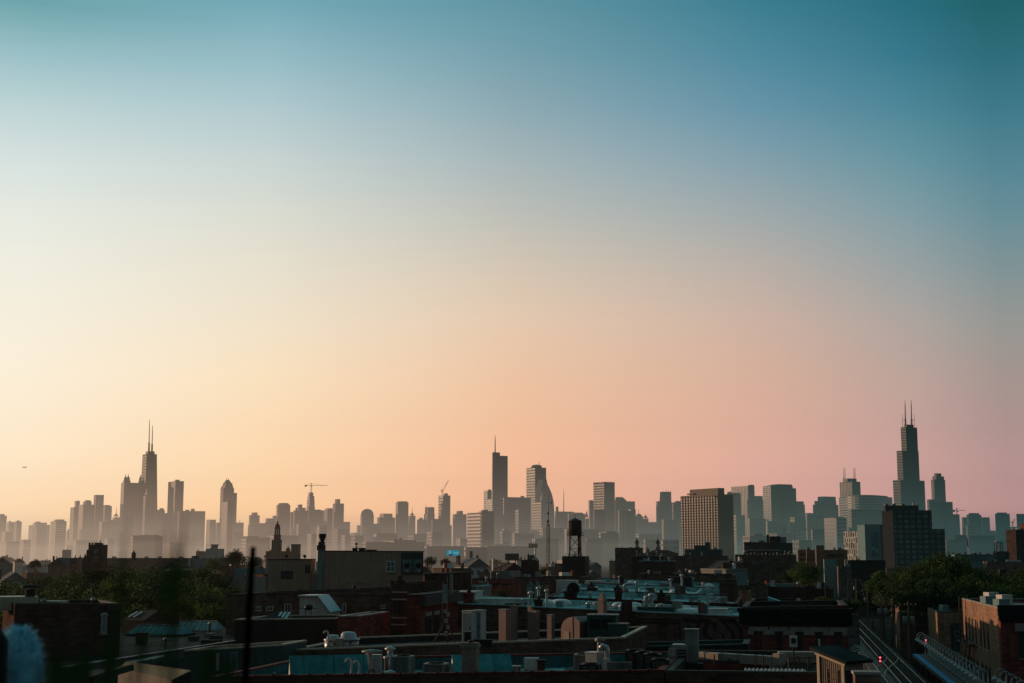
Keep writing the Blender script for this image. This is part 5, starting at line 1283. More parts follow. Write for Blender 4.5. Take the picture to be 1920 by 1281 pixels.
b = fb('dark low roof between the roof house and the large dark red building', 1400, 1502, 1136, 145, 22, 'dark_brick', 'tar_roof', cop='dark_coping', name='brick_house')
p = rp(b, D_(b, 1440), 7); u, bk = b['u'], b['bk']; m = MB(); h = 1.1
m._add([p, p + u * 3.2, p + u * 3.2 + bk * 3, p + bk * 3, p + Vector((0, 0, h)), p + bk * 3 + Vector((0, 0, h))], [(0, 1, 4), (3, 5, 2), (1, 2, 5, 4), (0, 4, 5, 3), (0, 3, 2, 1)]); m.build('sloping_roof_light', 'white_roof', b['o'])
for k in range(8): vent(b, .4 + k * .55, 2 + (k % 3), .35 + .2 * (k % 2), .09, True, 'white_wall')
b = fb('dark brick row house with pale vents behind the low dark roof', 1440, 1562, 1100, 225, 16, 'dark_brick', 'tar_roof', yr=1104, name='brick_house', cat='house')
rbox(b, D_(b, 1449), 1.2, .7, .7, 1.3, 'white_wall', 'roof_unit'); rbox(b, D_(b, 1497), 4, 2, 1.2, .6, 'tan_brick', 'roof_unit'); rbox(b, D_(b, 1538), 5, 1.4, 1.4, 1.2, 'green_metal', 'roof_unit'); rbox(b, D_(b, 1460), 8, 7, 2, .7, 'teal_wall', 'roof_unit')
# --- left of the pale rows
b = fb('small pale teal side wall house behind the dark brick corner building', 838, 860, 1077, 190, 8, 'teal_wall', 'tar_roof', name='house', cat='house')
b = fb('plain grey wall house box left of the long brown brick party wall building', 846, 892, 1102, 150, 8, 'grey_wall', 'grey_roof', yr=1101, cop='white_roof', name='house', cat='house')
b = fb('dark red brick row house right behind the plain grey wall box', 892, 952, 1096, 195, 10, 'red_brick', 'tar_roof', yr=1098, name='brick_house', cat='house')
for k in range(3): win(b['o'], b['w'], 897 + k * 9, 1106, 901 + k * 9, 1115, 'dark_frame', 'dark_glass', 1, 2, .06)
for i, x in enumerate((988, 1001)):
    A = at(x, 1112, 172); w_ = 11.0 / F * 172; o = thing('gabled_house', '%s of a pair of small pale teal gabled fronts below the lattice mast' % ('left one', 'right one')[i], 'house', (A.x + w_ / 2, A.y + 3, 0)); u, bk = Vector((math.cos(YW), math.sin(YW), 0)), Vector((-math.sin(YW), math.cos(YW), 0)); zt = Zat(1099, 172)
    zt2 = Zat(1091, 172); q = [A.copy(), A + u * w_, A + u * w_ + bk * 6, A + bk * 6]
    prof = [(0, 0), (1, 0), (1, zt), (.8, zt + (zt2 - zt) * .55), (.6, zt2 - .05), (.5, zt2 + .12), (.4, zt2 - .05), (.2, zt + (zt2 - zt) * .55), (0, zt)]
    vs = [Vector((A.x, A.y, 0)) + u * (w_ * a) + Vector((0, 0, z)) for a, z in prof]; vs = vs + [v + bk * .4 for v in vs]; n = len(prof)
    m = MB(); m._add(vs, [tuple(range(n)), tuple(reversed(range(n, 2 * n)))] + [(j, n + j, n + (j + 1) % n, (j + 1) % n) for j in range(n)]); m.build('gable_front', 'teal_wall', o)
    m = MB(); c = A + u * (w_ / 2) + bk * 3.5; m.box((c.x, c.y, 0), (w_ - .05, 6, zt - .1), YW); m.build('wall', 'brown_brick', o)
    ww = Wall(A, u)
    for k in range(2): winm(o, ww, w_ * (.2 + .35 * k), w_ * (.42 + .35 * k), zt - 1.3, zt - .2, 'white_frame', 'dark_glass', 1, 2, .05)
    m = MB(); ww.box(m, 0, w_, zt - 1.65, zt - 1.5, 0, .1); m.build('string_course', 'stone_trim', o)
fb('long brown brick row building behind the pair of gabled fronts', 955, 1088, 1083, 255, 14, 'brown_brick', 'tar_roof', cop='dark_coping', yr=1083)
fb('dark square brick block with a flat top left of the lattice mast', 977, 1005, 1050, 330, 4, 'dark_brick', 'tar_roof', name='stair_tower', cat='stair tower', par=.2)
fb('grey mottled wall block in the dark rows right of the beige building', 898, 936, 1072, 290, 10, 'grey_brick', 'tar_roof', name='brick_house')
fb('grey plain wall block right next to the grey mottled wall block', 937, 958, 1071, 280, 10, 'grey_wall', 'tar_roof', name='brick_house')
fb('red brown row house with a pale roof right of the pale teal side wall house', 862, 940, 1087, 225, 12, 'red_brick', 'tar_roof', cop='dark_coping', name='brick_house', cat='house')
# --- buildings at the left centre
bb = fb('dark brown brick building with small white framed windows before the beige building', 425, 735, 1117, 125, 10, 'brown_brick', 'tar_roof', yr=1105, cop='dark_coping', rfall=0)
for x0, y0, x1, y1 in ((480, 1137, 490, 1146), (500, 1137, 512, 1146), (534, 1132, 546, 1149), (609, 1133, 623.5, 1146), (642.5, 1132, 649, 1149), (713.5, 1135, 723, 1142)): win(bb['o'], bb['w'], x0, y0, x1, y1, 'white_frame', 'dark_glass', 2 if x1 - x0 > 8 else 1, 1, .06)
chimney(bb, D_(bb, 664), 1, .6, .5, 'brown_brick')
m = MB(); bb['w'].box(m, D_(bb, 500), D_(bb, 734), bb['w'].hit(600, 1116)[1], bb['w'].hit(600, 1115)[1], .01, .1); m.build('string_course', 'dark_coping', bb['o'])
def dormer():
    D = 116; A = at(562, 1118, D); u = Vector((math.cos(YW), math.sin(YW), 0)); bk = Vector((-math.sin(YW), math.cos(YW), 0)); zb = Zat(1160, D); a1 = along(A, u, 597); a2 = along(A, u, 619)
    o = thing('roof_house', 'pale roof access house with a white door and sloping right side', 'roof house', (A.x, A.y, zb)); z = A.z; z2 = Zat(1148, D)
    prof = [(0, zb), (a2, zb), (a2, z2), (a1, z), (0, z)]; P0 = Vector((A.x, A.y, 0)); vs = [P0 + u * a + Vector((0, 0, q)) for a, q in prof]; vs += [v + bk * 2.6 for v in vs]; n = 5
    m = MB(); m._add(vs, [tuple(range(n)), tuple(reversed(range(n, 2 * n)))] + [(j, n + j, n + (j + 1) % n, (j + 1) % n) for j in range(n)]); m.build('wall', 'white_wall', o)
    w = Wall(A, u); m = MB(); P1 = P0 - bk * .12
    for (a, q), (c, e) in (((-.1, z + .03), (a1, z + .03)), ((a1, z + .03), (a2 + .1, z2))): m.bar(P1 + u * a + Vector((0, 0, q)) + bk * 1.3, P1 + u * c + Vector((0, 0, e)) + bk * 1.3, 2.9, .1)
    m.build('roof', 'galv_metal', o); m = MB(); w.box(m, w.hit(565.5, 1130)[0], w.hit(580, 1130)[0], zb, w.hit(570, 1128)[1], 0, .05); d = m.build('door', 'white_frame', o)
    c = w.hit(578, 1145); m = MB(); w.box(m, c[0] - .03, c[0] + .03, c[1], c[1] + .15, .05, .1); m.build('handle', 'dark_frame', d)
    p = at(578, 1158, 113); b_ = thing('grill', 'black lidded grill on legs in front of the white roof door', 'grill', p)
    m = MB(); m.lathe(p + Vector((0, 0, .55)), [(.1, 0), (.3, .08), (.34, .2), (.34, .24), (.3, .38), (.1, .46)], 12); m.build('lid', 'black_metal', b_)
    for s_ in (-1, 1): m = MB(); m.bar(p + Vector((s_ * .25, 0, 0)), p + Vector((s_ * .2, 0, .6)), .05); m.build('leg', 'black_metal', b_)
    m = MB(); m.bar(p + Vector((-.75, 0, .72)), p + Vector((.75, 0, .72)), .35, .04); m.build('side_shelf', 'black_metal', b_)
dormer()
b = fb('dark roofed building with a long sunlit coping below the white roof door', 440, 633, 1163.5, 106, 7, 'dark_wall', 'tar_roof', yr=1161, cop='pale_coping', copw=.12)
p = rp(b, D_(b, 503), 3); m = MB(); u, bk = b['u'], b['bk']
m._add([p - u * 1.8, p + u * 1.6, p + bk * 2 - u * .1 + Vector((0, 0, .9)), p + bk * 4 - u * 1.8, p + bk * 4 + u * 1.6], [(0, 1, 2), (1, 4, 2), (4, 3, 2), (3, 0, 2)]); m.build('roof_light', 'tar_roof', b['o'])
for k in range(3):
    q = p + u * (.35 + .32 * k) + bk * 1.4 + Vector((0, 0, .62)); m = MB(); m.bar(q - bk * .5 - Vector((0, 0, .26)), q + bk * .5 + Vector((0, 0, .22)), .18, .06); m.build('skylight', 'lit_skylight', b['o'])
b = fb('red brick corner box with a bright roof edge in front of the dark wall', 633, 672, 1157.5, 100, 7.5, 'red_brick', 'tar_roof', yr=1157, cop='dull_metal', copw=.2); w = b['right']
for k in range(3): winm(b['o'], w, 2 + k * 1.5, 2.9 + k * 1.5, 9.0, 11.6, 'dark_frame', 'dark_glass', 1, 2, .07)
g = fb('narrow dark brick building with a pointed brick gable beside the red building', 733, 765, 1094, 112, 9, 'dark_brick', 'tar_roof', yr=1094); o, w, L = g['o'], g['w'], g['L']; z = g['A'].z
m = MB(); w.box(m, L * .3, L * .75, z, z + .22, -.3, 0); w.box(m, L * .42, L * .62, z + .22, z + .55, -.3, 0); w.box(m, -.05, .2, z, z + .2, -.3, .02); m.build('gable_crest', 'dark_brick', o)
for yy in (1109, 1122.5, 1157, 1170):
    zz = w.hit(750, yy)[1]; m = MB(); w.box(m, .1, L - .05, zz - .12, zz, 0, .09); m.build('string_course', 'stone_trim', o)
for x0, x1 in ((740, 747), (751, 758)):
    for y0, y1 in ((1128, 1149), (1182, 1202)): win(o, w, x0, y0, x1, y1, 'dark_frame', 'dark_glass', 1, 2, .07)
r_ = fb('deep red painted building with a dark cornice and tall triple windows', 765, 789, 1117, 106, 12, 'red_brick', 'tar_roof', yr=1117, cop='dark_coping', copw=.4); w = r_['right']
zt = r_['B'].z
m = MB(); w.box(m, -.3, 12, zt - .75, zt - .05, 0, .45); m.build('cornice', 'dark_coping', r_['o'])
for k in range(3):
    winm(r_['o'], w, 1.4 + k * 2.6, 2.9 + k * 2.6, zt - 4.3, zt - 1.6, 'dark_frame', 'dark_glass', 1, 2, .08, None, 'stone_trim'); winm(r_['o'], w, 1.4 + k * 2.6, 2.9 + k * 2.6, zt - 9.5, zt - 6.6, 'dark_frame', 'dark_glass', 1, 2, .08, None, 'stone_trim')
    m = MB(); w.box(m, 1.3 + k * 2.6, 3.0 + k * 2.6, zt - 1.55, zt - 1.25, 0, .08); m.build('lintel', 'stone_trim', r_['o'])
c_ = fb('dark brick corner building with sunlit curtained windows right of the beige building', 796, 822, 1077, 135, 14, 'dark_brick', 'tar_roof', cop='dark_coping', yr=1077); w = c_['w']
plain('pink_curtain', (.42, .22, .18), var=.2)
win(c_['o'], w, 801, 1102, 809, 1116, 'white_frame', 'pink_curtain', 2, 1, .07); w = c_['right']
for k in range(3): winm(c_['o'], w, 1.5 + k * 3.6, 2.9 + k * 3.6, c_['B'].z - 4.2, c_['B'].z - 2.6, 'dark_frame', 'teal_glass', 1, 2, .07)

# ================================================================== near roofs
nr = fb('near brick building with a wide pale blue membrane roof along the bottom', 396, 1246, 1272, 66, 12, 'dark_brick', 'deck_roof', yr=1260, cop='red_coping', par=.55, copw=.22)
u, bk = nr['u'], nr['bk']
for k in range(24):
    p = nr['A'] + u * (.4 + k * nr['L'] / 24.3) + bk * .15; zc = nr['roofz'](.4 + k * nr['L'] / 24.3) + .55 + .09; m = MB(); m.tube([Vector((p.x, p.y, zc - .02)) - bk * .18, Vector((p.x, p.y, zc - .02)) + bk * .2], .07, 8); m.build('coping_joint', 'red_coping', nr['o'])
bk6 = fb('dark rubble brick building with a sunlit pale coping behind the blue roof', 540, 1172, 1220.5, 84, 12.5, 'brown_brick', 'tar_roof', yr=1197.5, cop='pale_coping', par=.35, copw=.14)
m = MB(); c = bk6['w']; 
for x0, x1 in ((888, 922),): 
    a0, z = c.hit(x0, 1210); a1 = c.hit(x1, 1210)[0]; c.box(m, a0, a1, z - .1, z + .33, -.3, .04); m.build('parapet_patch', 'black_metal', bk6['o'])
# wedge skylights
def wedge(x0, D, label, ln, h, yw):
    p = rp(nr, D_(nr, x0), D); o = thing('roof_wedge', label, 'roof hatch', p); u, bk = Vector((math.cos(yw), math.sin(yw), 0)), Vector((-math.sin(yw), math.cos(yw), 0))
    vs = [p, p + bk * 1.7, p + bk * 1.0 + Vector((0, 0, h))]; vs += [v + u * ln for v in vs]
    m = MB(); m._add(vs, [(0, 1, 2), (5, 4, 3), (1, 4, 5, 2), (0, 3, 4, 1)]); m.build('end_walls', 'white_wall', o)
    s0 = p + Vector((0, 0, .012)) - bk * .08; s1 = p + bk * 1.0 + Vector((0, 0, h + .012)); m = MB(); m.bar((s0 + u * (ln / 2)), (s1 + u * (ln / 2)), ln + .06, .05); m.build('sloping_face', 'blue_roof', o)
    m = MB(); c = p + u * (ln / 2) + bk * .85; m.box((c.x, c.y, p.z - .05), (ln + .12, 1.9, .1), yw); m.build('curb', 'blue_roof', o)
wedge(546, 1.6, 'large blue sloping wedge shaped roof hatch near the two hooked pipes', 3.6, 1.3, R(14))
wedge(856, 1.9, 'blue wedge shaped roof hatch with a bright triangular end beside the brick chimney', 2.7, 1.2, R(14))
def deck(px, d): return rp(nr, D_(nr, px), d)
p = on(882, 1281, nr['A'].z - .5)
def near_chimney():
    a = D_(nr, 882); p = rp(nr, a, .5); o = thing('brick_chimney', 'weathered pale brick chimney at the bottom centre edge', 'chimney', p)
    m = MB(); r3 = random.Random(5); w_, z = .66, p.z - 1.2
    while z < p.z + 1.62:
        e = r3.uniform(-.015, .02); m.box((p.x + r3.uniform(-.008, .008), p.y, z), (w_ + e, w_ + e, .085), YW); z += .1
    m.build('stack', 'pale_brickwork', o)
    m = MB(); m.box((p.x, p.y, p.z - 1.2), (w_ - .03, w_ - .03, 2.85), YW); m.build('mortar', 'stone_trim', o)
    m = MB(); m.box((p.x, p.y, z), (w_ + .12, w_ + .12, .1), YW); m.box((p.x, p.y, z + .102), (w_ + .02, w_ + .02, .1), YW); m.build('cap', 'pale_brickwork', o)
    m = MB(); m.lathe((p.x, p.y, z + .2), [(.13, 0), (.13, .1), (.1, .1)], 10); m.build('flue', 'rust_metal', o)
plain('pale_brickwork', (.27, .215, .17), var=.55, scale=3.0)
near_chimney()
# dark steel flue standing behind the chimney
p = deck(877, 13.5); o = thing('steel_flue', 'dark square flue standing before the pale coping behind the brick chimney', 'flue', p); m = MB(); m.box(p, (.32, .32, 1.7), YW); m.build('flue', 'black_metal', o); m = MB(); m.box((p.x, p.y, p.z + 1.701), (.42, .42, .06), YW); m.build('cap', 'black_metal', o)
# air conditioning condensers
def condenser(name, p, w_, h, label, yaw=YW, mat='dull_metal'):
    o = thing('air_conditioner', label, 'air conditioner', p, 'rooftop air conditioners'); c, s_ = math.cos(yaw), math.sin(yaw)
    m = MB(); m.box((p.x, p.y, p.z + .06), (w_, w_, h - .06), yaw); m.cur = 1
    for a, b_ in ((-1, -1), (1, -1), (1, 1), (-1, 1)):
        q = Vector((p.x + (c * a - s_ * b_) * w_ * .49, p.y + (s_ * a + c * b_) * w_ * .49, p.z)); m.box(q, (.09, .09, h + .005), yaw)
    for k in range(9):
        t = -0.42 + k * .105
        for a, b_ in ((t * w_ * 1.0, -.505 * w_), (-.505 * w_, t * w_)):
            q = Vector((p.x + c * a - s_ * b_, p.y + s_ * a + c * b_, p.z + .1)); m.box(q, (.025, .025, h - .16), yaw)
    m.build('coil_body', ['fin_metal', mat], o)
    m = MB(); m.box((p.x, p.y, p.z + h), (w_ + .05, w_ + .05, .07), yaw); m.build('top_pan', mat, o)
    m = MB(); m.lathe((p.x, p.y, p.z + h + .071), [(w_ * .4, 0), (w_ * .42, .05), (w_ * .37, .05), (w_ * .35, .01), (.12, .01), (.1, .06), (.02, .07)], 18); m.build('fan_guard', 'black_metal', o)
    return o
m_, nt_, b_ = newmat('fin_metal'); uv_ = uvvec(nt_); sp_ = nt_.new('ShaderNodeSeparateXYZ'); nt_.link(uv_, sp_.inputs[0])
st_ = nt_.math('LESS_THAN', nt_.math('FRACT', nt_.math('MULTIPLY', sp_.outputs[0], 9.0)), .45)
nt_.link(nt_.mix(st_, c4((.05, .055, .05)), c4((.13, .135, .125))), b_.inputs['Base Color']); b_.inputs['Roughness'].default_value = .6; MATS['fin_metal'] = m_
condenser('a', deck(755, 4.6), .86, 1.05, 'upright air conditioner unit left of the slim row of bent vents')
condenser('b', deck(817, 2.6), .95, .82, 'squat air conditioner with a sunlit left side near the wedge hatch')
condenser('c', deck(1094, 5.2), .78, .95, 'air conditioner left of the pink sunlit metal box')
condenser('d', deck(1107, 1.6), .78, .75, 'dark air conditioner in front of the pink sunlit metal box', mat='black_metal')
# hooked white vents, bent duct vents
def hook(p, h, label, r=.05, side=-1):
    o = tag(MB().tube([p, p + Vector((0, 0, h - .2)), p + Vector((side * .04, 0, h - .07)), p + Vector((side * .12, 0, h)), p + Vector((side * .21, 0, h - .03)), p + Vector((side * .26, 0, h - .13))], r, 10).build('hooked_pipe', 'white_wall', None, p), label, 'vent pipe'); return o
hook(deck(658, .8), 1.25, 'taller white hooked vent pipe in front of the large wedge hatch', .055)
hook(deck(673, .9), 1.15, 'shorter white hooked vent pipe behind the black cable on the wedge hatch')
def gooseduct(p, label, s=1.0):
    o = thing('duct_vent', label, 'duct vent', p)
    m = MB(); m.box((p.x, p.y, p.z), (.3 * s, .3 * s, .95 * s), YW); m.build('duct', 'galv_metal', o); m = MB(); m.box((p.x - .06, p.y - .04, p.z + .952 * s), (.44 * s, .34 * s, .22 * s), YW); m.box((p.x - .2 * s, p.y - .05, p.z + .8 * s), (.12 * s, .3 * s, .15 * s), YW); m.build('hood', 'galv_metal', o)
gooseduct(deck(708, 4.2), 'bright square duct vent with a hood left of the upright air conditioner', 1.05)
p = deck(697, 6.5); o = thing('tapered_vent', 'dark tapered roof vent with a flat cap behind the hooked pipes', 'vent', p); m = MB(); m.lathe(p, [(.65, 0), (.4, .12), (.3, .5), (.3, 1.15)], 14); m.build('cone', 'dull_metal', o); m = MB(); m.lathe(p + Vector((0, 0, 1.17)), [(.3, 0), (.52, .03), (.5, .1), (.1, .16)], 14); m.build('cap', 'dull_metal', o)
p = deck(731, 6.2); o = thing('round_vent', 'round chimney vent with a mushroom cap left of the upright air conditioner', 'vent', p); m = MB(); m.lathe(p, [(.14, 0), (.14, 1.25)], 12); m.build('pipe', 'galv_metal', o); m = MB(); m.lathe(p + Vector((0, 0, 1.27)), [(.14, 0), (.26, .04), (.26, .12), (.1, .2), (.02, .22)], 12); m.build('cap', 'galv_metal', o)
p = deck(724, 5.4); o = thing('round_vent', 'thin round vent pipe just left of the mushroom capped vent', 'vent', p); m = MB(); m.lathe(p, [(.1, 0), (.1, .95), (.13, .95), (.13, 1.0)], 12); m.build('pipe', 'galv_metal', o); m = MB(); m.lathe(p + Vector((0, 0, 1.0)), [(.12, 0), (.15, .02), (.02, .08)], 12); m.build('cap', 'galv_metal', o)
p = deck(733, 1.6); o = thing('rooftop_duct', 'low pale duct lying along the bottom roof edge', 'duct', p); m = MB(); m._add([p + u * a + bk * d + Vector((0, 0, z)) for a, d, z in ((-.7, -.25, 0), (.85, -.25, 0), (.85, .25, 0), (-.7, .25, 0), (-.45, -.2, .3), (.8, -.2, .34), (.8, .2, .34), (-.45, .2, .3))], [(0, 1, 2, 3), (4, 5, 6, 7), (0, 1, 5, 4), (1, 2, 6, 5), (2, 3, 7, 6), (3, 0, 4, 7)]); m.build('trunk', 'galv_metal', o); m = MB(); m.lathe(p + Vector((-.05, 0, .32)), [(.2, 0), (.2, .2), (.26, .22), (.24, .3), (.05, .36)], 12); m.build('round_cap', 'galv_metal', o)
tag(MB().tube([deck(688, 1.0) + Vector((0, 0, .35)), deck(692, 1.0) + Vector((0, 0, .75)), deck(699, 1.0) + Vector((0, 0, .75)), deck(706, .9) + Vector((0, 0, .35)), deck(716, .8) + Vector((0, 0, .12)), deck(727, .8) + Vector((0, 0, .1))], .035, 6).build('black_cable', 'black_metal', None), 'thick black cable curling across the roof between hooked pipe and duct', 'cable')
for x, d, h in ((972, 1.4, .75), (985, 1.5, .62)): tag(MB().lathe(deck(x, d), [(.09, 0), (.055, .05), (.055, h)], 8).build('vent_stub', 'rust_metal', None, deck(x, d)), ('taller' if x == 972 else 'thicker') + ' dark vent stub on the empty stretch of blue roof', 'vent stub')
for k in range(5):
    x0 = (700, 780, 930, 990, 1150)[k]; a_, b__ = deck(x0, 1.0 + .7 * k), deck(x0 + 45, 3.0 + .9 * k)
    m = MB(); m.tube([a_ + Vector((0, 0, .05)), a_.lerp(b__, .4) + Vector((.2, 0, .05)), a_.lerp(b__, .7) + Vector((-.1, .2, .05)), b__ + Vector((0, 0, .05))], .025, 6)
    m.build('roof_cable', 'black_metal', nr['o'])
for k, (x, dd, w_, h) in enumerate(((965, 7.5, .5, .3), (1015, 8.5, .35, .5), (905, 9.0, .4, .35), (1040, 6.0, .8, .2), (640, 8.5, .5, .4))):
    rbox(nr, D_(nr, x), dd, w_, w_, h, ('dull_metal', 'rust_metal', 'white_wall', 'blue_roof', 'dark_wall')[k], 'roof_unit')
rn = random.Random(31)
for k in range(16):
    q = rp(nr, rn.uniform(1, nr['L'] - 1), rn.uniform(4, 11)); h = rn.uniform(.15, .6); m = MB()
    if k % 3 == 0: m.lathe(q, [(.12, 0), (.06, .06), (.06, h), (.12, h + .02), (.02, h + .12)], 8)
    elif k % 3 == 1: m.box(q, (rn.uniform(.2, .7), rn.uniform(.2, .5), h), YW)
    else: m.tube([q + Vector((0, 0, .1)), q + u * rn.uniform(.8, 2.4) + Vector((0, 0, .1))], .04, 6)
    m.build('roof_fitting', rn.choice(['dull_metal', 'rust_metal', 'white_wall', 'black_metal']), nr['o'])
# sunlit metal box, pipes and goose neck
p = deck(1115, 4.6); o = thing('metal_box', 'tall metal box with a pink sunlit left face on the blue roof', 'metal box', p); m = MB(); m.box(p, (.62, .62, 1.1), R(-35)); m.build('casing', 'galv_metal', o); m = MB(); m.box((p.x, p.y, p.z + 1.102), (.7, .7, .05), R(-35)); m.build('lid', 'galv_metal', o)
p = deck(1125, 6.0); o = thing('round_vent', 'slim vent with a domed cap behind the pink sunlit metal box', 'vent', p); m = MB(); m.lathe(p, [(.12, 0), (.12, 1.5)], 10); m.build('pipe', 'dull_metal', o); m = MB(); m.lathe(p + Vector((0, 0, 1.52)), [(.12, 0), (.24, .03), (.22, .16), (.05, .24)], 10); m.build('cap', 'dull_metal', o)
p = deck(1139, 3.0); o = thing('duct_vent', 'curved goose neck vent on a pale post left of the row of dark condensers', 'duct vent', p); m = MB(); m.tube([p, p + Vector((0, 0, 1.3)), p + Vector((-.06, 0, 1.45)), p + Vector((-.2, 0, 1.5)), p + Vector((-.3, 0, 1.38))], .13, 12); m.build('goose_neck', 'galv_metal', o); m = MB(); m.box((p.x - .05, p.y - .2, p.z), (.3, .25, .95), YW); m.build('casing', 'white_wall', o)
b = fb('dark low roof with rows of machinery at the bottom right', 1248, 1650, 1261, 62, 13.5, 'dark_brick', 'tar_roof', yr=1266, cop='dark_coping', par=.6, copw=.2); nb = b
def dk2(px, d): return rp(nb, D_(nb, px), d)
m = MB(); p = deck(1162, 2.0); m.box(p, (1.05, .5, .85), YW); m.build('brick_upstand', 'grey_brick', nr['o'])
for i, (x, d, h) in enumerate(((1190, 7.5, .95), (1207, 6.0, .95), (1224, 4.6, .95), (1238, 3.2, .8))):
    o = condenser('e', deck(x, d), .74, h, '%s of four black condensers in a row beside the louvred machine' % ('leftmost', 'second', 'third', 'rightmost')[i], mat='black_metal')
    q = deck(x, d); m = MB(); m.box((q.x - .1, q.y - .42, q.z + h - .28), (.2, .02, .08), YW); m.build('red_badge', 'mural_red', o)
# louvred machine with tall duct
p = dk2(1268, 7.5); o = thing('air_handler', 'grey louvred machine with bright dotted openings and a tall square duct', 'air handler', p); h = 1.3
m = MB(); c0 = [(-.42, 0), (.55, 0), (.55, h - .05), (.25, h), (-.2, h), (-.42, h - .3)]
vs = [p + u * a + Vector((0, 0, z)) for a, z in c0]; vs += [v + bk * 1.3 for v in vs]; n = 6; m._add(vs, [tuple(range(n)), tuple(reversed(range(n, 2 * n)))] + [(j, n + j, n + (j + 1) % n, (j + 1) % n) for j in range(n)]); m.build('casing', 'dull_metal', o)
wl = Wall(p - bk * .001, u); m = MB()
for i in range(3):
    for j in range(9):
        if j in (3, 4): continue
        wl.box(m, -.3 + i * .1, -.24 + i * .1, p.z + .3 + j * .1, p.z + .36 + j * .1, 0, .02)
m.build('bright_slots', 'lit_skylight', o); m = MB(); wl.box(m, -.3, -.1, p.z + .12, p.z + .22, 0, .02); m.build('label_plate', 'white_wall', o)
m = MB()
for j in range(6): wl.box(m, .05, .5, p.z + .3 + j * .14, p.z + .37 + j * .14, 0, .04)
m.build('louvres', 'black_metal', o)
q = p + u * .7 + bk * 1.0; m = MB(); m.box((q.x, q.y, p.z), (.62, .62, 1.95), YW); m.build('tall_duct', 'dull_metal', o); m = MB(); m.box((q.x, q.y, p.z + 1.952), (.7, .7, .06), YW); m.build('duct_cap', 'dull_metal', o)
q = p + u * .85 - bk * .4; m = MB(); m.box((q.x, q.y, p.z), (.9, .6, .5), YW); m.build('fan_section', 'black_metal', o)
# long pale duct with a leg
A = dk2(1308, 9.5); B = dk2(1466, 7.0); o = thing('rooftop_duct', 'long pale sheet metal duct running right from the machine to a square leg', 'duct', A); zc = at(1400, 1235, (A.y + B.y) / 2).z
A = Vector((A.x, A.y, zc)); B = Vector((B.x, B.y, zc)); m = MB(); m.bar(A, B, .5, .42); m.build('trunk', 'pale_metal', o)
m = MB()
for k in range(5): q = A.lerp(B, .12 + k * .2); m.bar(q - (B - A).normalized() * .025, q + (B - A).normalized() * .025, .54, .46)
m.build('flanges', 'dull_metal', o); lz = dk2(1455, 7.0).z - 2; q = B + (A - B).normalized() * .3; m = MB(); m.box((q.x, q.y, lz), (.62, .5, zc - lz - .215), YW); m.build('leg_duct', 'pale_metal', o); m = MB(); m.bar(q + Vector((0, 0, .1)), q + (B - q) * 1.2 + Vector((0, 0, .1)), .56, .5); m.build('elbow', 'pale_metal', o)
m = MB(); c = A.lerp(B, .42) - bk * .27; m.box((c.x, c.y, zc - .17), (.3, .03, .16), YW); m.build('access_door', 'rust_metal', o)
for i, x in enumerate((1340, 1418, 1432)): p = dk2(x, 6); tag(MB().lathe(p, [(.05, 0), (.035, .1), (.035, .95)], 8).build('thin_post', 'rust_metal', None, p), ('thin rusty post left below the long pale duct', 'first of two thin posts near the right end of the pale duct', 'second of two thin posts near the right end of the pale duct')[i], 'post')
p = dk2(1391, 8); o = thing('red_panel', 'dark red low panel wall below the long pale duct', 'panel'  , p); m = MB(); m.bar(p - u * 2.0 + Vector((0, 0, .25)), p + u * 2.0 + Vector((0, 0, .25)), .12, .5); m.build('panel', 'red_brick', o); m = MB(); m.bar(p - u * 2.05 + Vector((0, 0, .53)), p + u * 2.05 + Vector((0, 0, .53)), .2, .06); m.build('cap', 'dark_coping', o)
# corrugated canopy
def canopy():
    a0 = dk2(1394, .6); a1 = dk2(1512, .6); z = at(1450, 1266, 62).z; o = thing('corrugated_canopy', 'small corrugated metal canopy with a wavy edge at the bottom right', 'canopy', a0)
    n = 60; vs = []; d = (Vector((a1.x, a1.y, 0)) - Vector((a0.x, a0.y, 0)))
    for i in range(n + 1):
        t = i / n; zz = .03 * math.sin(i * 1.5708 * 1.0); q = Vector((a0.x, a0.y, z)) + d * t
        vs.append(q + Vector((0, 0, zz - .02))); vs.append(q + bk * 2.2 + Vector((0, 0, zz + .12)))
    m = MB(); m._add(vs, [(2 * i, 2 * i + 2, 2 * i + 3, 2 * i + 1) for i in range(n)]); m.build('sheet', 'dull_metal', o)
    for t in (.02, .97): q = Vector((a0.x, a0.y, 0)) + d * t + bk * .3; m = MB(); m.bar((q.x, q.y, a0.z - .3), (q.x, q.y, z - .05), .1); m.build('leg', 'dark_frame', o)
    m = MB(); m.bar(Vector((a0.x, a0.y, z - .1)) + bk * .25, Vector((a1.x, a1.y, z - .1)) + bk * .25, .06, .1); m.build('beam', 'dark_frame', o)
canopy()
p = dk2(1489, 10); o = thing('round_fan_box', 'small pale box with a round fan on a post near the shed', 'fan', p); m = MB(); m.bar(p, p + Vector((0, 0, 1.1)), .06); m.build('post', 'dark_frame', o); m = MB(); m.box((p.x, p.y, p.z + 1.1), (.38, .3, .52), YW); m.build('box', 'white_wall', o); m = MB(); m.lathe((0, 0, 0), [(.14, 0), (.14, .02), (.05, .03)], 14); c = p + Vector((0, 0, 1.4)) - bk * .155; m.v = [tuple(c + u * v[0] + Vector((0, 0, v[1])) - bk * v[2]) for v in m.v]; m.build('fan_ring', 'dark_frame', o)
p = dk2(1505, 12); m = MB(); m.bar(p + Vector((-1.2, 0, .5)), p + Vector((1.3, -.2, .5)), .6, .5); tag(m.build('rounded_tank', 'pale_metal', None), 'pale box like tank between the fan post and the shed', 'tank')
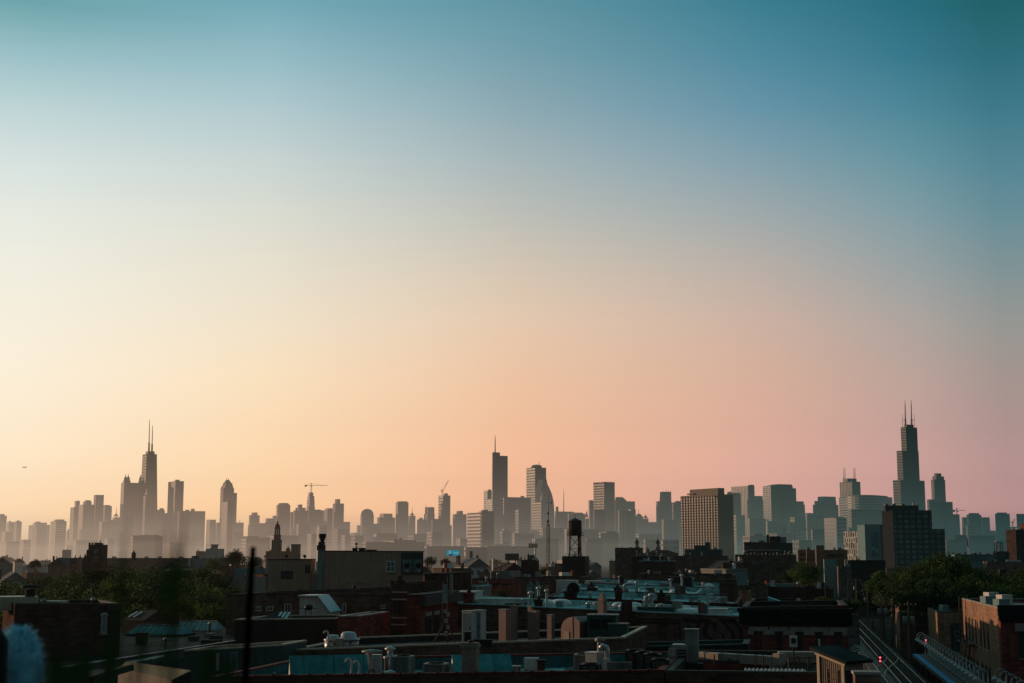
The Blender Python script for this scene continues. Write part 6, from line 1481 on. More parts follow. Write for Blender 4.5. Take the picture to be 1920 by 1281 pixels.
# timber lattice fence
def fence(px0, px1, d, h, label):
    A, B = dk2(px0, d), dk2(px1, d); o = thing('lattice_fence', label, 'fence', A); L = (B - A).length; dd = (B - A).normalized()
    for k in range(4): q = A + dd * (L * k / 3); m = MB(); m.bar(q, q + Vector((0, 0, h)), .08); m.build('post', 'timber', o)
    m = MB(); n = int(L / .16)
    for i in range(n): 
        q = A + dd * (i * .16); e = min(h, L - i * .16); m.bar(q + Vector((0, 0, .05)), q + dd * e + Vector((0, 0, .05 + e)), .03); q2 = B - dd * (i * .16); m.bar(q2 + Vector((0, 0, .05)), q2 - dd * e + Vector((0, 0, .05 + e)), .03)
    m.build('lattice', 'timber', o); m = MB(); m.bar(A + Vector((0, 0, h)), B + Vector((0, 0, h)), .09, .06); m.build('top_rail', 'timber', o)
plain('timber', (.16, .115, .08), var=.35, scale=2.0); plain('siding', (.34, .27, .20), var=.25, scale=1.2, streak=.3)
fence(1480, 1535, 5.5, .9, 'brown timber lattice fence panel left of the slanted roof shed')
# shed with mono-pitch roof
def shed():
    D = 58; uu = Vector((math.cos(R(-52)), math.sin(R(-52)), 0)); bb_ = Vector((-uu.y, uu.x, 0))
    P0 = at(1534, 1223, D + 1.2); e = along(P0, uu, 1581.5); z0_ = Zat(1330, D); zA = P0.z; Pb = P0 + uu * e; zB = at(1581.5, 1243.5, Pb.y).z; ln = along(Pb, bb_, 1618)
    ln = min(max(ln, 1.2), 4)
    o = thing('roof_shed', 'timber sided stair shed with a black slanted roof at the bottom right', 'shed', (P0.x, P0.y, z0_))
    base = [P0, Pb, Pb + bb_ * ln, P0 + bb_ * ln]; m = MB(); m.prism([(q.x, q.y) for q in base], z0_, [zA, zB, zB, zA]); m.build('wall', 'siding', o)
    w = Wall(P0, uu); m = MB()
    for k in range(12):
        a = e * k / 12; zt = zA + (zB - zA) * (k + .5) / 12; w.box(m, a, a + .02, z0_, zt - .05, 0, .015)
    m.build('board_joints', 'dark_frame', o); m = MB(); w.box(m, -.05, .08, z0_, zA - .02, -.02, .05); w.box(m, e - .08, e + .03, z0_, zB - .05, -.02, .05)
    q0, q1 = w.pt(-.1, zA + .02, .06), w.pt(e + .12, zB - .02, .06); m.bar(q0, q1, .06, .2); m.build('trim', 'pale_coping', o)
    m = MB(); c0 = P0 + bb_ * (ln / 2); c1 = Pb + bb_ * (ln / 2); c0 = Vector((c0.x, c0.y, zA + .09)) - uu * .25 + Vector((0, 0, .06)); c1 = Vector((c1.x, c1.y, zB + .09)) + uu * .3 - Vector((0, 0, .06)); m.bar(c0, c1, ln + .5, .12); m.build('roof', 'dark_roof', o)
    w2 = Wall(Pb, bb_); m = MB(); w2.box(m, .05, ln - .05, z0_, zB - .3, 0, .02); m.build('right_cladding', 'dark_wall', o)
    q = at(1562, 1270, D - 1.2); o2 = thing('ladder', 'pinkish ladder leaning at the foot of the timber sided shed', 'ladder', q)
    for s_ in (-.24, .24): m = MB(); m.bar(q + uu * s_ + Vector((0, 0, -1.4)), q + uu * s_ + Vector((.05, .1, .28)), .07); m.build('rail', 'pink_brick', o2)
    for k in range(6): m = MB(); m.bar(q - uu * .24 + Vector((0, 0, -1.2 + k * .28)), q + uu * .24 + Vector((0, 0, -1.2 + k * .28)), .04); m.build('rung', 'pink_brick', o2)
shed()
p = at(1624, 1264, 52); o = thing('brick_chimney', 'broad red brown brick chimney at the bottom edge left of the tracks', 'chimney', (p.x, p.y, p.z - 4)); m = MB(); m.box((p.x, p.y, p.z - 4), (.86, .8, 4), R(-8)); m.build('stack', 'pink_brick', o); m = MB(); m.box((p.x, p.y, p.z + .002), (.96, .9, .1), R(-8)); m.build('cap', 'stone_trim', o)
# --- things on the roof behind the pale coping
def dk6(px, d): return rp(bk6, D_(bk6, px), d)
for i, (x, w_) in enumerate(((880, .66), (899, .55))):
    p = dk6(x, 4 + i * .5); o = thing('equipment_cabinet', ('left', 'right')[i] + ' one of two tall white equipment cabinets by the aerial pole', 'cabinet', p); m = MB(); m.box((p.x, p.y, p.z + .1), (w_, .6, 1.95), R(-30)); m.build('casing', 'white_wall', o)
    m = MB(); m.box((p.x, p.y, p.z + 2.052), (w_ + .06, .66, .06), R(-30)); m.build('lid', 'white_wall', o); ww = Wall((p.x - .5 * w_ * math.cos(R(-30)) + .3 * math.sin(R(-30)), p.y - .5 * w_ * math.sin(R(-30)) - .3 * math.cos(R(-30))), (math.cos(R(-30)), math.sin(R(-30)))); m = MB(); ww.box(m, .05, w_ - .05, p.z + .2, p.z + 1.95, 0, .02); d = m.build('door', 'teal_wall', o); m = MB(); ww.box(m, w_ - .12, w_ - .09, p.z + 1.0, p.z + 1.2, .02, .05); m.build('handle', 'dark_frame', d)
p = dk6(839, 6); o = thing('aerial_pole', 'pole with long mobile phone aerial panels and bracing beside the white cabinets', 'aerial', p)
m = MB(); m.tube([p, p + Vector((0, 0, 4.2))], .05, 8); m.build('pole', 'rust_metal', o); m = MB(); m.tube([p + Vector((-.28, 0, 1)), p + Vector((-.28, 0, 3.9))], .04, 8); m.build('second_pole', 'rust_metal', o)
m = MB(); m.box(p + Vector((-.14, -.16, 2.55)), (.24, .12, 1.15), YW); m.build('aerial_panel', 'teal_wall', o); m = MB(); m.box(p + Vector((.2, .1, 3.1)), (.2, .12, 1.2), YW); m.build('aerial_panel', 'dull_metal', o)
m = MB(); m.bar(p + Vector((-.9, -.2, .05)), p + Vector((-.1, 0, 1.5)), .08); m.bar(p + Vector((.5, .6, .05)), p + Vector((0, 0, 1.4)), .06); m.build('brace', 'rust_metal', o)
for k in range(4): m = MB(); m.box(p + Vector((-.1 + .12 * (k % 2), -.12, .6 + .38 * k)), (.2, .14, .25), YW); m.build('radio_unit', 'dull_metal', o)
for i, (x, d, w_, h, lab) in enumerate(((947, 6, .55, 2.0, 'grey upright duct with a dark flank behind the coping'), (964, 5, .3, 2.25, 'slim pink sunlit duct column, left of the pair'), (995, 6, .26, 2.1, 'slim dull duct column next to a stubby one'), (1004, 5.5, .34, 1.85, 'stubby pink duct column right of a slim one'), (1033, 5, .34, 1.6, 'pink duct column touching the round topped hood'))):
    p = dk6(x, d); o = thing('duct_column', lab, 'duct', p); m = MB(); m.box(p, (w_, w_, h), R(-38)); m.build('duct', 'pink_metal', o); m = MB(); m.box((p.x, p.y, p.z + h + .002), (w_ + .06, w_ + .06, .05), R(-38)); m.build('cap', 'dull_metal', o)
def hood():
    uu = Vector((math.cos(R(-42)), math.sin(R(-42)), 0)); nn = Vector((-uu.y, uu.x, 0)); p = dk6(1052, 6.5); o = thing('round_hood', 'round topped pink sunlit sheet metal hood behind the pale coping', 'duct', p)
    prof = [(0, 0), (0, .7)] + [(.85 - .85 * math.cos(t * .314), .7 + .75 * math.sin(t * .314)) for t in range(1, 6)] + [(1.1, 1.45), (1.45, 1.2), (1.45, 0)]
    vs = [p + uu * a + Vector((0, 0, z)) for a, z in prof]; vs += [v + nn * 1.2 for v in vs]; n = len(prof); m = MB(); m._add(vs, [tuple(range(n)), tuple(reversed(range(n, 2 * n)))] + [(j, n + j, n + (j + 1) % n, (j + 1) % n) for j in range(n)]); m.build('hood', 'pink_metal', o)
    w = Wall(p, uu); m = MB(); w.box(m, .93, .95, p.z, p.z + 1.44, 0, .02); m.build('seam', 'dark_frame', o); m = MB(); w.box(m, .25, .65, p.z + .05, p.z + .6, 0, .03); m.build('access_panel', 'pale_metal', o)
hood()
p = dk6(1131, 6); o = thing('packaged_unit', 'dark green rooftop air unit right of the round topped hood', 'air conditioner', p); m = MB(); m.box((p.x, p.y, p.z + .1), (1.75, 1.2, 1.35), YW); m.build('casing', 'green_metal', o); m = MB(); m.box((p.x, p.y, p.z + 1.452), (1.85, 1.3, .07), YW); m.build('lid', 'dull_metal', o)
w_ = Wall(p - u * .87 - bk * .6, u); m = MB()
for k in range(2): w_.box(m, .15 + k * .75, .8 + k * .75, p.z + .7, p.z + 1.25, 0, .02)
m.build('grille', 'black_metal', o)
p = dk6(1160, 5); o = thing('packaged_unit', 'lower green metal box beside the dark green rooftop air unit', 'air conditioner', p); m = MB(); m.box(p, (1.1, 1.0, .95), YW); m.build('casing', 'green_metal', o); m = MB(); m.box((p.x, p.y, p.z + .952), (1.18, 1.08, .05), YW); m.build('lid', 'dull_metal', o)
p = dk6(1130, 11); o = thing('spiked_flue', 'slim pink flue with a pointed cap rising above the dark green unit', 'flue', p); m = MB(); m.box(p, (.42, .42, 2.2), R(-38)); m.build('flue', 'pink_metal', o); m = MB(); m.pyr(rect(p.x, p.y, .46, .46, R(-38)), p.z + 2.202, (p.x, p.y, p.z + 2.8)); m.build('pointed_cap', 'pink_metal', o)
for i, (x, r_, h, hh) in enumerate(((624, .5, .8, .55), (653, .62, .75, .8))):
    p = rp(bk6, D_(bk6, x), 2.2 + .8 * i); o = thing('mushroom_fan', ('lower left', 'taller right')[i] + ' one of two mushroom shaped roof exhaust fans', 'exhaust fan', p)
    m = MB(); m.lathe(p, [(r_ * .8, 0), (r_ * .8, .25), (r_ * .95, .3), (r_, .35), (r_ * .98, h * .9)], 20); m.build('housing', 'galv_metal', o); m = MB(); m.lathe(p + Vector((0, 0, h * .9 + .01)), [(r_ * 1.08, 0), (r_ * 1.1, .08), (r_ * .75, .14), (r_ * .72, hh * .45), (r_ * .55, hh * .6), (.05, hh * .64)], 20); m.build('cap', 'galv_metal', o)
    m = MB(); m.box((p.x + r_ * .3, p.y - r_ * .95, p.z + .5), (.12, .1, .12)); m.build('switch', 'dark_frame', o)
p = rp(bk6, D_(bk6, 615), 1.0); tag(hook(p, 1.35, 'thin white pipe with a rounded top left of the mushroom fans', .06), None, None)
p = rp(bk6, D_(bk6, 636), 1.0); tag(MB().box((p.x, p.y, p.z), (.32, .32, .85), R(-35)).box((p.x, p.y, p.z + .852), (.38, .38, .05), R(-35)).build('duct_stub', 'pale_metal', None, p), 'short square pinkish duct stub below the mushroom fans', 'duct')
pr = fb('dark building with a long teal roof edge behind the louvred machine', 1166, 1402, 1216, 92, 5, 'dark_wall', 'green_metal', yr=1210, cop='green_metal', copw=.3)

# ================================================================== large dark red building on the right
def bigred():
    b = fb('large dark red brick building with a black cornice and stepped pale lintel band', 1392, 1588, 1140, 104, 12, 'red_brick', 'tar_roof', yr=1137.5, cop='dark_coping', copw=.3); o, w, L = b['o'], b['w'], b['L']; z = b['A'].z
    m = MB(); zc = w.hit(1490, 1167)[1]; w.box(m, -.25, L + .3, zc, z - .05, 0, .35); w.box(m, -.35, L + .4, z - .25, z + .02, .35, .6); w.box(m, -.3, L + .3, zc - .15, zc - .002, 0, .22); m.build('cornice', 'black_metal', o)
    n = 5; ya, yb = 1176, 1184; za, zb = w.hit(1480, 1176)[1], w.hit(1480, 1182)[1]
    xs = [(1413, 1430.5), (1452.5, 1468.5), (1490, 1507), (1527, 1543.5), (1563.5, 1579.5)]
    m = MB(); prev = w.hit(1402, 1180)[0]
    for i, (x0, x1) in enumerate(xs):
        a0, a1 = w.hit(x0, 1185)[0], w.hit(x1, 1185)[0]
        w.box(m, prev, a0 - .35, zb - .32, zb, 0, .09); w.box(m, a0 - .35, a0 - .0, zb - .32, za, 0, .09); w.box(m, a0, a1, za - .3, za, 0, .09); w.box(m, a1, a1 + .35, zb - .32, za, 0, .09); prev = a1 + .35
    w.box(m, prev, L - .1, zb - .32, zb, 0, .09); m.build('lintel_band', 'stone_trim', o)
    for i, (x0, x1) in enumerate(xs):
        a0, a1 = w.hit(x0, 1185)[0] + .12, w.hit(x1, 1185)[0] - .12
        f = winm(o, w, a0, a1, za - 2.6, za - .32, 'dark_frame', 'dark_glass' if i != 0 else 'red_brick', 1, 2, .07)
        if i == 3: m = MB(); w.box(m, a0 + .1, a1 - .1, za - 1.5, za - .8, .045, .06); m.build('blind', 'white_wall', f)
    zs = w.hit(1490, 1224.5)[1]; m = MB(); w.box(m, .3, L - .3, zs - .18, zs, 0, .12); m.build('sill_band', 'stone_trim', o)
    q = b['B'] - b['u'] * .05 + b['bk'] * .3; m = MB(); m.box((q.x + .45, q.y, 0), (.85, .85, b['B'].z - .55), YW); m.build('corner_pier', 'grey_brick', o)
    return b
br = bigred()

# ================================================================== elevated railway on the right
TA = R(10.93); TD = Vector((math.sin(TA), math.cos(TA), 0)); TS = Vector((math.cos(TA), -math.sin(TA), 0))
def tp(s_, t, z): return TS * s_ + TD * t + Vector((0, 0, z))
ZR = 6.75; ZP = 8.0
def strip(m, s0, s1, t0, t1, z0, z1):
    q = [tp(s0, t0, 0), tp(s1, t0, 0), tp(s1, t1, 0), tp(s0, t1, 0)]; return m.prism([(p.x, p.y) for p in q], z0, z1)
plain('ballast', (.085, .072, .06), var=.5, scale=3.0); plain('sleeper', (.11, .085, .065), var=.4, scale=1.5); plain('rail_steel', (.30, .245, .20), rough=.35, metal=.4, var=.3, scale=1.0)
plain('platform_deck', (.09, .085, .08), var=.3, scale=1.0); plain('blue_edge', (.04, .26, .48), var=.25, scale=.8); plain('railing_steel', (.34, .36, .36), var=.15, rough=.5)
tr = thing('railway_viaduct', 'elevated railway deck with two tracks curving into the distance on the right', 'railway', tp(12, 200, 0))
m = MB(); strip(m, 4.5, 14.4, 60, 520, ZR - 1.3, ZR - .35); m.build('deck', 'ballast', tr)
for s_ in (7.82, 12.84):
    m = MB()
    for k in range(270): t = 110 + k * .9; strip(m, s_ - 1.3, s_ + 1.3, t, t + .22, ZR - .349, ZR - .16)
    m.build('sleeper_row', 'sleeper', tr)
for s_ in (7.1, 8.54, 12.12, 13.56):
    m = MB(); strip(m, s_ - .05, s_ + .05, 60, 515, ZR - .158, ZR); m.build('rail', 'rail_steel', tr)
for s_ in (9.7, 11.0): m = MB(); strip(m, s_ - .05, s_ + .05, 60, 515, ZR - .3, ZR + .05); m.build('contact_rail', 'rail_steel', tr)
for sgn in (0, 1):
    pts = [tp(8.54 + (12.12 - 8.54) * (3 * q * q - 2 * q ** 3) + sgn * 1.44, 165 + 34 * q, ZR - .05) for q in [i / 12 for i in range(13)]]
    m = MB()
    for a, b_ in zip(pts, pts[1:]): m.bar(a, b_, .07, .1)
    m.build('crossover_rail', 'rail_steel', tr)
for s_ in (5.6, 10.35): m = MB(); strip(m, s_ - .35, s_ + .35, 60, 515, ZR - .349, ZR - .2); m.build('walkway', 'timber', tr)
m = MB()
for k in range(110): q = tp(4.75, 110 + k * 2.4, ZR - .35); m.box(q, (.07, .07, 1.25), TA)
for h in (.5, .85, 1.2): m.bar(tp(4.75, 108, ZR - .35 + h), tp(4.75, 372, ZR - .35 + h), .05)
m.build('side_fence', 'dull_metal', tr)
m = MB()
for k in range(20):
    for s_ in (5.0, 14.0): q = tp(s_, 70 + k * 20, 0); m.box((q.x, q.y, 0), (.5, .5, ZR - 1.3), TA)
m.build('columns', 'rust_metal', tr)
def platform(label, s0, s1, t0, t1, edge):
    o = thing('station_platform', label, 'station platform', tp((s0 + s1) / 2, (t0 + t1) / 2, 0)); m = MB(); strip(m, s0, s1, t0, t1, ZP - .35, ZP); m.build('deck', 'platform_deck', o)
    e0, e1 = (s0 + .02, s0 + .62) if edge < 0 else (s1 - .62, s1 - .02); m = MB(); strip(m, e0, e1, t0, t1 - .2, ZP + .004, ZP + .03); m.build('tactile_edge', 'blue_edge', o)
    m = MB()
    for k in range(int((t1 - t0) / 6)): q = tp((s0 + s1) / 2, t0 + 3 + k * 6, 0); m.box((q.x, q.y, 0), (.4, .4, ZP - .35), TA)
    m.build('columns', 'rust_metal', o); return o
platform('station platform with a bright blue tactile edge beside the tracks', 14.4, 16.3, 70, 184, -1)
platform('left hand station platform mostly hidden behind the chimney and the shed', 3.2, 5.4, 84, 112, 1)
o = thing('platform_railing', 'grey panel railing along the platform under the gooseneck lamps', 'railing', tp(16.1, 120, ZP))
for k in range(32):
    t = 74 + k * 3.4; m = MB(); q = tp(16.1, t, ZP); m.box(q, (.1, .1, 1.25), TA); m.build('post', 'railing_steel', o)
    m = MB(); a, b_ = tp(16.1, t + .1, ZP + 1.15), tp(16.1, t + 3.3, ZP + 1.15); m.bar(a, b_, .05, .06); m.bar(a - Vector((0, 0, 1.0)), b_ - Vector((0, 0, 1.0)), .05, .06)
    for j in range(22): q = a.lerp(b_, (j + .5) / 22); m.bar(q - Vector((0, 0, 1.0)), q, .035)
    m.build('panel', 'railing_steel', o)
def lamp(s_, t, z, h, label, group, out=-1, first=None):
    B = tp(s_, t, z)
    o = thing('gooseneck_lamp', label, 'street lamp', B, group); n = 9; r = .46
    m = MB(); m.tube([B, B + Vector((0, 0, h))], .045, 8); m.lathe(B, [(.1, 0), (.1, .15), (.05, .3)], 8); m.build('post', 'lamp_steel', o)
    c = B + Vector((0, 0, h)) + TS * (out * r); m = MB(); m.tube([c + TS * (-out * r * math.cos(i / n * 3.1416)) + Vector((0, 0, r * 1.25 * math.sin(i / n * 3.1416))) for i in range(n + 1)], .035, 8); m.build('arm', 'lamp_steel', o)
    e = c + TS * (out * r); m = MB(); m.lathe(e - Vector((0, 0, .36)), [(.31, 0), (.23, .15), (.11, .24), (.07, .36)], 12); m.build('shade', 'lamp_steel', o); return o
plain('lamp_steel', (.42, .46, .46), rough=.4, metal=.3, var=.15)
l0 = lamp(15.95, 127, ZP, 2.0, 'grey gooseneck lamp with a bell shade in the long row on the platform railing', 'gooseneck lamps along the right platform')
for k in range(1, 20): copy_tree(l0, TD * (3.0 * k))
l1 = lamp(17.5, 113, ZP, 2.0, 'grey gooseneck lamp in the short row before the red facade at bottom right', 'gooseneck lamps before the red facade')
for k in range(1, 6): copy_tree(l1, TD * (2.9 * k))
l2 = lamp(3.9, 91, ZP, 5.2, 'grey gooseneck lamp in the row left of the tracks beside the shed', 'gooseneck lamps left of the tracks', 1)
for k in range(1, 10): copy_tree(l2, TD * (2.1 * k))
emit('signal_red', (1.0, .12, .16), 1.6)
def signal(s_, t, z, label, h=1.0):
    B = tp(s_, t, z); o = thing('railway_signal', label, 'railway signal', B); m = MB(); m.tube([B, B + Vector((0, 0, h))], .06, 8); m.build('post', 'black_metal', o)
    m = MB(); m.box(B + Vector((0, 0, h)), (.42, .25, 1.0), TA); m.build('head', 'black_metal', o)
    for k in range(2): q = B + Vector((0, 0, h + .22 + .42 * k)) - TD * .13; m = MB(); m.tube([q, q - TD * .06], .13, 12); m.build('red_light', 'signal_red', o)
signal(10.65, 186, ZR - .3, 'railway signal with two red lights low between the tracks', .3)
signal(17.7, 203, ZR + .2, 'taller railway signal with two red lights beyond the platform end', 1.0)
# small train far away on the track
def train():
    o = thing('train', 'distant silver train showing a rounded end and one red light', 'train', tp(12.84, 440, ZR)); plain('train_silver', (.38, .35, .33), rough=.4, metal=.3, var=.15)
    prof = [(-1.4, .5), (1.4, .5), (1.42, 2.6), (1.25, 3.1), (.8, 3.4), (0, 3.55), (-.8, 3.4), (-1.25, 3.1), (-1.42, 2.6)]; vs = [tp(12.84 + a, 440, ZR + z) for a, z in prof] + [tp(12.84 + a, 456, ZR + z) for a, z in prof]; n = 9
    m = MB(); m._add(vs, [tuple(range(n)), tuple(reversed(range(n, 2 * n)))] + [(j, n + j, n + (j + 1) % n, (j + 1) % n) for j in range(n)]); m.build('body', 'train_silver', o)
    w = Wall(tp(12.84 - 1.4, 440, 0), TS); m = MB(); w.box(m, .2, 2.6, ZR + .6, ZR + 2.75, 0, .04); m.build('front_mask', 'dark_frame', o); m = MB(); w.box(m, .3, 1.2, ZR + 1.7, ZR + 2.6, .04, .06); w.box(m, 1.6, 2.5, ZR + 1.7, ZR + 2.6, .04, .06); m.build('window', 'dark_glass', o)
    q = tp(12.3, 439.9, ZR + 1.1); m = MB(); m.tube([q, q - TD * .12], .26, 10); m.build('tail_light', 'signal_red', o)
    for k in range(4): m = MB(); q = tp(12.84, 442 + k * 4, ZR); m.box(q, (2.0, .9, .5), -TA); m.build('bogie', 'black_metal', o)
train()
# ================================================================== buildings right of the tracks
def trackside(label, px, py, D, length, width, wall, roof='tar_roof', cop=None, name='brick_building', front=None):
    P = at(px, py, D); q = [P, P + TS * width, P + TS * width + TD * length, P + TD * length]; b = {}
    L = width; A = P; u_r = TS
    m = MB(); z = P.z; t = .25; inn = [P + TS * t + TD * t, P + TS * (width - t) + TD * t, P + TS * (width - t) + TD * (length - t), P + TS * t + TD * (length - t)]
    vs = [(p.x, p.y, 0) for p in q] + [(p.x, p.y, z) for p in q] + [(p.x, p.y, z) for p in inn] + [(p.x, p.y, z - .4) for p in inn]
    m._add(vs, [(i, (i + 1) % 4, 4 + (i + 1) % 4, 4 + i) for i in range(4)] + [(4 + i, 4 + (i + 1) % 4, 8 + (i + 1) % 4, 8 + i) for i in range(4)]); o = m.build(name, wall, None, ((q[0].x + q[2].x) / 2, (q[0].y + q[2].y) / 2, 0)); tag(o, label, 'building')
    m = MB(); m._add([(p.x, p.y, z - .395) for p in inn], [(0, 1, 2, 3)]); m.build('roof', roof, o)
    if cop:
        m = MB()
        for i in range(4):
            a, c = q[i], q[(i + 1) % 4]; d = (c - a).normalized(); nn = Vector((-d.y, d.x, 0)) * t * .5; m.bar(Vector((a.x, a.y, z + .05 + .004 * (i % 2))) + nn, Vector((c.x, c.y, z + .05 + .004 * (i % 2))) + nn, t + .1, .09)
        m.build('coping', cop, o)
    return dict(o=o, front=Wall(P, TS), left=Wall(P + TD * length, -TD), z=z, P=P)
t1 = trackside('brown brick building with a sunlit left wall and pale teal loading door', 1757, 1148, 200, 14, 14, 'tan_brick', 'tar_roof', 'dark_coping')
w = t1['front']; a0, z1 = w.hit(1781, 1168.5); a1, z0_ = w.hit(1802, 1222)
for k in range(2): winm(t1['o'], w, a0 + k * (a1 - a0) / 2, a0 + (k + 1) * (a1 - a0) / 2 - .1, z0_, z1, 'green_metal', 'dark_glass', 1, 3, .1)
p = t1['P'] + TS * 1.2 + TD * 3; m = MB(); m.box((p.x, p.y, t1['z'] - .4), (1.0, 1.0, 1.3), TA); m.build('roof_unit', 'teal_wall', t1['o'])
t2 = trackside('tall tan brick building with narrow windows and a fire escape, sunlit left wall', 1873, 1141, 142, 31, 11, 'tan_brick', 'grey_roof', 'stone_trim'); w = t2['left']; z = t2['z']
for row, zz in ((0, z - 4.6), (1, z - 9.0)):
    for k in range(7): winm(t2['o'], w, 3.0 + k * 2.9 + (1.2 if k > 3 else 0), 3.95 + k * 2.9 + (1.2 if k > 3 else 0), zz, zz + 2.7, 'dark_frame', 'dark_glass', 1, 2, .06, None, 'stone_trim')
for k in range(4): p = t2['P'] + TS * (.8 + k % 2) + TD * (4 + 5 * k); m = MB(); m.box((p.x, p.y, z - .4), (1.2, 1.2, 1.2 + .3 * (k % 2)), TA); m.build('roof_unit', 'white_wall' if k % 2 else 'teal_wall', t2['o'])
fe = thing('fire_escape', 'black iron fire escape with platforms and stair on the sunlit tan wall', 'fire escape', w.pt(6, z - 9.6, .5))
for zz in (z - 4.7, z - 9.1):
    m = MB(); w.box(m, 2.0, 12.0, zz, zz + .08, .05, 1.15); m.build('landing', 'black_metal', fe)
    m = MB()
    for k in range(18): m.bar(w.pt(2 + k * 10 / 17, zz + .08, 1.12), w.pt(2 + k * 10 / 17, zz + 1.05, 1.12), .035)
    for h in (.55, 1.05): m.bar(w.pt(2, zz + h, 1.12), w.pt(12, zz + h, 1.12), .045)
    m.build('guard_rail', 'black_metal', fe)
m = MB(); m.bar(w.pt(4, z - 9, .8), w.pt(9.5, z - 4.7, .8), .12); m.bar(w.pt(4, z - 9, .35), w.pt(9.5, z - 4.7, .35), .12)
for k in range(14): m.bar(w.pt(4 + 5.5 * k / 14, z - 9 + 4.3 * k / 14, .3), w.pt(4 + 5.5 * k / 14, z - 9 + 4.3 * k / 14, .85), .2, .04)
m.build('stair', 'black_metal', fe)
for k in range(3):
    m = MB(); m.tube([w.pt(7 + k * 3, z - 4.6, 1.1), w.pt(7 + k * 3, z + .4, 1.1), w.pt(7 + k * 3, z + .9, .6), w.pt(7 + k * 3, z + .9, -.6)], .05, 6); m.build('hanger', 'black_metal', fe)
t3 = trackside('deep red facade building with a heavy black cornice at the right photo edge', 1874.5, 1137, 140.2, 1.6, 12, 'red_brick', 'tar_roof'); w = t3['front']; z = t3['z']
m = MB(); w.box(m, -.15, 9, z - 1.4, z - .9, 0, .3); w.box(m, -.25, 9, z - .9, z + .15, 0, .55); m.build('cornice', 'black_metal', t3['o'])
for k in range(2): winm(t3['o'], w, 1.6 + k * 2.8, 2.9 + k * 2.8, z - 4.9, z - 2.4, 'dark_frame', 'dark_glass', 1, 2, .08, None, 'stone_trim'); m = MB(); w.box(m, 1.3 + k * 2.8, 3.2 + k * 2.8, z - 2.35, z - 1.6, 0, .12); m.build('lintel', 'stone_trim', t3['o'])
t4 = trackside('narrow brick house with a taller dark brick stack right of the tracks', 1685, 1120, 250, 9, 6, 'pink_brick', 'green_metal'); p = t4['P'] + TS * 1.3 + TD * 1; m = MB(); m.box((p.x, p.y, t4['z'] - .5), (1.2, 1.2, Zat(1088, 250) - t4['z'] + .5), TA); m.build('stack', 'dark_brick', t4['o'])
trackside('dim brick house right of the platform end behind the signal', 1716, 1172, 215, 7, 7, 'dark_brick', 'grey_roof')
# utility poles with transformers and sagging wires
pole_tops = []
for i, (x, yb, yt, D, lab) in enumerate(((1653, 1190, 1117, 230, 'leaning utility pole nearest the tracks with a drum transformer'), (1626, 1160, 1103, 300, 'second utility pole up the alley with a wide crossarm'), (1605, 1130, 1085, 380, 'third and furthest utility pole in the alley beyond the dark red building'), (1702, 1205, 1128, 200, 'utility pole right of the platform end with twin transformers'))):
    b_, t = at(x - 4 * (i == 0), yb, D), at(x, yt, D); b_.z = 0; o = thing('utility_pole', lab, 'utility pole', b_); m = MB(); m.tube([b_, t], [.17, .11], 8); m.build('pole', 'timber', o); m = MB(); m.bar(t + Vector((-1.2, 0, -.5)), t + Vector((1.2, 0, -.5)), .11); m.bar(t + Vector((-.9, 0, -1.5)), t + Vector((.9, 0, -1.5)), .1); m.build('crossarm', 'timber', o)
    for k in range(1 + (i in (0, 3))): m = MB(); m.lathe(t + Vector((-.5 + 1.0 * k, -.1, -3.0)), [(.26, 0), (.3, .05), (.3, .9), (.2, 1.0)], 10); m.build('transformer', 'dull_metal', o)
    for k in (-1, -.4, .4, 1): m = MB(); m.lathe(t + Vector((k * 1.1, 0, -.44)), [(.05, 0), (.07, .08), (.04, .2)], 6); m.build('insulator', 'dull_metal', o)
    pole_tops.append(t)
for (i, j) in ((0, 1), (1, 2), (3, 0)):
    for k in (-1, 1):
        a, c = pole_tops[i] + Vector((k * 1.1, 0, -.3)), pole_tops[j] + Vector((k * 1.1, 0, -.3)); m = MB(); m.tube([a.lerp(c, q / 8) - Vector((0, 0, 1.6 * (1 - (q / 4 - 1) ** 2))) for q in range(9)], .02, 4)
        tag(m.build('power_line', 'black_metal', None), '%s power line sagging between the %s utility poles' % ('left' if k < 0 else 'right', {0: 'first and second', 1: 'second and third', 3: 'near pair of'}[i]), 'power line')
# ================================================================== left foreground
lf = fb('brick building with a sunlit left wall and one arched white window, left side', 28, 226, 1134, 95, 9, 'dark_brick', 'tar_roof', yr=1134, yaw=R(24), cop='dark_coping', copw=.2); w = lf['w']
win(lf['o'], w, 190, 1154, 200, 1187, 'white_frame', 'pale_glass', 1, 2, .07, None, 'stone_trim', True)
m = MB(); a0 = w.hit(204, 1150)[0]; w.box(m, a0, lf['L'] + .02, 0, lf['A'].z - .15, 0, .14); m.build('pilaster', 'dark_wall', lf['o'])
m = MB(); w.box(m, a0 - .1, lf['L'] + .1, lf['A'].z - .45, lf['A'].z - .14, .02, .3); m.build('cornice', 'dark_coping', lf['o'])
w2 = lf['left']; winm(lf['o'], w2, 6.9, 7.8, 12.2, 14.6, 'white_frame', 'dark_glass', 1, 2, .08, None, 'stone_trim')
p = rp(lf, 1.0, 1.5); m = MB(); m.box((p.x - 2, p.y + 2, p.z), (3.5, 3, .9), R(24)); m.build('roof_upstand', 'pale_coping', lf['o'])
vent(lf, 1.2, 3, 1.5, .35, True, 'dark_wall'); rbox(lf, 2.8, 3, 1.4, 1.2, .55, 'pale_coping', 'roof_hatch'); vent(lf, 1.9, .8, .6, .1, True, 'teal_wall')
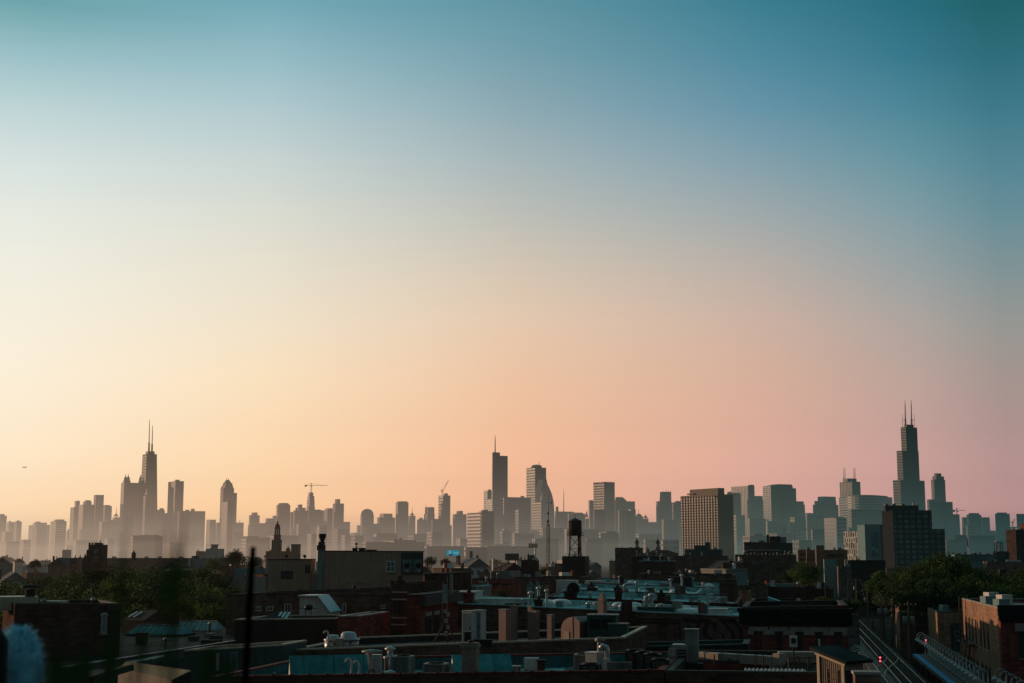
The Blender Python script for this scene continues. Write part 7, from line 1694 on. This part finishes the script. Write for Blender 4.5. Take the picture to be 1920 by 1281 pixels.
p = rp(lf, D_(lf, 171), .8); o = thing('thin_aerial', 'thin upright aerial with a small pale globe on the dark roof at left', 'aerial', p); m = MB(); m.tube([p, at(172, 1098, p.y)], [.035, .02], 6); m.build('mast', 'timber', o); q = at(174, 1124, p.y); m = MB(); m.lathe(q - Vector((0, 0, .15)), [(.02, 0), (.11, .04), (.15, .14), (.11, .26), (.02, .3)], 12); m.build('globe', 'pale_glass', o)
# big low roof with glazed roof lights
uA = Vector((math.cos(YW), math.sin(YW), 0)); bA = Vector((-math.sin(YW), math.cos(YW), 0))
B = at(100, 1256, 80); C = B + bA * 52; Z2 = B.z
def lowroof():
    q = [B - uA * 22, B, C, C - uA * 22]; o = None
    m = MB(); m.prism([(p.x, p.y) for p in q], 0, Z2 - .6); o = m.build('low_building', 'green_metal', None, (q[0].x, q[0].y, 0)); tag(o, 'broad low dark roofed building with glazed roof lights at the lower left', 'building')
    m = MB(); m.prism([((p.x - B.x) * .985 + B.x - .1, (p.y - B.y) * .985 + B.y + .3) for p in q], Z2 - .599, Z2 - .5); m.build('roof', 'dark_roof', o)
    m = MB(); m.bar(Vector((B.x, B.y, Z2 - .28)), Vector((C.x, C.y, Z2 - .28)), .2, .62); m.build('parapet', 'panel_grey', o)
    m = MB()
    for k in range(26): p = B.lerp(C, k / 26); m.bar(Vector((p.x, p.y, Z2 - 3)) + uA * .03, Vector((p.x, p.y, Z2 - .02)) + uA * .1, .06)
    m.build('panel_ribs', 'dark_wall', o); m = MB(); m.bar(Vector((B.x, B.y, Z2 + .06)), Vector((C.x, C.y, Z2 + .06)), .3, .06); m.build('coping', 'dull_metal', o)
    w = Wall(B, bA)
    for k in range(7): winm(o, w, 14 + k * 4.4, 15.6 + k * 4.4, Z2 - 2.0, Z2 - 1.2, 'dull_metal', 'pale_glass', 1, 1, .08)
    r3 = random.Random(9)
    for k in range(26):
        a, dd = r3.uniform(1.5, 17), r3.uniform(22, 50); q = B - uA * a + bA * dd; z = Z2 - .5; h = r3.uniform(.25, .9)
        m = MB(); kind = r3.random()
        if kind < .4: m.lathe((q.x, q.y, z), [(.1, 0), (.1, h + .2), (.2, h + .22), (.03, h + .4)], 8); m.build('vent_pipe', r3.choice(['galv_metal', 'rust_metal', 'white_wall']), o)
        elif kind < .75: m.box((q.x, q.y, z), (r3.uniform(.4, 1.5), r3.uniform(.4, 1.2), h), YW); m.build('roof_unit', r3.choice(['dull_metal', 'dark_wall', 'green_metal', 'rust_metal']), o)
        else: m.tube([(q.x, q.y, z + .12), (q.x + r3.uniform(1, 4), q.y + r3.uniform(-.5, 2), z + .12)], .05, 6); m.build('pipe_run', 'dull_metal', o)
    return o
lr = lowroof()
def rooflight(x0, x1, y0, y1, D, label, ins=.12, mats='teal_glass'):
    A = at(x0, y1, D); a1 = along(A, uA, x1); zb, zt = A.z, Zat(y0, D + .8); o = thing('roof_light', label, 'roof light', A)
    q = [A, A + uA * a1, A + uA * a1 + bA * 2.6, A + bA * 2.6]; i_ = a1 * ins; r_ = [A + uA * i_ + bA * 1.2, A + uA * (a1 - i_) + bA * 1.2, A + uA * (a1 - i_) + bA * 1.4, A + uA * i_ + bA * 1.4]
    m = MB(); m._add([(p.x, p.y, zb) for p in q] + [(p.x, p.y, zt) for p in r_], [(0, 1, 5, 4), (1, 2, 6, 5), (2, 3, 7, 6), (3, 0, 4, 7), (4, 5, 6, 7)]); m.build('glazing', mats, o)
    m = MB()
    for k in range(9): t = k / 8; m.bar(Vector(q[0]).lerp(q[1], t) + Vector((0, 0, .03)), Vector((r_[0].x, r_[0].y, zt + .03)).lerp(Vector((r_[1].x, r_[1].y, zt + .03)), t), .05)
    m.bar(Vector((r_[0].x, r_[0].y, zt + .04)), Vector((r_[1].x, r_[1].y, zt + .04)), .14, .06); m.build('glazing_bars', 'dull_metal', o)
    m = MB(); c = A + uA * (a1 / 2) + bA * 1.3; m.box((c.x, c.y, zb - .9), (a1 + .2, 2.8, .898), YW); m.build('curb', 'dark_wall', o)
rooflight(236, 340, 1172, 1188.5, 122, 'long green glazed roof light in front of the other one at left')
rooflight(316, 405, 1164.5, 1183, 132, 'pale glazed roof light behind the long green one', .1, 'pale_glass')
# gable with two bright roof lights
A = at(228, 1163, 128); o = thing('gabled_house', 'brown gable roofed house with two bright slanted roof lights at left', 'house', (A.x, A.y, 0)); m = MB(); zt = Zat(1143, 131); u2 = Vector((math.cos(R(-30)), math.sin(R(-30)), 0)); b2 = Vector((.5, .866, 0)); P = [A, A + u2 * 2.6, A + u2 * 2.6 + b2 * 4.5, A + b2 * 4.5]
m.prism([(p.x, p.y) for p in P], 0, A.z - .05); m.build('wall', 'brown_brick', o)
m = MB(); a, b_, c, d = P; rz = zt; R0, R1 = a.lerp(d, .45) + u2 * .2, a.lerp(d, .45) + u2 * 2.4; R0 = Vector((R0.x, R0.y, rz)); R1 = Vector((R1.x, R1.y, rz)); f4 = [Vector((p.x, p.y, A.z)) for p in P]
m._add(f4 + [R0, R1], [(0, 1, 5, 4), (1, 2, 5), (2, 3, 4, 5), (3, 0, 4)]); m.build('roof', 'rust_metal', o)
for k in range(2):
    s_ = f4[0].lerp(f4[1], .12 + .24 * k); e = R0.lerp(R1, .05 + .25 * k); q0, q1 = s_.lerp(e, .25), s_.lerp(e, .78); m = MB(); m.bar(q0 + Vector((0, -.03, .05)), q1 + Vector((0, -.03, .05)), .16, .06); m.build('roof_light', 'lit_skylight', o)
# near low roof with timber panel, lit edge
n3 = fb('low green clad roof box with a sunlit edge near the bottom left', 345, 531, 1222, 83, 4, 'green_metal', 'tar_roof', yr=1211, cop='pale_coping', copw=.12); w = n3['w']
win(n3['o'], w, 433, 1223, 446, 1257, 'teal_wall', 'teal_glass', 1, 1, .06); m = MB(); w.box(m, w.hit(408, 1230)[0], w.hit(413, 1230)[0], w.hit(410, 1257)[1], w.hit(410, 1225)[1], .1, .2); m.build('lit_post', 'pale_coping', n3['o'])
# ================================================================== trees
def foliage(name, c):
    m, nt, b = newmat(name)
    geo = nt.new('ShaderNodeNewGeometry'); oi = nt.new('ShaderNodeObjectInfo')
    n = nt.new('ShaderNodeTexNoise'); tcx = nt.new('ShaderNodeTexCoord'); nt.link(tcx.outputs['Object'], n.inputs['Vector']); n.inputs['Scale'].default_value = 2.4; n.inputs['Detail'].default_value = 3
    f = nt.math('MULTIPLY', nt.maprange(n.outputs['Fac'], .3, .7, .45, 1.6), nt.maprange(geo.outputs['Random Per Island'], 0, 1, .55, 1.5))
    f = nt.math('MULTIPLY', f, nt.maprange(oi.outputs['Random'], 0, 1, .7, 1.25))
    nt.link(nt.mix(1.0, c4(c), f, 'MULTIPLY'), b.inputs['Base Color']); b.inputs['Roughness'].default_value = .7; b.inputs['Specular IOR Level'].default_value = .15
    tr_ = nt.new('ShaderNodeBsdfTranslucent'); nt.link(nt.mix(1.0, c4((c[0] * 1.3, c[1] * 1.4, c[2] * .8)), f, 'MULTIPLY'), tr_.inputs[0]); mx = nt.new('ShaderNodeMixShader'); mx.inputs[0].default_value = .38
    out = m.node_tree.nodes['Material Output']; nt.link(b.outputs[0], mx.inputs[1]); nt.link(tr_.outputs[0], mx.inputs[2]); nt.link(mx.outputs[0], out.inputs[0]); MATS[name] = m
foliage('leaf_green', (.045, .075, .022)); foliage('leaf_dark', (.028, .050, .020)); foliage('leaf_olive', (.085, .095, .026))
def crown_mesh(seed, n, mat, shape=(1, 1, 1), leaf=.075):
    r = random.Random(seed); m = MB(); cl = []
    for k in range(34):
        t = r.uniform(0, 6.283); ph = math.acos(r.uniform(-.75, 1)); d = r.uniform(.35, .82); cl.append((Vector((math.sin(ph) * math.cos(t) * d, math.sin(ph) * math.sin(t) * d, math.cos(ph) * d * .85)), r.uniform(.2, .38)))
    for i in range(n):
        c, rad = cl[i % 34]; v = Vector((r.gauss(0, 1), r.gauss(0, 1), r.gauss(0, 1))).normalized() * rad * r.uniform(.55, 1.08) ** .6; p = c + v
        nrm = (v.normalized() * .7 + Vector((r.gauss(0, 1), r.gauss(0, 1), r.gauss(0, 1))) * .5).normalized(); a = nrm.cross(Vector((r.gauss(0, 1), r.gauss(0, 1), r.gauss(0, 1)))).normalized(); b_ = nrm.cross(a); s_ = leaf * r.uniform(.5, 1.3)
        p = Vector((p.x * shape[0], p.y * shape[1], p.z * shape[2])); m.face([p - a * s_ * .5 - b_ * s_ * .22, p + a * s_ * .1 - b_ * s_ * .4, p + a * s_ * .62, p + a * s_ * .05 + b_ * s_ * .38])
    me = m.build('crown_tmp', mat, None, (0, 0, 0)); d = me.data; bpy.data.objects.remove(me); return d
def trunk_mesh(seed):
    r = random.Random(seed); m = MB(); m.tube([(0, 0, -1.9), (.02, 0, -1.0), (.03, .02, -.3), (.05, 0, .3)], [.075, .06, .045, .02], 7)
    for k in range(6):
        t = r.uniform(0, 6.283); z = r.uniform(-.9, -.3); e = Vector((math.cos(t) * .6, math.sin(t) * .6, z + r.uniform(.25, .45))); m.tube([(.02, 0, z), Vector((.02, 0, z)).lerp(e, .5) + Vector((0, 0, .08)), e], [.035, .025, .008], 5)
    o = m.build('trunk_tmp', 'timber', None, (0, 0, 0)); d = o.data; bpy.data.objects.remove(o); return d
CR = {k: [crown_mesh(10 * i + j, 5200, k) for j in range(3)] for i, k in enumerate(('leaf_green', 'leaf_dark', 'leaf_olive'))}
TRK = [trunk_mesh(j) for j in range(3)]
def tree(px, ytop, D, wpx, label, kind='leaf_green', group=None, vs=.85, name='broadleaf_tree'):
    rx = wpx / 2 / F * D; zt = Zat(ytop, D); c = Vector((X(px, D), D, zt - rx * vs * .98))
    o = thing(name, label, 'tree', (c.x, c.y, 0), group)
    cr = bpy.data.objects.new('crown', rng.choice(CR[kind])); tk = bpy.data.objects.new('trunk', rng.choice(TRK))
    for q in (cr, tk): COL.objects.link(q); q.parent = o; q.location = (0, 0, c.z); q.rotation_euler = (0, 0, rng.uniform(0, 6.28))
    cr.scale = (rx, rx, rx * vs); tk.scale = (rx * .8, rx * .8, max(c.z / 1.9, .5)); return o
GL = 'trees in the dark mass at left'
left = [(18, 1082, 225, 130), (70, 1086, 205, 130), (30, 1076, 330, 110), (92, 1068, 340, 120), (150, 1061, 300, 120), (205, 1048, 265, 125), (255, 1058, 250, 115), (305, 1054, 290, 125), (352, 1049, 290, 115), (398, 1052, 280, 110), (15, 1098, 250, 140), (75, 1092, 230, 140), (135, 1086, 215, 140), (190, 1080, 200, 140), (245, 1078, 195, 150), (300, 1076, 205, 140), (355, 1074, 220, 140), (405, 1072, 235, 120), (225, 1100, 165, 160), (285, 1096, 160, 160), (330, 1100, 170, 130), (395, 1096, 185, 150), (440, 1090, 225, 90), (60, 1112, 160, 150), (120, 1106, 170, 150), (170, 1100, 178, 150), (260, 1122, 146, 120), (310, 1126, 142, 110), (415, 1120, 150, 110)]
for i, (x, y, D, w_) in enumerate(left): tree(x, y, D, w_, 'dark leafy tree inside the dense tree mass behind the left rooftops', ('leaf_green', 'leaf_dark', 'leaf_green', 'leaf_dark')[i % 4], GL)
tree(352, 1114, 137, 62, 'lighter olive bushy tree standing in front of the dark left trees', 'leaf_olive', None, 1.0)
tree(447, 1027, 560, 52, 'big rounded dark tree rising left of the church steeple', 'leaf_dark', None, .9)
tree(484, 1040, 540, 36, 'smaller rounded tree just right of the big rounded dark tree', 'leaf_dark'); tree(405, 1043, 600, 40, 'loose green tree before the dark building with the stair tower', 'leaf_green')
tree(78, 1047, 620, 30, 'lone dark tree among the low houses near the left edge', 'leaf_dark'); tree(810, 1041, 620, 26, 'hazy tree just right of the beige building', 'leaf_dark'); tree(836, 1044, 640, 26, 'hazy tree below the glowing blue billboard', 'leaf_dark'); tree(470, 1086, 270, 60, 'green tree between the pale garage and the lower beige building', 'leaf_olive')
tree(938, 1056, 420, 40, 'dark tree left of the dark square brick block', 'leaf_dark'); tree(938, 1103, 165, 34, 'dark bush in front of the dark red row house', 'leaf_dark'); tree(930, 1046, 900, 26, 'pale hazy tree below the dark billboard', 'leaf_olive'); tree(1020, 1062, 420, 26, 'thin tree left of the lattice mast foot', 'leaf_dark'); tree(1505, 1052, 300, 68, 'dark tree before the tan school like block', 'leaf_green', None, .8); tree(1470, 1066, 310, 40, 'low tree left of the tree before the tan school', 'leaf_dark')
tree(1540, 1116, 128, 62, 'bushy roof greenery left part above the black cornice', 'leaf_olive', None, .5); tree(1580, 1119, 132, 60, 'bushy greenery right part above the black cornice', 'leaf_green', None, .6)
GRR = 'trees in the dark mass right of the tracks'
right = [(1660, 1060, 290, 105), (1695, 1050, 270, 100), (1645, 1088, 330, 90), (1880, 1074, 285, 100), (1790, 1041, 275, 100), (1720, 1085, 245, 110), (1640, 1078, 330, 70), (1668, 1068, 300, 80), (1720, 1050, 250, 90), (1700, 1075, 240, 90), (1825, 1058, 290, 80), (1855, 1068, 270, 80), (1905, 1062, 300, 80), (1745, 1072, 236, 110), (1800, 1074, 240, 110), (1850, 1083, 236, 110), (1905, 1088, 230, 90), (1700, 1098, 235, 70), (1775, 1100, 245, 90), (1825, 1098, 250, 100), (1885, 1098, 240, 100), (1625, 1098, 360, 50), (1730, 1106, 240, 70), (1850, 1104, 238, 80), (1600, 1105, 400, 40), (1918, 1106, 235, 80)]
for i, (x, y, D, w_) in enumerate(right): tree(x, y, D, w_, 'dark leafy tree inside the dense mass of trees right of the tracks', ('leaf_green', 'leaf_dark', 'leaf_green', 'leaf_olive')[i % 4], GRR)
tree(1760, 1031, 265, 95, 'tallest dark green tree in front of the dark apartment block', 'leaf_green', None, .8)

# ================================================================== low houses filling the middle distance
fr_ = random.Random(21)
KIND = [('brown_brick', 'tar_roof', 'flat roofed brown brick house'), ('grey_wall', 'grey_roof', 'flat roofed grey house'), ('dark_brick', 'tar_roof', 'flat roofed dark brick house'), ('white_wall', 'grey_roof', 'flat roofed pale house'), ('pink_brick', 'tar_roof', 'flat roofed reddish house')]
ZONES = [(0, 480, 'in the low rows beyond the left trees'), (480, 1110, 'in the low rows around the lattice mast'), (1110, 1600, 'in the low rows before the tan slab tower'), (1600, 1920, 'in the low rows beyond the right trees')]
occ = [(Vector((o.location.x, o.location.y)), 9) for o in S.objects if o.parent is None and o.get('category') and o.get('category') not in ('skyscraper', 'tree') and o.location.y > 180]
def occupied(p, r):
    for q, rr in occ:
        if (q - p).length < r + rr: return True
    s_ = p.x * TS.x + p.y * TS.y
    return 1 < s_ < 22 and p.y < 520
houses = 0
for it in range(5200):
    if houses >= 285: break
    D = 250 * (1750 / 250) ** (fr_.random() ** .95); px = fr_.uniform(-15, 1935); p = Vector((X(px, D), D)); w_ = fr_.uniform(5.5, 10); d_ = fr_.uniform(7, 13)
    if occupied(p, max(w_, d_) * .62) or (px < 460 and D < 430) or (px > 1600 and D < 330): continue
    h = fr_.choice([9.5, 11, 12, 13, 14, 15.5]) + fr_.uniform(-.5, .5); yaw = fr_.choice([R(30), R(30), R(-11)]); k = fr_.randrange(5); wall, roof, nm = KIND[k]; gab = fr_.random() < .28 and D > 330
    zn = [z for z in ZONES if z[0] <= min(max(px, 0), 1919) < z[1]][0]; nm2 = nm.replace('flat roofed', 'small gabled') if gab else 'small ' + nm
    m = MB(); m.box((p.x, p.y, 0), (w_, d_, h), yaw); o = m.build('house', wall, None, (p.x, p.y, 0)); tag(o, nm2 + ' ' + zn[2], 'house', nm2 + 's ' + zn[2]); occ.append((p, max(w_, d_) * .55)); houses += 1
    c_, s_ = math.cos(yaw), math.sin(yaw)
    def lp(a, b): return Vector((p.x + c_ * a - s_ * b, p.y + s_ * a + c_ * b, 0))
    if gab:
        e = .3; q = [lp(-w_ / 2 - e, -d_ / 2 - e), lp(w_ / 2 + e, -d_ / 2 - e), lp(w_ / 2 + e, d_ / 2 + e), lp(-w_ / 2 - e, d_ / 2 + e)]; vs = [v + Vector((0, 0, h + .01)) for v in q] + [lp(0, -d_ / 2 - e) + Vector((0, 0, h + w_ * .36)), lp(0, d_ / 2 + e) + Vector((0, 0, h + w_ * .36))]
        m = MB(); m._add(vs, [(0, 1, 4), (2, 3, 5), (1, 2, 5, 4), (3, 0, 4, 5), (3, 2, 1, 0)]); m.build('roof', fr_.choice(['tar_roof', 'rust_metal', 'grey_roof']), o)
    else:
        m = MB()
        for a, b, ww, dd in ((0, -d_ / 2, w_ + .1, .3), (0, d_ / 2, w_ + .1, .3), (-w_ / 2, 0, .3, d_ - .4), (w_ / 2, 0, .3, d_ - .4)): q = lp(a, b); m.box((q.x, q.y, h + .002), (ww, dd, .55), yaw)
        m.build('parapet', wall, o); m = MB(); m.box((p.x, p.y, h + .003), (w_ - .4, d_ - .4, .06), yaw); m.build('roof', fr_.choice([roof, roof, 'white_roof']), o)
        if fr_.random() < .6: q = lp(fr_.uniform(-2, 2), fr_.uniform(-2, 2)); m = MB(); m.box((q.x, q.y, h), (fr_.uniform(1, 2.6), fr_.uniform(1, 2.6), fr_.uniform(.9, 2.2)), yaw); m.build('roof_unit', fr_.choice(['white_wall', 'dull_metal', 'dark_wall']), o)
    for j in range(fr_.choice([1, 1, 2])): q = lp(fr_.choice([-1, 1]) * w_ * .4, fr_.uniform(-d_ * .35, d_ * .35)); m = MB(); m.box((q.x, q.y, h), (.7, .7, 1.9 + (w_ * .25 if gab else 0)), yaw); m.build('chimney', fr_.choice(['brown_brick', 'red_brick', 'white_wall']), o)
    if D < 560:
        wl = Wall(lp(-w_ / 2, -d_ / 2), Vector((c_, s_, 0)))
        for j in range(3): winm(o, wl, w_ * (.14 + .28 * j), w_ * (.14 + .28 * j) + 1.0, h - 2.6, h - 1.0, fr_.choice(['white_frame', 'stone_trim']), 'dark_glass', 1, 2, .1)
# small trees scattered between the houses
for it in range(46):
    D = 320 * (1500 / 320) ** fr_.random(); px = fr_.uniform(0, 1920); p = Vector((X(px, D), D))
    if occupied(p, 3): continue
    zn = [z for z in ZONES if z[0] <= px < z[1]][0]; hh = fr_.uniform(9, 14); rr = fr_.uniform(4, 6)
    tree(px, 1040 - (hh - HC) / D * F, D, 2 * rr / D * F, 'small dark street tree ' + zn[2].replace('in the', 'between the'), 'leaf_dark', 'small street trees ' + zn[2])

# ================================================================== close, out of focus things on the near roof
o = thing('thin_post', 'black upright post close to the camera, blurred, left of centre', 'post', at(459, 1290, 2.6)); m = MB(); m.tube([at(457, 1330, 2.6), at(466, 1160, 2.6), at(472, 1060, 2.6), at(474.5, 1032, 2.6)], [.007, .0064, .0058, .0052], 12); m.build('post', 'pole_black', o); m = MB(); m.lathe(at(474.6, 1032, 2.6), [(.0052, 0), (.0056, .004), (.0025, .007)], 10); m.build('tip', 'pole_black', o)
plain('blue_fleece', (.26, .62, .78), var=.3, scale=40, rough=1.0, spec=.05)
def fleece():
    c = at(30, 1300, 3.6); r = random.Random(2); o = thing('fleece_bundle', 'blurred pale blue fuzzy bundle in the bottom left corner', 'bundle', c - Vector((0, 0, .2)))
    m = MB(); pr = []
    for k in range(13):
        t = k / 12; pr.append((.062 * math.sin(math.pi * (.12 + .88 * (1 - t)) * .62 + .05) + .002, .25 * t - .09))
    m.lathe(c, [(.06, -.2), (.066, -.1), (.066, 0), (.062, .06), (.054, .1), (.042, .13), (.024, .152), (.004, .16)], 24); m.build('core', 'blue_fleece', o)
    m = MB()
    for i in range(5200):
        t = r.uniform(0, 6.283); z = r.uniform(-.2, .16); rad = .066 if z < .03 else .066 * math.sqrt(max(0.02, 1 - ((z - .03) / .132) ** 2)); p = c + Vector((math.cos(t) * rad, math.sin(t) * rad, z)); d = Vector((math.cos(t), math.sin(t), .3 + (z > .1) * 1.2)).normalized() * r.uniform(.008, .022) + Vector((r.gauss(0, .004), r.gauss(0, .004), -.004)); s_ = Vector((-math.sin(t), math.cos(t), 0)) * .0016; m.face([p - s_, p + s_, p + d])
    m.build('pile', 'blue_fleece', o)
    p = at(-6, 1290, 3.5); m = MB(); m.lathe(p - Vector((0, 0, .15)), [(.022, 0), (.022, .26), (.004, .29)], 14); tag(m.build('dark_holder', 'black_metal', None), 'dark upright shape behind the blue fuzzy bundle at the left edge', 'holder')
fleece()
# warm lit sheet metal tray frame
plain('gold_lit_sheet', (.34, .17, .04), rough=.5, metal=.25, var=.2, scale=2.0)  # golden sunlight on the sheet metal put into its base colour
def tray():
    D = 34; P = [at(222, 1252, D - .35), at(238, 1240, D), at(358, 1257, D - 2.0), at(322, 1275, D - 2.5)]; o = thing('sheet_metal_tray', 'warm glinting sheet metal roof frame at the lower left', 'tray', P[0] - Vector((0, 0, 1)))
    m = MB(); m.face(P); m._add([v - Vector((0, 0, .02)) for v in P], [(3, 2, 1, 0)]); m.build('bevelled_face', 'gold_lit_sheet', o)
    Q = [at(238, 1240, D + .4), at(306, 1228, D + 2.4), at(309, 1231, D + 2.4), at(250, 1243, D + .5)]; m = MB(); m.face(Q); m.build('rear_edge', 'pale_coping', o)
    m = MB(); b0, b1, b2 = P[0], P[3], P[2]; z = b1.z - .9; m._add([b0, b1, Vector((b1.x, b1.y, z)), Vector((b0.x, b0.y, z)), b2 - Vector((0, 0, .03)), Vector((b2.x, b2.y, z))], [(0, 1, 2, 3), (1, 4, 5, 2)]); m.build('side_panel', 'black_metal', o)
    m = MB(); a = at(318, 1222, D); m.bar(a, at(290, 1285, D - 1), .06); m.bar(at(322, 1235, D), at(312, 1262, D - .5), .05); m.build('strut', 'black_metal', o)
    tag(MB().bar(at(-60, 1300, 24), at(215, 1262, 24), 2.4, .1).build('roof_board', 'dark_roof', None), 'dark blurred roof board running out of the bottom left corner', 'board')
tray()
# thin plant blades close to the lens, far out of focus
plain('blade_green', (.045, .085, .03), var=.4, scale=60, spec=0.0)
def blades():
    r = random.Random(4); o = thing('thin_plant', 'wispy dark plant blades close to the camera, blurred, lower left', 'plant', at(290, 1360, .9))
    for x, y, D, w_ in ((238, 968, .95, 3.0), (229, 1015, .9, 2.6), (301, 990, .95, 2.4), (316, 978, .9, 3.4), (346, 958, .92, 4.2), (331, 1000, .88, 4.0), (357, 1004, .95, 3.0), (427, 1012, .9, 2.2), (261, 1150, .8, 4.5), (120, 1170, .85, 3.5), (152, 1195, .8, 4.0), (197, 1140, .85, 3.2), (292, 1160, .8, 4.0), (384, 1180, .85, 3.5), (412, 1165, .9, 3.2), (90, 1215, .8, 4.0), (110, 1205, .95, 13), (165, 1215, 1.0, 15), (215, 1190, .95, 12), (395, 1215, .95, 12), (430, 1235, 1.0, 12), (140, 1235, .9, 16)):
        b0 = at(x - r.uniform(-14, 30), 1330, D); t = at(x, y, D); md = b0.lerp(t, .55) + Vector((r.uniform(-.006, .006), 0, .0)); w2 = w_ * .00034; m = MB(); n = 8; L, Rr = [], []
        for k in range(n + 1):
            q = k / n; p = b0.lerp(md, q).lerp(md.lerp(t, q), q); h = w2 * (.55 + 1.3 * q if q < .6 else 3.1 * (1.02 - q) + .1); L.append(p - Vector((h, 0, 0))); Rr.append(p + Vector((h, .0005, 0)))
        for k in range(n): m.face([L[k], Rr[k], Rr[k + 1], L[k + 1]])
        m.build('blade', 'blade_green', o)
blades()
# ------------------------------------------------------------------ ground
m = MB(); plain('ground_mat', (.03, .03, .027), var=.4, scale=.02, rough=1.0, spec=.02)
m.face([(-9000, -300, 0), (9000, -300, 0), (9000, 14000, 0), (-9000, 14000, 0)]); m.build('ground', 'ground_mat')['kind'] = 'structure'
